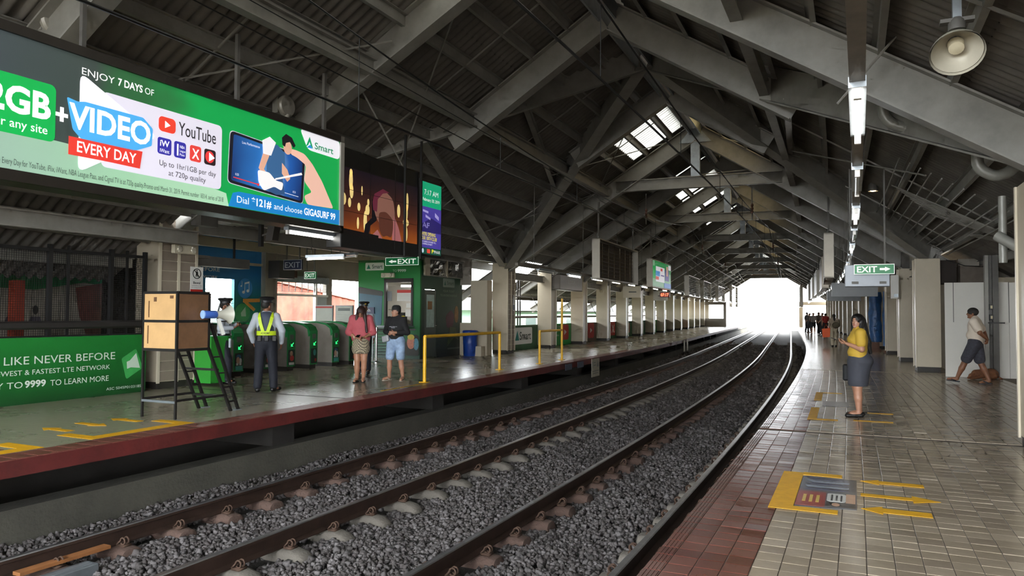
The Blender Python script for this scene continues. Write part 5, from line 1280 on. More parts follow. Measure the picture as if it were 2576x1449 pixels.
# ------------------------------------------------------------------ near platform fittings on the right
wh = thing('partition', 'white partition panels with a service hatch behind the walking man', 'partition', 25.1, 7.2, 0)
PW = mat('soft_white_panel', '#c9c6be', .5, 0, .04, 1)
MB().box(-.8, -.62, 0, .06, 0, 2.28).build('narrow_panel', PW, wh); MB().box(-.62, .05, 0, .06, 0, 1.33).build('lower_panel', PW, wh); MB().box(-.615, .05, 0, .06, 1.33, 2.28).build('hatch_panel', PW, wh)
MB().box(.26, .52, 0, .06, 0, 2.28).build('side_panel', PW, wh); MB().box(.525, .9, 0, .06, 0, 2.27).build('side_panel', PW, wh); MB().box(.05, .26, .03, .08, 0, 2.4).build('back_strip', mat('grey_strip', '#6f6a64', .6, 0, .1), wh)
for x in (-.62, .52): MB().box(x - .006, x + .006, -.004, 0, 1.32, 2.28).build('seam', BLACK, wh)
sc = thing('service_post', 'grey steel service post with sockets behind the walking man', 'post', 24.75, 7.3, 0)
MB().box(-.13, -.06, -.08, .08, 0, 2.9).build('flange', STEEL, sc); MB().box(.02, .14, -.08, .08, 0, 2.9).build('flange', STEEL_D, sc); MB().box(-.06, .02, 0, .04, 0, 2.9).build('web', STEEL_D, sc)
for z in (1.62, 1.38): MB().box(-.05, .03, -.1, -.02, z, z + .13).build('socket_box', BLACK, sc); MB().box(-.03, .01, -.106, -.1, z + .03, z + .1).build('socket', mat('warm_socket', '#c9bd9a', .4, 0, 0), sc)
MB().box(-.08, .25, -.12, -.02, 1.3, 1.33).build('shelf', BLACK, sc)
dk = thing('duct_box', 'dark brown duct boxes above the white partition', 'duct', 26.8, 6.95, 2.32)
MB().box(-.6, -.05, 0, .7, .0, .62).build('box', mat('dark_duct', '#2b2420', .8, 0, .1), dk); MB().box(.0, .75, -.2, .5, .02, .45).build('box', mat('dusty_box', '#5a5148', .7, 0, .2), dk); MB().tube([(-.3, -.1, .62), (.1, -.25, .45), (.5, -.25, .42), (.9, -.1, .65)], .012, 6).build('drooping_cable', BLACK, dk)
MB().box(.75, 1.9, -.3, .5, .0, .14).build('beam', CREAM, dk)
extinguisher('red fire extinguisher in the gap beside the white partition', 26.2, 6.62, .85)
gp = MB().box(6.58, 6.75, 26.4, 26.5, 0, .8).map().build('green_board', TEALP); tag(gp, 'strip of dark green board in the gap beside the partition', 'board')
# exit sign box over the near platform
sign('exit_sign', 'green exit sign with a right arrow over the near platform', 20, 4.28, 4.97, 2.26, 2.45, 'EXIT', SGREEN, SWHITE, 1, .0)
xb = thing('hanging_cabinet', 'grey metal box hung just below the near platform exit sign', 'cabinet', 20.1, 4.52, 2.03)
MB().box(-.4, .38, 0, .2, 0, .42).build('case', mat('slate_metal', '#6b6f74', .35, .3, .08), xb, bevel=.01)
for x in (-.28, .2): MB().box(x, x + .12, -.004, 0, .05, .1).build('vent', STEEL_D, xb)
for x in (-.3, .3): MB().bar((x, .1, .42), (x, .1, 2.3), .03).build('hanger_rod', STEEL_D, xb)
for i, s in enumerate((29.5, 38)):
    t = thing('hanging_cabinet', ['grey box hung beyond the near platform exit sign', 'dark grey box hung farthest along the near platform'][i], 'cabinet', s, 4.5, 2.05)
    MB().box(-.6, .7, 0, .2, 0, .42).build('case', mat('dark_slate_metal', '#4b4d4e', .4, .2, .08), t); MB().bar((0, .1, .42), (0, .1, 2.2), .03).build('hanger_rod', STEEL_D, t)
sb = thing('switch_box', 'small white switch box on the near platform column', 'box', 30.6, 5.75, 2.0)
MB().box(-.1, .12, 0, .15, 0, .75).build('case', WHITE, sb, bevel=.01); MB().box(-.02, .1, -.04, 0, .05, .15).build('lock', GALV, sb)
# blue tarpaulins wrapped on a column
def tarp(label, s, u, w, z0, z1):
    t = MB(); n, m_ = 14, 18
    vs = []
    for j in range(m_ + 1):
        z = z0 + (z1 - z0) * j / m_
        for i in range(n):
            a = 2 * math.pi * i / n; r = w / 2 * (1 + .08 * math.sin(3 * a + j * .5) + .05 * math.sin(j * 1.3 + i))
            vs.append((r * math.cos(a) * 1.1, r * math.sin(a) * .8, z))
    fs = [(j * n + i, j * n + (i + 1) % n, (j + 1) * n + (i + 1) % n, (j + 1) * n + i) for j in range(m_) for i in range(n)]
    t.add(vs, fs); o = t.build('tarpaulin', mat('blue_tarpaulin', '#1f4a7a', .45, 0, .35, 5, .6, 9), smooth=True); place(o, s, u, 0); tag(o, label, 'tarpaulin'); return o
tarp('left blue tarpaulin roll standing among the near platform columns', 37.6, 5.68, .42, .38, 2.4); tarp('right blue tarpaulin roll standing among the near platform columns', 36.7, 6.1, .4, .26, 2.4)
for i, (s, u) in enumerate(((37.6, 5.68), (36.7, 6.1))):
    o = MB().box(-.2, .2, -.2, .2, 0, .12).box(-.14, .14, -.14, .14, .12, .4).build('pedestal', [mat('brown_block', '#5a3c2c', .7, 0, .2)]); place(o, s, u, 0); tag(o, ['left', 'right'][i] + ' brown pedestal under a blue tarpaulin roll', 'pedestal')
# ------------------------------------------------------------------ lamps under the roof
def dish(label, s, u, z, r, hang, mode, tiltx=0.0, rot=0.0):
    t = thing('dish_lamp', label, 'lamp', s, u, z, rot)
    prof = [(r, 0), (r * .97, .03), (r * .82, r * .45), (r * .5, r * .85), (r * .3, r * .98), (r * .28, r * .9), (r * .48, r * .78), (r * .78, r * .42), (r * .93, .02)]
    sh = MB().lathe(prof, n=28, cap=False).build('shade', mat('milky_enamel', '#b9b4a4', .3, .1, .1, 4), t, smooth=True); sh.rotation_euler = (tiltx, 0, 0)
    bz = MB().lathe([(.02, r * .35), (.055, r * .4), (.06, r * .75), (.03, r * .95)], n=14).build('bulb', mat('clear_bulb', '#c9c0a4', .1, 0, .1) if mode != 'lit' else glow('warm_bulb', '#ffe0b0', 18), t, smooth=True); bz.rotation_euler = (tiltx, 0, 0)
    MB().lathe([(r * .32, r * .95), (r * .32, r * 1.3), (r * .2, r * 1.45)], n=14).build('ballast_housing', STEEL_D, t, smooth=True)
    MB().box(-r * .6, r * .6, -.04, .04, r * 1.25, r * 1.4).build('bracket', STEEL_D, t); MB().box(-.03, .03, -.03, .03, r * 1.4, hang).build('hanger', GALV, t)
    return t
dish('large milky dish lamp hanging at the top right corner', 11, 4.94, 3.5, .19, 1.0, 'off', math.radians(-42))
def flood(label, s, u, z):
    t = thing('flood_lamp', label, 'lamp', s, u, z)
    MB().lathe([(.05, -.12), (.17, -.05), (.18, .0), (.16, .03), (.0, .05)], n=20, axis='x').build('reflector', mat('aged_grey_enamel', '#a09c92', .4, .2, .1), t, smooth=True); MB().box(-.2, -.08, -.12, .12, -.12, .14).build('housing', STEEL, t); MB().lathe([(.05, -.4), (.05, -.14)], n=12).build('stem', mat('pale_pipe', '#b0aca2', .4, .2, .05), t)
    MB().bar((-.1, 0, .12), (-.1, 0, .45), .03).build('bracket', STEEL_D, t)
flood('round grey flood lamp above the billboard at the top left', 9.95, -4.2, 4.86); flood('round grey flood lamp above the right half of the billboard', 13.85, -4.2, 4.86)
def can(label, s, u, z, e):
    t = thing('can_lamp', label, 'lamp', s, u, z)
    MB().lathe([(.11, 0), (.12, .02), (.1, .16), (.05, .22)], n=16, cap=False).build('shade', STEEL_D, t, smooth=True); MB().lathe([(.09, .03), (.05, .0), (.0, -.01)], n=16).build('bulb', glow('warm_bulb', '#ffe0b0', e), t); MB().bar((0, 0, .2), (0, 0, .6), .02).build('hanger', STEEL_D, t)
can('small lit ceiling lamp above the near platform exit sign', 24, 4.8, 4.45, 18); can('bright lit spot lamp above the video wall', 19.9, -5.45, 5.3, 25)
hg = thing('service_pipes', 'pale service pipes with a bracket above the video wall', 'pipes', 19.0, -5.3, 4.0)
for x in (0, .35): MB().box(x - .06, x + .06, -.05, .05, 0, 1.0).build('pipe', STEEL, hg)
MB().box(-.2, .6, -.03, .03, .45, .5).build('cross_bar', STEEL, hg); MB().tube([(.5, 0, .48), (.62, 0, .4), (.6, 0, .0)], .012, 6).build('conduit', GALV, hg)
# camera and speaker in the hall
sk = thing('speaker', 'slim dark column speaker on a bracket below the billboard', 'speaker', 15, -5.5, 2.8); MB().prism([(-.1, 0), (.06, 0), (.14, .4), (-.02, .4)], -.08, .08, plane='xz').build('cabinet', mat('charcoal_plastic', '#34302d', .5, 0, .05), sk); MB().bar((-.28, 0, -.1), (-.28, 0, .5), .07).build('bracket_post', BLACK, sk); MB().bar((-.28, 0, .1), (0, 0, .15), .03).build('arm', STEEL_D, sk)
db = thing('cable_trough', 'dim grey trough hung on two rods before the mural', 'trough', 17.0, -9.0, 2.5); MB().box(-.15, .15, -.9, .95, 0, .22).build('trough', STEEL_D, db)
for y in (-.5, .6): MB().bar((0, y, .2), (0, y, 1.0), .04).build('hanger_rod', BLACK, db)
MB().box(-.04, .04, .95, 1.5, .1, .16).build('spare_tube', mat('beige_tube', '#a2967c', .5, 0, .05), db)
cm_ = thing('equipment_box', 'dark equipment box fixed on the pillar by the hall doorway', 'box', 21.4, -10.9, 2.45); MB().box(-.1, .3, -.35, .3, 0, .5).build('case', mat('charcoal_plastic', '#34302d', .5, 0, .05), cm_); MB().box(-.05, .15, .3, .6, .05, .25).build('snout', mat('dark_red_brown', '#4a241c', .5, 0, .1), cm_)
# ------------------------------------------------------------------ pipes
PV = mat('grey_downpipe', '#8b8a83', .4, .1, .12, 4)
dp = thing('drain_pipe', 'fat grey drain pipe with elbows under the right roof slope', 'pipe', 16, 5, 0)
def pipe(par, pts, r, name='pipe', m=None, n=10):
    P = [Vector(p) for p in pts]; out = [P[0]]
    for i in range(1, len(P) - 1):                   # rounded elbows
        d0 = (P[i - 1] - P[i]).normalized(); d1 = (P[i + 1] - P[i]).normalized(); q = min(.12 + r, (P[i] - P[i - 1]).length * .45, (P[i + 1] - P[i]).length * .45)
        for t in (0, .25, .5, .75, 1): out.append(P[i] + d0 * q * (1 - t) ** 2 + d1 * q * t ** 2)
    out.append(P[-1]); mb = MB(); mb.tube(out, r, n); return in_parent(mb.map().build(name, m or PV, smooth=True), par)
pipe(dp, [(4.62, 16, 4.7), (4.62, 16, 4.2), (5.75, 16, 3.76), (5.74, 16, 3.47), (5.93, 16, 3.34), (6.1, 16, 3.38), (6.5, 16, 3.9)], .075)
pipe(dp, [(5.95, 16, 2.55), (6.5, 15.6, 2.1)], .07); pipe(dp, [(6.05, 16.2, 2.2), (6.05, 16.2, 3.1)], .05)
cd = thing('conduit_run', 'bundle of thin conduits under the right roof slope', 'conduit', 24, 6, 0)
for i in range(10): pipe(cd, [(5.0 + i * .09, 21.0 + .12 * i, rz(5.0 + i * .09, .1) - .05), (6.9 + i * .02, 21.0 + .12 * i, rz(6.9, .2)), ], .012, 'conduit', STEEL, 6)
for i in range(12): pipe(cd, [(5.0 + .16 * i, 18.9, rz(5.0 + .16 * i, .18)), (5.0 + .16 * i, 23.0, rz(5.0 + .16 * i, .18)), (5.0 + .16 * i, 27.4, rz(5.0 + .16 * i, .18))], .014, 'conduit', STEEL, 6)
for i in range(4): pipe(cd, [(6.6, 22.5 + i * .1, 3.2), (8.8, 23.5 + i * .1, 2.9 - i * .06)], .016, 'conduit', STEEL, 6)
cl = thing('conduit_run', 'bundle of conduits under the left roof slope beyond the video wall', 'conduit', 24, -6, 0)
for i in range(9): pipe(cl, [(-6.4 - .1 * i, 28, rz(6.4 + .1 * i, .16)), (-6.4 - .1 * i, 36, rz(6.4 + .1 * i, .16))], .013, 'conduit', STEEL, 6)
for i in range(7): pipe(cl, [(-6.2 - .12 * i, 34, rz(6.2 + .12 * i, .16)), (-6.2 - .12 * i, 50, rz(6.2 + .12 * i, .16))], .015, 'conduit', STEEL, 6)
br = thing('brace_rod', 'thin steel brace rods crossing between the roof frames', 'rod', 22, 0, 0)
for a, b_ in (((-1.2, 14.4, rz(1.2, .1)), (-5.5, 18.6, rz(5.5, .15))), ((-5.4, 9.9, rz(5.4, .1)), (-2.4, 14.2, rz(2.4, .1))), ((-3.2, 14.4, rz(3.2, .1)), (-3.4, 16.5, 3.9)), ((-.8, 23.4, rz(.8, .2)), (-3.2, 27.6, rz(3.2, .1))), ((-3.2, 23.4, rz(3.2, .1)), (-.8, 27.6, rz(.8, .2))), ((-5.8, 23.4, rz(5.8, .1)), (-2.9, 27.6, rz(2.9, .1))), ((3.2, 23.4, rz(3.2, .1)), (.8, 27.6, rz(.8, .2))), ((-1.0, 36.8, rz(1, .1)), (-5.5, 41, rz(5.5, .1))), ((5.4, 18.9, rz(5.4, .1)), (3.0, 23.2, rz(3, .1))), ((-2.6, 27.9, 5.75), (2.6, 27.9, 5.95)), ((4.05, 14, 4.0), (4.75, 14, 4.8))):
    mb = MB(); mb.tube([a, b_], .016, 6); in_parent(mb.map().build('brace', STEEL), br)
# ------------------------------------------------------------------ overhead wires
WIRE = mat('black_wire', '#0c0c0c', .5, .3, 0)
def wire(label, f, r=.012, s0=-6, s1=120):
    mb = MB(); mb.tube([f(s) for s in frange(s0, s1, 1.5)], r, 6); tag(mb.map().build('overhead_wire', WIRE), label, 'wire')
def sag(s, span=27., s0=27.9): t = ((s - s0) % span) / span; return 4 * t * (1 - t)
wire('lower contact wire above the track of the near platform', lambda s: (1.65, s, 4.12), .016)
wire('upper carrying wire above the track of the near platform', lambda s: (1.65, s, 5.15 - .55 * sag(s, 27, 10)), .013)
wire('lower contact wire above the track of the far platform', lambda s: (-1.65, s, 4.1), .016)
wire('upper carrying wire above the track of the far platform', lambda s: (-1.65, s, 5.35 - .8 * sag(s, 27, 10)), .013)
wire('thin feeder wire crossing before the billboard top', lambda s: (-2.75, s, 5.2 - .03 * (s - 8)), .009)
wire('thin spare wire beside the feeder wire', lambda s: (-2.55, s, 5.45 - .03 * (s - 8)), .007)
dpw = thing('wire_dropper', 'short droppers linking the overhead wires', 'wire', 30, 0, 0)
for u in (-1.65, 1.65):
    for s in frange(8, 60, 4.3):
        zt = (5.15 - .55 * sag(s, 27, 10)) if u > 0 else (5.35 - .8 * sag(s, 27, 10)); mb = MB(); mb.tube([(u, s, 4.12), (u, s, zt)], .006, 5); in_parent(mb.map().build('dropper', WIRE), dpw)
for s in (28.2, 41.6, 55):
    t = thing('wire_support', 'insulated cross arm holding the wires at the %s collar beam' % ORD[int((s - 28) / 13)], 'bracket', s, 0, 0)
    for u in (-1.65, 1.65):
        MB().tube([(u, 0, 5.4), (u, 0, 4.4)], .02, 6).build('drop_arm', STEEL_D, t); MB().lathe([(.03, 4.6), (.05, 4.65), (.03, 4.7), (.05, 4.75), (.03, 4.8), (.05, 4.85), (.03, 4.9)], (u, 0, 0), 10).build('insulator', mat('brown_insulator', '#4a2f24', .3, 0, 0), t)
# track side odds and ends
jb = thing('track_box', 'grey track junction box with a rusty plank cover at the bottom left', 'box', 8.75, -2.02, ZR - .25)
MB().box(-.08, .08, -.22, .25, 0, .12).build('case', mat('galvanised_box', '#6e7478', .4, .5, .15), jb, bevel=.006); MB().box(-.03, .03, -.2, .22, .12, .125).build('lid_strip', GALV, jb)
o = MB().box(-.05, .05, -.42, .42, 0, .03).build('timber_plank', mat('rust_orange_plank', '#8a5a34', .6, .2, .25, 6)); place(o, 8.9, -2.27, ZR - .13); tag(o, 'rust coloured plank lying beside the left rail at the bottom left', 'plank')
# far train and lineside blur beyond the opening
ft = thing('train', 'small distant train on the far track end', 'train', 150, 1.0, -1.9)
MB().box(-1.2, 1.2, 0, 20, .4, 2.2).build('body', mat('grey_train', '#8a8a88', .4, .2, .05), ft, bevel=.15); MB().box(-1.0, 1.0, -.02, 0, 1.2, 1.9).build('windscreen', mat('dark_pane', '#4c5a58', .2, 0, .1), ft)
# ------------------------------------------------------------------ people: smooth bodies grown from joints
def nets(prims, vox):
    lo = np.full(3, 9.); hi = np.full(3, -9.)
    for p in prims:
        r = max(p['r']) + .03 if 'r' in p else 0
        for q in p['pts']:
            lo = np.minimum(lo, np.array(q) - p['ext']); hi = np.maximum(hi, np.array(q) + p['ext'])
    lo -= 2 * vox; hi += 2 * vox
    n = np.ceil((hi - lo) / vox).astype(int) + 1
    F = np.full(n, .25, np.float32)
    ax = [lo[i] + np.arange(n[i]) * vox for i in range(3)]
    for p in prims:
        pts = np.array(p['pts'], float); a0 = pts.min(0) - p['ext'] - .035; a1 = pts.max(0) + p['ext'] + .035
        sl = [slice(max(0, int((a0[i] - lo[i]) / vox)), min(n[i], int((a1[i] - lo[i]) / vox) + 2)) for i in range(3)]
        X, Y, Z = np.meshgrid(ax[0][sl[0]], ax[1][sl[1]], ax[2][sl[2]], indexing='ij')
        d = p['f'](np.stack([X, Y, Z], -1)); k = p['k']; G = F[sl[0], sl[1], sl[2]]
        if p.get('cut'):
            F[sl[0], sl[1], sl[2]] = np.maximum(G, -d)
        else:
            h = np.clip(.5 + .5 * (G - d) / k, 0, 1)
            F[sl[0], sl[1], sl[2]] = G * (1 - h) + d * h - k * h * (1 - h)
    ins = F < 0
    off = [(i, j, k) for i in (0, 1) for j in (0, 1) for k in (0, 1)]
    N = [x - 1 for x in n]
    cnt = sum(ins[i:i + N[0], j:j + N[1], k:k + N[2]].astype(np.int8) for i, j, k in off)
    act = (cnt > 0) & (cnt < 8); idx = np.argwhere(act)
    vals = np.stack([F[idx[:, 0] + i, idx[:, 1] + j, idx[:, 2] + k] for i, j, k in off], 0)
    acc = np.zeros((len(idx), 3)); num = np.zeros(len(idx)); O = np.array(off, float)
    for a in range(8):
        for b in range(a + 1, 8):
            if np.abs(O[a] - O[b]).sum() == 1:
                m = (vals[a] < 0) != (vals[b] < 0); t = vals[a][m] / (vals[a][m] - vals[b][m])
                acc[m] += O[a] + (O[b] - O[a]) * t[:, None]; num[m] += 1
    V = lo + (idx + acc / num[:, None]) * vox
    ID = np.full(N, -1, int); ID[act] = np.arange(len(idx)); faces = []
    for axis in range(3):
        sh = [slice(None)] * 3; sh2 = [slice(None)] * 3; sh[axis] = slice(0, -1); sh2[axis] = slice(1, None)
        A, B = ins[tuple(sh)], ins[tuple(sh2)]
        e = np.argwhere(A != B); o1, o2 = [(1, 2), (2, 0), (0, 1)][axis]
        e = e[(e[:, o1] > 0) & (e[:, o2] > 0) & (e[:, o1] < N[o1]) & (e[:, o2] < N[o2])]
        def c(d1, d2):
            q = e.copy(); q[:, o1] -= d1; q[:, o2] -= d2; return ID[q[:, 0], q[:, 1], q[:, 2]]
        Q = np.stack([c(1, 1), c(0, 1), c(0, 0), c(1, 0)], 1)
        s = A[e[:, 0], e[:, 1], e[:, 2]]; Q[~s] = Q[~s][:, ::-1]; faces.append(Q)
    Fc = np.concatenate(faces); return V, Fc[(Fc >= 0).all(1)]
def cone(a, b, ra, rb, k=.02, flat=None, f=1.0):
    a = np.array(a, float); b = np.array(b, float)
    def fn(P):
        A, B, Q = a, b, P
        if flat is not None:
            nn = np.array(flat, float); nn /= np.linalg.norm(nn)
            Q = P + ((f - 1) * ((P - a) @ nn))[..., None] * nn; B = b + (f - 1) * ((b - a) @ nn) * nn
        ba = B - A; t = np.clip(((Q - A) @ ba) / max(ba @ ba, 1e-9), 0, 1)
        return np.linalg.norm(Q - A - t[..., None] * ba, axis=-1) - (ra + (rb - ra) * t)
    return dict(pts=[a, b], ext=max(ra, rb), f=fn, k=k, r=(ra, rb))
def ell(c, r, k=.02, R=None):
    c = np.array(c, float); r = np.array(r, float)
    def fn(P):
        q = P - c
        if R is not None: q = q @ R
        k0 = np.linalg.norm(q / r, axis=-1); k1 = np.linalg.norm(q / (r * r), axis=-1)
        return k0 * (k0 - 1) / np.maximum(k1, 1e-6)
    return dict(pts=[c], ext=float(r.max()), f=fn, k=k, r=tuple(r))
def cut(p):
    p['cut'] = True; return p
def yaw(a):
    c, s = math.cos(a), math.sin(a); return np.array([[c, -s, 0], [s, c, 0], [0, 0, 1.]])
def grow(name, prims, m, vox, parent=None):
    V, Fc = nets(prims, vox)
    me = bpy.data.meshes.new(name); me.vertices.add(len(V)); me.vertices.foreach_set('co', V.astype(np.float32).ravel())
    me.loops.add(len(Fc) * 4); me.loops.foreach_set('vertex_index', Fc.astype(np.int32).ravel()); me.polygons.add(len(Fc)); me.polygons.foreach_set('loop_start', (np.arange(len(Fc)) * 4).astype(np.int32))
    me.materials.append(m); me.update(calc_edges=True); me.polygons.foreach_set('use_smooth', [True] * len(Fc))
    o = bpy.data.objects.new(name, me); col.objects.link(o)
    if parent is not None: o.parent = parent
    return o
def vec(*a): return np.array(a, float)
def hand(w, d, n, curl=.5, side=1, grip=None):
    """palm and five fingers from wrist w, pointing along d with palm facing n"""
    d = np.array(d, float); d /= np.linalg.norm(d); n = np.array(n, float); n -= d * (n @ d); n /= np.linalg.norm(n); c = np.cross(d, n) * side
    w = np.array(w, float); P = [cone(w, w + d * .075, .022, .027, .015, n, 1.7)]
    for j, (o_, L) in enumerate(((-.026, .062), (-.009, .074), (.009, .070), (.025, .054))):
        b0 = w + d * .085 + c * o_; a1 = curl * .8; a2 = curl * 1.7
        d1 = d * math.cos(a1) + n * math.sin(a1); d2 = d * math.cos(a2) + n * math.sin(a2)
        m_ = b0 + d1 * L * .5; P += [cone(w + d * .06 + c * o_ * .9, b0, .0095, .0095, .008), cone(b0, m_, .0095, .009, .006), cone(m_, m_ + d2 * L * .5, .009, .0075, .006)]
    t0 = w + d * .025 - c * .02; t1 = t0 + (d * .5 - c * .8 + n * .35) / 1.0 * .035; t2 = t1 + (d * .9 - c * .15 + n * .4) * .03
    P += [cone(t0, t1, .012, .011, .01), cone(t1, t2, .0105, .0085, .006)]
    return P
SKIN = mat('tan_skin', '#a3745a', .5, 0, .06, 8); SKIN2 = mat('light_skin', '#9b7059', .5, 0, .05, 8); SKIN3 = mat('brown_skin', '#7a5038', .5, 0, .06, 8); HAIR = mat('dark_hair', '#17120f', .65, 0, .2, 30)
def joints(**kw):
    J = dict(pelvis=vec(0, 0, .88), waist=vec(0, 0, 1.02), chest=vec(0, 0, 1.2), neck=vec(0, -.01, 1.35), head=vec(0, .015, 1.485))
    for s, t in ((1, 'R'), (-1, 'L')):
        J['sh' + t] = vec(.16 * s, 0, 1.305); J['el' + t] = vec(.21 * s, -.03, 1.05); J['wr' + t] = vec(.225 * s, .05, .82); J['hip' + t] = vec(.085 * s, 0, .86); J['kn' + t] = vec(.095 * s, .015, .47); J['an' + t] = vec(.1 * s, -.025, .085); J['toe' + t] = vec(.115 * s, .14, .035)
    for k, v in kw.items(): J[k] = np.array(v, float)
    return J
def body_prims(J, g=1.0, hd=None, hands=True, headyaw=0.0, headpitch=0.0, curl=.5, feet=True, fem=False, hr=1.0):
    ax = J['shR'] - J['shL']; ax = ax / np.linalg.norm(ax); up = J['neck'] - J['pelvis']; dep = np.cross(up, ax); dep /= np.linalg.norm(dep)
    P = [cone(J['pelvis'], J['waist'], .135 * g, .12 * g, .03, dep, 1.35), cone(J['waist'], J['chest'], .12 * g, .145 * g, .03, dep, 1.4), cone(J['chest'], (J['shR'] + J['shL']) / 2, .145 * g, .10 * g, .03, dep, 1.5),
         cone(J['neck'] - (0, 0, .05), J['head'] - vec(0, .01, .05), .052, .05, .02)]
    for t in 'RL':
        P += [cone((J['chest'] * .3 + J['sh' + t] * .7) , J['sh' + t], .07 * g, .055 * g, .03), cone(J['sh' + t], J['el' + t], .05 * g, .04 * g, .02), cone(J['el' + t], J['wr' + t], .041 * g, .026, .015)]
        P += [cone(J['hip' + t], J['kn' + t], .085 * g, .056 * g, .03), cone(J['kn' + t], (J['kn' + t] * .55 + J['an' + t] * .45), .055 * g, .052 * g, .02), cone((J['kn' + t] * .55 + J['an' + t] * .45), J['an' + t], .052 * g, .034, .02)]
        if feet: P += [cone(J['an' + t] - (0, 0, .02), J['toe' + t], .036, .026, .02), ell(J['an' + t] * .55 + J['toe' + t] * .45 - vec(0, 0, .01), (.04, .05, .03), .02)]
    R = yaw(headyaw) @ np.array([[1, 0, 0], [0, math.cos(headpitch), -math.sin(headpitch)], [0, math.sin(headpitch), math.cos(headpitch)]])
    h = J['head']
    def H(x, y, z): return h + R @ (vec(x, y, z) * hr)
    P += [ell(H(0, -.01, .03), np.array((.074, .092, .088)) * hr, .02, R), ell(H(0, .018, -.035), np.array((.058, .066, .078)) * hr, .03, R), cone(H(0, .082, .012), H(0, .098, -.022), .009, .013, .012), ell(H(0, .072, -.085), (.022, .02, .016), .02, R),
          ell(H(.074, -.012, -.01), (.010, .02, .03), .006, R), ell(H(-.074, -.012, -.01), (.010, .02, .03), .006, R), ell(H(0, .078, -.052), (.022, .012, .008), .008, R)]
    if hands:
        for t, s in (('R', 1), ('L', -1)):
            hdn = (hd or {}).get(t)
            d = (J['wr' + t] - J['el' + t]); n = vec(-s, .2, 0)
            if hdn: d, n = hdn[:2]
            P += hand(J['wr' + t], d, n, hdn[2] if hdn and len(hdn) > 2 else curl, -s)
    return P, H, R
def face(o, H, R, lips='#8a4a40', brow=True, glasses=False):
    EYE = mat('dark_eye', '#120c0a', .2, 0, 0); LIP = mat('lip_' + lips, lips, .5, 0, 0)
    for s in (-1, 1):
        MB().lathe([(0, -.008), (.007, -.005), (.009, 0), (.007, .005), (0, .008)], tuple(H(s * .03, .079, .012)), 8).build('eye', EYE, o)
        if brow: MB().tube([H(s * .014, .088, .03), H(s * .03, .088, .034), H(s * .048, .076, .028)], .004, 5).build('eyebrow', HAIR, o)
        if glasses:
            MB().tube([H(s * .03 + .024 * math.cos(a), .094, .005 + .02 * math.sin(a)) for a in [i * math.pi / 6 for i in range(13)]], .003, 5).build('spectacle_rim', mat('brown_rim', '#3a1c14', .3, 0, 0), o)
    MB().tube([H(-.022, .084, -.052), H(0, .091, -.05), H(.022, .084, -.052)], [.003, .006, .003], 6).build('mouth', LIP, o)
def cap_officer(o, H, R):
    CAPM = mat('black_cap', '#141417', .5, 0, .1); c0 = H(0, -.005, .075)
    m = Matrix(np.vstack([np.hstack([R, np.array(c0)[:, None]]), [0, 0, 0, 1]]).tolist())
    b1 = MB().lathe([(.088, -.01), (.09, .03), (.125, .065), (.13, .078), (.1, .095), (0, .1)], n=20).build('cap', CAPM, o, smooth=True)
    b1.matrix_local = m @ Matrix.Diagonal((.95, 1.12, 1, 1))
    p = MB(); p.prism([(.085 * math.sin(a), .075 + .055 * math.cos(a)) for a in [math.radians(x) for x in range(-90, 91, 15)]], -.012, -.004, plane='xy'); v = p.build('peak', CAPM, b1)
    MB().lathe([(.022, 0), (.022, .006)], (0, .10, .04), 10, axis='y').build('cap_badge', mat('gold_badge', '#b8963c', .3, .8, 0), b1)
def person(label, s, u, z, rot, J, H_=1.6, skin=SKIN, vox=.0085, **kw):
    P, Hf, R = body_prims(J, **kw)
    o = grow('person', P, skin, vox); place(o, s, u, z, rot); o.scale = (H_ / 1.6,) * 3
    tag(o, label, 'person'); return o, Hf, R
def shirt_prims(J, g=1.0, sleeve=1.0, x=.014, hem=.0, loose=1.0):
    ax = J['shR'] - J['shL']; ax = ax / np.linalg.norm(ax); up = J['neck'] - J['pelvis']; dep = np.cross(up, ax); dep /= np.linalg.norm(dep)
    wv = J['waist'] + (J['pelvis'] - J['waist']) * (.6 + hem)
    P = [cone(wv, J['waist'], (.135 * g + x) * loose, (.125 * g + x) * loose, .02, dep, 1.3), cone(J['waist'], J['chest'], (.125 * g + x) * loose, .147 * g + x, .03, dep, 1.36), cone(J['chest'], (J['shR'] + J['shL']) / 2 + vec(0, 0, .0), .147 * g + x, .105 * g + x * .5, .03, dep, 1.46)]
    for t in 'RL':
        P.append(cone(J['chest'] * .3 + J['sh' + t] * .7, J['sh' + t], .072 * g + x, .058 * g + x * .8, .03))
        if sleeve > 0:
            e = J['el' + t] if sleeve >= 1 else J['sh' + t] + (J['el' + t] - J['sh' + t]) * sleeve
            P.append(cone(J['sh' + t], e, .055 * g + x * .7, (.046 * g + x * .6) if sleeve >= 1 else .056 * g + x * .7, .02))
        if sleeve > 1: P.append(cone(J['el' + t], J['el' + t] + (J['wr' + t] - J['el' + t]) * (sleeve - 1), .046 * g + x * .6, .034 + x * .5, .015))
    return P
def leg_prims(J, g=1.0, length=2.0, x=.012, taper=True, flare=0.0):
    ax = J['hipR'] - J['hipL']; P = [cone(J['hipR'] * .5 + J['hipL'] * .5 + vec(0, 0, .02), J['pelvis'] + (J['waist'] - J['pelvis']) * .55, .135 * g + x, .13 * g + x, .03, vec(0, 1, 0), 1.25)]
    for t in 'RL':
        k = J['kn' + t] if length >= 1 else J['hip' + t] + (J['kn' + t] - J['hip' + t]) * length
        P.append(cone(J['hip' + t], k, .088 * g + x, .062 * g + x + flare, .03))
        if length > 1:
            e = J['kn' + t] + (J['an' + t] - J['kn' + t]) * (length - 1); P.append(cone(J['kn' + t], e, .062 * g + x, .055 * g + x * .8, .02))
    return P
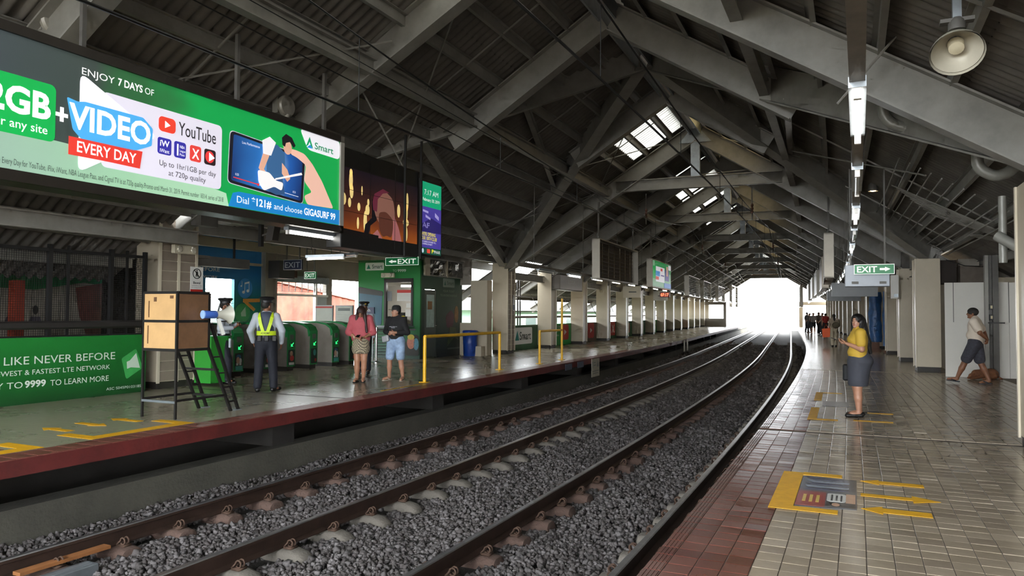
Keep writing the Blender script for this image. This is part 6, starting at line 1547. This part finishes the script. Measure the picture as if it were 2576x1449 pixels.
def shoe_prims(J, big=1.0):
    P = []
    for t in 'RL':
        a, b = J['an' + t], J['toe' + t]; h = a + (a - b) * vec(.25, .25, 0)
        P += [cone(vec(h[0], h[1], a[2] - .045), vec(b[0], b[1], b[2] + .008), .04 * big, .036 * big, .02, vec(0, 0, 1), 1.15), cone(a - vec(0, 0, .01), a - vec(0, 0, .05), .043 * big, .042 * big, .02)]
    return P
def sole(o, J, m, thong=None, lift=0.0):
    for t in 'RL':
        a, b = J['an' + t], J['toe' + t]; d = vec(b[0] - a[0], b[1] - a[1], 0); L = np.linalg.norm(d); d /= L; c = vec(-d[1], d[0], 0); h = a - d * .05
        dz = (b[2] - .035) - 0; za = a[2] - .085; zb = b[2] - .035
        mb = MB(); pts = [(-.0, .032), (.06, .036), (.15, .042), (.21, .036), (.245, .012)]
        ring = [h + d * p + c * q for p, q in pts] + [h + d * p - c * q for p, q in reversed(pts)]
        def zz(p): return za + (zb - za) * min(1, max(0, ((p - a) @ d) / L))
        mb.loft([[(p[0], p[1], zz(p) + .0) for p in ring], [(p[0], p[1], zz(p) + .018) for p in ring]])
        mb.build('sandal_sole', m, o)
        mid = a + d * L * .75
        for q in (-1, 1): MB().tube([tuple(a + d * .02 + c * .045 * q + vec(0, 0, zz(a) - a[2] + .02)), tuple(a + d * .09 + c * .03 * q + vec(0, 0, zz(a) - a[2] + .055)), tuple(mid + vec(0, 0, zz(mid) - mid[2] + .03))], .007 if not thong else thong, 5).build('sandal_strap', m, o)
SHIRTW = mat('white_uniform_shirt', '#aab0b8', .7, 0, .05, 8); NAVY = mat('navy_trousers', '#10131e', .8, 0, .12, 8); LEATHER = mat('black_leather', '#0b0a0a', .5, 0, .05)
HIVIS = mat('hi_vis_lime', '#b6cf1e', .5, 0, .06, 12, emit=.06); VEST = mat('grey_blue_vest', '#3d4656', .7, 0, .08)
# --- guard seen from behind, in a lime vest
J = joints(elR=(.27, -.05, 1.06), wrR=(.25, .06, .84), elL=(-.26, -.07, 1.06), wrL=(-.22, .05, .86), anR=(.14, -.01, .085), toeR=(.22, .11, .035), knR=(.115, .02, .47), anL=(-.13, -.03, .085), toeL=(-.16, .12, .035), knL=(-.11, .01, .47))
g1, Hf, R = person('guard seen from behind in white shirt and lime yellow vest', 14.6, -5.25, ZL, math.radians(36), J, 1.62, SKIN3, g=1.05, headyaw=math.radians(-35))
grow('shirt', shirt_prims(J, 1.05, 1.93, .016), SHIRTW, .0085, g1); grow('trousers', leg_prims(J, 1.08, 1.95, .012), NAVY, .0085, g1); grow('shoes', shoe_prims(J), LEATHER, .0085, g1)
MB().lathe([(.158, .93), (.162, .95), (.158, .99)], n=24).build('belt', LEATHER, g1).scale = (1.03, .78, 1)
for x in (.15, -.1, .02): MB().box(x - .035, x + .035, -.15, -.11, .88, .98).build('belt_pouch', LEATHER, g1, bevel=.008)
vp = [cone((0, -.01, 1.0), (0, -.01, 1.32), .155, .15, .02, vec(0, 1, 0), 1.28), cut(cone((.21, 0, 1.12), (.2, 0, 1.4), .10, .10)), cut(cone((-.21, 0, 1.12), (-.2, 0, 1.4), .10, .10)), cut(cone((0, .05, 1.40), (0, .05, 1.46), .085, .1)), cut(ell((0, 0, .93), (.3, .3, .07)))]
vp[0]['r'] = (.2, .2); grow('vest', [cone((0, -.008, 1.06), (0, -.005, 1.25), .152, .158, .02, vec(0, 1, 0), 1.24)] + vp[1:], VEST, .009, g1)
def ribbon(pts, w, m, par, name):
    mb = MB(); rings = []
    for i, p in enumerate(pts):
        p = Vector(p); t = (Vector(pts[min(i + 1, len(pts) - 1)]) - Vector(pts[max(i - 1, 0)])).normalized(); nn = Vector((p.x * .3, p.y, 0)).normalized(); c = t.cross(nn).normalized()
        rings.append([p + c * w / 2, p - c * w / 2, p - c * w / 2 + nn * .006, p + c * w / 2 + nn * .006])
    mb.loft(rings); return mb.build(name, m, par)
for sx in (-1, 1):
    ribbon([(sx * .11, .04, 1.365), (sx * .115, -.06, 1.36), (sx * .105, -.118, 1.30), (sx * .085, -.140, 1.2), (sx * .055, -.142, 1.1), (sx * .035, -.14, 1.03)], .055, HIVIS, g1, 'reflective_strap')
ribbon([(.158 * math.cos(a), .138 * math.sin(a), 1.02) for a in [math.radians(x) for x in range(150, 391, 15)]], .075, HIVIS, g1, 'reflective_belt')
mb = MB(); text(mb, 'ACADEMY', -.075, .075, 1.005, .035, -.149, 0, .01, plane='xz'); mb.build('vest_lettering', mat('faded_black', '#4a4f16', .6, 0, 0), g1)
grow('hair', [ell(Hf(0, -.03, .03), (.077, .085, .08), .02, R), cut(cone(Hf(0, .06, -.08), Hf(0, .12, .06), .06, .07))], HAIR, .008, g1); cap_officer(g1, Hf, R)
# --- guard with the megaphone
J = joints(pelvis=(0, -.02, .86), waist=(0, 0, 1.0), elR=(.24, .0, 1.07), wrR=(.12, .2, 1.08), elL=(-.23, .02, 1.07), wrL=(-.1, .22, 1.14), knR=(.11, .1, .47), anR=(.12, .12, .085), toeR=(.16, .26, .035), anL=(-.08, .0, .085), toeL=(-.1, .15, .035))
g2, Hf, R = person('guard in white shirt and black cap beside the green counter box', 15.3, -6.95, ZL, math.radians(-62), J, 1.62, SKIN3, g=1.05, headyaw=math.radians(5), hd={'R': ((-.7, .6, .3), (-.2, .2, 1), .7), 'L': ((.6, .7, .2), (1, 0, -.3), .7)})
grow('shirt', shirt_prims(J, 1.08, 1.9, .016), SHIRTW, .0085, g2); grow('trousers', leg_prims(J, 1.05, 1.95, .012), NAVY, .0085, g2); grow('shoes', shoe_prims(J), LEATHER, .0085, g2); MB().lathe([(.16, .91), (.165, .93), (.16, .97)], n=24).build('belt', LEATHER, g2).scale = (1.03, .8, 1)
grow('hair', [ell(Hf(0, -.03, .03), (.077, .085, .08), .02, R), cut(cone(Hf(0, .06, -.08), Hf(0, .12, .06), .06, .07))], HAIR, .008, g2); cap_officer(g2, Hf, R); face(g2, Hf, R)
MB().tube([(.12, .14, 1.2), (.14, .15, 1.0), (.13, .16, .86)], .008, 6).build('lanyard', LEATHER, g2); MB().box(.1, .16, .13, .17, .7, .88).build('white_pouch', SHIRTW, g2, bevel=.01)
mg = thing('megaphone', 'grey and blue megaphone clamped to the wooden stand', 'megaphone', 12.08, -3.68, 1.45, math.radians(-12))
MB().lathe([(.055, -.34), (.058, -.33), (.058, -.15), (.05, -.13)], n=18, axis='y').build('rear_body', mat('blue_plastic2', '#3a5fae', .4, 0, .05), mg, smooth=True); MB().lathe([(.062, -.35), (.062, -.335)], n=18, axis='y').build('rear_ring', mat('pale_blue_ring', '#86a5d8', .4, 0, 0), mg); MB().lathe([(.05, -.13), (.06, -.05), (.09, .03), (.135, .08), (.14, .085), (.128, .08), (.05, .0)], n=22, axis='y').build('horn', mat('beige_horn', '#9f9d90', .4, 0, .05), mg, smooth=True)
MB().tube([(0, -.1, .05), (0, -.08, .13), (0, .02, .16), (0, .06, .13)], .012, 6).build('carry_handle', BLACK, mg); MB().tube([(0, -.12, -.05), (.01, -.06, -.1), (.02, .02, -.1)], .01, 6).build('coiled_cord', BLACK, mg); MB().bar((0, -.1, -.06), (.02, -.02, -.3), .045).build('clamp_arm', mat('pale_grip', '#b5b5ad', .4, 0, .05), mg)
mg.scale = (.92, .92, .92)
# --- guard behind the woman in pink
J = joints()
g3, Hf, R = person('guard with black cap standing behind the woman in pink', 18.55, -5.95, ZL, math.radians(-150), J, 1.60, SKIN3, vox=.011, headyaw=math.radians(20), curl=.4)
grow('shirt', shirt_prims(J, 1.0, 1.9, .015), SHIRTW, .011, g3); grow('trousers', leg_prims(J, 1.0, 1.95, .012), NAVY, .011, g3); grow('shoes', shoe_prims(J), LEATHER, .011, g3); cap_officer(g3, Hf, R); face(g3, Hf, R)
# --- woman in the pink top looking down
J = joints(chest=(0, .02, 1.18), neck=(0, .03, 1.33), head=(0, .085, 1.445), elR=(.25, .03, 1.03), wrR=(.10, .17, .92), elL=(-.25, .02, 1.03), wrL=(-.1, .18, .94), knR=(.07, .05, .46), knL=(-.07, .03, .46), anR=(.075, .0, .085), anL=(-.06, -.02, .085), toeR=(.12, .15, .035), toeL=(-.05, .15, .035))
p1, Hf, R = person('woman in pink top and checked skirt looking down at her phone', 16.85, -4.83, ZL, math.radians(-146), J, 1.56, SKIN, g=1.08, headyaw=math.radians(-12), headpitch=math.radians(-42), hd={'R': ((-.85, .4, -.1), (0, .2, -1), .6), 'L': ((.8, .45, .0), (0, .3, -1), .6)})
grow('top', shirt_prims(J, 1.1, 1.35, .03, -.1, 1.12), mat('coral_pink_knit', '#b0535a', .8, 0, .06, 12), .0085, p1)
def check_mat():
    m = bpy.data.materials.new('checked_cloth'); m.use_nodes = True; nt = m.node_tree; b = nt.nodes['Principled BSDF']; b.inputs['Roughness'].default_value = .8
    tc = nt.nodes.new('ShaderNodeTexCoord'); ck_ = nt.nodes.new('ShaderNodeTexChecker'); ck_.inputs['Scale'].default_value = 48; ck_.inputs['Color1'].default_value = srgb('#2a2420'); ck_.inputs['Color2'].default_value = srgb('#b5a78c')
    mp = nt.nodes.new('ShaderNodeMapping'); mp.inputs['Rotation'].default_value = (0, .3, .6); nt.links.new(tc.outputs['Object'], mp.inputs[0]); nt.links.new(mp.outputs[0], ck_.inputs['Vector']); nt.links.new(ck_.outputs['Color'], b.inputs['Base Color']); return m
grow('skirt', [cone((0, .02, .93), (0, .03, .7), .155, .185, .03, vec(0, 1, 0), 1.2), cut(ell((0, .03, .5), (.3, .3, .10)))], check_mat(), .0085, p1)
grow('hair', [ell(Hf(0, -.012, .037), (.087, .112, .092), .03, R), cone(Hf(.05, -.03, .02), J['chest'] + vec(.10, .08, .05), .05, .03, .03), cone(Hf(-.06, -.03, .02), J['chest'] + vec(-.12, .12, -.14), .045, .025, .03), cone(Hf(0, -.07, 0), J['neck'] + vec(0, -.06, -.1), .06, .05, .03), cut(ell(Hf(0, .11, -.025), (.058, .066, .09), .02, R))], mat('dark_brown_hair', '#2b1611', .6, 0, .2, 30), .0085, p1)
face(p1, Hf, R, glasses=True); sole(p1, J, RUBBER)
MB().lathe([(.031, -.012), (.034, 0), (.031, .012)], tuple(J['wrR'] + vec(.03, -.02, .01)), 12, axis='x').build('bracelet', mat('pale_beads', '#c9bfb0', .4, 0, .1), p1)
ph = MB().box(-.04, .04, -.075, .075, -.005, .005).build('phone', BLACK, bevel=.004); place(ph, 16.66, -4.78, 1.0, math.radians(-120)); ph.rotation_euler[0] = math.radians(30); tag(ph, 'white edged phone in the hands of the woman in pink', 'phone')
# --- girl in black with a cap
J = joints(elR=(.24, .0, 1.06), wrR=(.06, .18, 1.0), elL=(-.26, -.01, 1.04), wrL=(-.05, .19, 1.04), knR=(.12, .05, .46), knL=(-.13, .03, .46), anR=(.15, .0, .085), anL=(-.16, -.02, .085), toeR=(.22, .14, .035), toeL=(-.19, .15, .035), hipR=(.095, 0, .86), hipL=(-.095, 0, .86))
p2, Hf, R = person('girl in black sweater, cap and torn denim shorts', 17.48, -4.4, ZL, math.radians(-172), J, 1.53, SKIN2, g=1.04, headyaw=math.radians(-48), hd={'R': ((-.9, .3, .2), (0, -.3, -1), .8), 'L': ((.9, .25, .0), (0, -1, .0), .9)})
grow('sweater', shirt_prims(J, 1.06, 1.72, .022, .15, 1.03), mat('black_knit', '#0d0d0f', .85, 0, .1), .0085, p2); grow('shorts', leg_prims(J, 1.08, .86, .018, flare=.01), mat('faded_denim', '#8499b4', .8, 0, .35, 9), .0085, p2)
grow('hair', [ell(Hf(0, -.025, .02), (.079, .088, .085), .02, R), cut(cone(Hf(0, .07, -.1), Hf(0, .12, .05), .07, .075))], HAIR, .0085, p2); face(p2, Hf, R, '#9a5a50'); sole(p2, J, mat('beige_sandal', '#8d8274', .6, 0, .05), .014)
c0 = Hf(0, -.01, .05); m = Matrix(np.vstack([np.hstack([R, np.array(c0)[:, None]]), [0, 0, 0, 1]]).tolist())
cp = MB().lathe([(.09, -.01), (.092, .03), (.082, .07), (.05, .095), (0, .1)], n=18).build('cap', mat('black_cotton_cap', '#121214', .8, 0, .1), p2, smooth=True); cp.matrix_local = m @ Matrix.Diagonal((1, 1.12, 1, 1)); pk_ = MB(); pk_.prism([(.075 * math.sin(a), .07 + .085 * math.cos(a)) for a in [math.radians(x) for x in range(-90, 91, 15)]], -.006, .002, plane='xy'); pk_.build('peak', mat('black_cotton_cap', '#121214', .8), cp)
bg = MB().box(-.09, .09, -.03, .03, 0, .13).build('pouch', mat('silver_grey_leather', '#a2a4a6', .5, .1, .08), p2, bevel=.012); bg.location = (.17, .14, .84); bg.rotation_euler = (0, math.radians(12), math.radians(-20))
mb = MB(); [mb.box(a, b, 0, .002, z, z + .012) for a, b, z in ((-.09, -.03, .02), (-.02, .05, .02), (.06, .09, .02), (-.05, .04, -.005))]; t_ = mb.build('sweater_print', mat('pale_print', '#9a9a9e', .6, 0, 0), p2); t_.location = (0, .146, 1.14); t_.rotation_euler = (0, 0, math.pi)
MB().tube([(.05, .06, 1.33), (.03, .13, 1.24), (0, .15, 1.17), (-.03, .13, 1.24), (-.05, .06, 1.33)], .003, 5).build('necklace', CHROME, p2)
# --- woman in the yellow shirt
J = joints(elR=(.225, -.02, 1.06), wrR=(.12, .17, 1.15), elL=(-.215, .0, 1.06), wrL=(-.08, .18, 1.14), knR=(.075, .02, .46), knL=(-.075, .03, .46), anR=(.08, -.03, .085), anL=(-.075, .02, .085), toeR=(.09, .13, .035), toeL=(-.08, .18, .035))
p3, Hf, R = person('woman in yellow shirt and grey skirt glancing at the camera', 16.47, 4.28, 0, math.radians(101), J, 1.50, SKIN2, vox=.0075, g=1.12, headyaw=math.radians(48), hd={'R': ((-.5, .85, .15), (-.5, -.2, .8), .55), 'L': ((.45, .9, .15), (.4, -.2, .9), .7)})
grow('shirt', shirt_prims(J, 1.16, .62, .015, .0, 1.03) + [ell((0, .10, 1.20), (.13, .06, .06), .04), ell((0, .06, 1.0), (.14, .10, .08), .04)], mat('yellow_jersey', '#ad8c2c', .75, 0, .06, 10), .0075, p3)
grow('skirt', [cone((0, -.01, 1.0), (0, -.01, .85), .15, .19, .03, vec(0, 1, 0), 1.12), cone((0, -.01, .85), (0, .01, .55), .19, .165, .03, vec(0, 1, 0), 1.12), ell((0, -.1, .87), (.15, .11, .10), .04), cut(ell((0, 0, .40), (.3, .3, .09)))], mat('charcoal_denim', '#34363e', .8, 0, .08, 14), .0075, p3)
grow('hair', [ell(Hf(0, -.014, .036), (.088, .112, .092), .03, R), cone(Hf(-.02, -.07, .0), (-.02, -.13, 1.16), .08, .05, .03), cone((-.02, -.13, 1.16), (-.01, -.17, 1.0), .05, .025, .03), cone(Hf(.07, -.01, .0), (.12, .06, 1.18), .035, .025, .02), cone(Hf(-.07, -.01, .0), (-.13, .02, 1.22), .035, .03, .02), cut(ell(Hf(.0, .115, -.02), (.060, .068, .092), .02, R))], mat('black_long_hair', '#0d0a0a', .5, 0, .2, 30), .0075, p3)
face(p3, Hf, R, '#9a4a4a'); grow('shoes', [cone((x_ + (tx - x_) * f, y_ + (ty - y_) * f, .03), (x_ + (tx - x_) * min(1, f + .5), y_ + (ty - y_) * min(1, f + .5), .025), .045, .043, .02, vec(0, 0, 1), 1.3) for (x_, y_, tx, ty) in ((.08, -.06, .09, .13), (-.075, -.01, -.08, .18)) for f in (0, .5)], LEATHER, .0075, p3)
ph = MB().box(-.036, .036, -.075, .075, -.005, .005).build('phone', BLACK, bevel=.004); place(ph, 16.52, 3.98, 1.12, math.radians(101)); ph.rotation_euler[0] = math.radians(20); tag(ph, 'black phone held out by the woman in yellow', 'phone')
hb = thing('handbag', 'black flat handbag hanging behind the skirt of the woman in yellow', 'bag', 16.62, 4.28, .50, math.radians(101)); MB().box(.08, .12, -.14, .20, 0, .25).build('body', mat('black_bag', '#141518', .5, 0, .1), hb, bevel=.02); MB().tube([(.1, -.08, .25), (.1, -.04, .5), (.1, .04, .25)], .008, 6).build('strap', LEATHER, hb)
# --- man walking with hands behind his back
J = joints(pelvis=(0, -.01, .87), elR=(.25, -.11, 1.08), wrR=(.09, -.20, .93), elL=(-.25, -.12, 1.08), wrL=(-.08, -.21, .95), hipR=(.085, 0, .86), knR=(.09, -.06, .47), anR=(.09, -.22, .10), toeR=(.10, -.06, .035), knL=(-.09, .17, .49), anL=(-.09, .33, .12), toeL=(-.1, .49, .09), head=(0, .05, 1.475), neck=(0, .01, 1.34))
p4, Hf, R = person('man in white shirt and dark shorts walking with hands clasped behind', 23.1, 6.72, 0, math.radians(72), J, 1.66, SKIN3, g=1.1, headyaw=math.radians(6), hd={'R': ((-.8, -.1, -.5), (0, 1, 0), .7), 'L': ((.85, -.05, -.4), (0, 1, 0), .8)})
grow('shirt', shirt_prims(J, 1.14, .68, .022, .1, 1.05) + [ell((0, .07, 1.02), (.14, .1, .1), .04)], mat('cream_tee', '#c9bcab', .8, 0, .06, 8), .0085, p4); grow('shorts', leg_prims(J, 1.15, .88, .022, flare=.014), mat('dark_patterned_shorts', '#34343c', .85, 0, .5, 26), .0085, p4)
grow('hair', [ell(Hf(0, -.012, .032), (.085, .106, .092), .02, R), cut(ell(Hf(0, .125, -.03), (.085, .075, .085), .02, R)), cut(ell(Hf(0, 0, -.1), (.12, .14, .06), .02, R))], HAIR, .0085, p4); face(p4, Hf, R); sole(p4, J, mat('dark_slipper', '#22262e', .7, 0, .1), .016)
# --- brown dog asleep behind him
dg = [cone((-.16, 0, .13), (.18, 0, .14), .10, .12, .04), ell((.22, .03, .12), (.13, .12, .12), .04), ell((-.27, -.03, .09), (.075, .06, .06), .04), cone((-.30, -.04, .07), (-.37, -.06, .045), .04, .026, .02), cone((-.25, .02, .12), (-.22, .05, .17), .022, .008, .01), cone((-.26, -.07, .12), (-.25, -.10, .165), .022, .008, .01), cone((-.15, -.1, .06), (-.34, -.12, .03), .035, .022, .02), cone((-.12, .08, .06), (-.3, .06, .03), .035, .022, .02), cone((.2, -.1, .08), (.02, -.15, .04), .06, .03, .02), cone((.02, -.15, .04), (-.08, -.14, .03), .028, .022, .02), cone((.32, .02, .08), (.36, -.12, .03), .022, .014, .01), cone((.36, -.12, .03), (.2, -.22, .02), .014, .01, .01)]
do = grow('dog', dg, mat('brown_fur', '#6a4228', .8, 0, .35, 18), .009); place(do, 24.5, 7.08, 0, math.radians(20)); tag(do, 'brown dog lying curled by the white partition', 'dog')
# --- far figures on the near platform
def far_person(label, s, u, rot, top, low, hair, skin, H_=1.58, short=False, seed=0, bag=None, sleeve=.7, stride=.06):
    J = joints(knR=(.09, .02 + stride, .47), anR=(.09, -.02 + stride * .5, .085), toeR=(.1, .14 + stride * .5, .035), knL=(-.09, .0, .47), anL=(-.09, -.02 - stride, .085), toeL=(-.1, .13 - stride, .035), elR=(.22, .02, 1.06), wrR=(.2, .16, .92 + .1 * (seed % 2)))
    o, Hf, R = person(label, s, u, 0, rot, J, H_, skin, .016, g=1.05, hands=True, curl=.5)
    grow('top', shirt_prims(J, 1.08, sleeve, .02, .1), top, .016, o); grow('trousers', leg_prims(J, 1.05, .85 if short else 1.9, .015), low, .016, o); grow('shoes', shoe_prims(J), LEATHER, .016, o)
    grow('hair', [ell(Hf(0, -.02, .035), (.085, .095, .09), .03, R), cut(cone(Hf(0, .08, -.1), Hf(0, .13, .05), .07, .075))] + ([cone(Hf(0, -.06, 0), J['neck'] + vec(0, -.08, -.12), .06, .04, .03)] if hair else []), HAIR, .014, o)
    return o
BEIGE = mat('beige_trousers', '#a89d88', .8, 0, .06); far_person('woman in pale trousers walking away with an orange bag', 41.4, 4.28, math.radians(8), mat('pale_tan_top', '#8d8070', .8, 0, .1), BEIGE, True, SKIN, 1.5, seed=1, sleeve=.9, stride=.1)
bk = grow('shoulder_bag', [ell((0, 0, 0), (.17, .09, .14), .03)], mat('olive_canvas', '#4f4838', .8, 0, .1), .015); place(bk, 41.2, 4.36, 1.0, 0); tag(bk, 'olive shoulder bag on the back of the woman in pale trousers', 'bag')
ob = thing('shopping_bag', 'bright orange shopping bag beside the woman in pale trousers', 'bag', 41.4, 3.96, .42); MB().prism([(-.16, 0), (.14, .02), (.17, .44), (-.2, .40)], -.06, .06, plane='xz').build('body', mat('orange_fabric', '#e0581a', .6, 0, .06), ob, bevel=.01); MB().tube([(-.1, 0, .42), (-.02, 0, .62), (.08, 0, .42)], .01, 6).build('handle', mat('orange_fabric', '#e0581a'), ob)
cols = [('#3a322c', '#26262a'), ('#8a8280', '#22222a'), ('#4d4440', '#1c1c22'), ('#a03030', '#1e1a1e'), ('#5a4a44', '#2a2a30'), ('#33302e', '#222226')]
for i, (s, u, rot, lab) in enumerate(((66, 3.75, 2.4, 'man in dark brown shirt at the left of the distant waiting group'), (63.5, 3.95, 3.0, 'woman in grey blouse in the distant waiting group'), (64, 4.35, -2.6, 'slim dark figure between the grey blouse and the red shirt'), (60.5, 4.66, .3, 'person in a red shirt in the distant waiting group'), (62.5, 4.55, 2.0, 'dark clothed figure half hidden behind the red shirt'), (68, 3.6, -1.0, 'farthest dark figure by the portal'))):
    far_person(lab, s, u, rot, mat('far_top_%d' % i, cols[i][0], .8, 0, .1), mat('far_low_%d' % i, cols[i][1], .8, 0, .1), i in (1, 2), SKIN, 1.55 + .04 * (i % 3), i == 1, i)
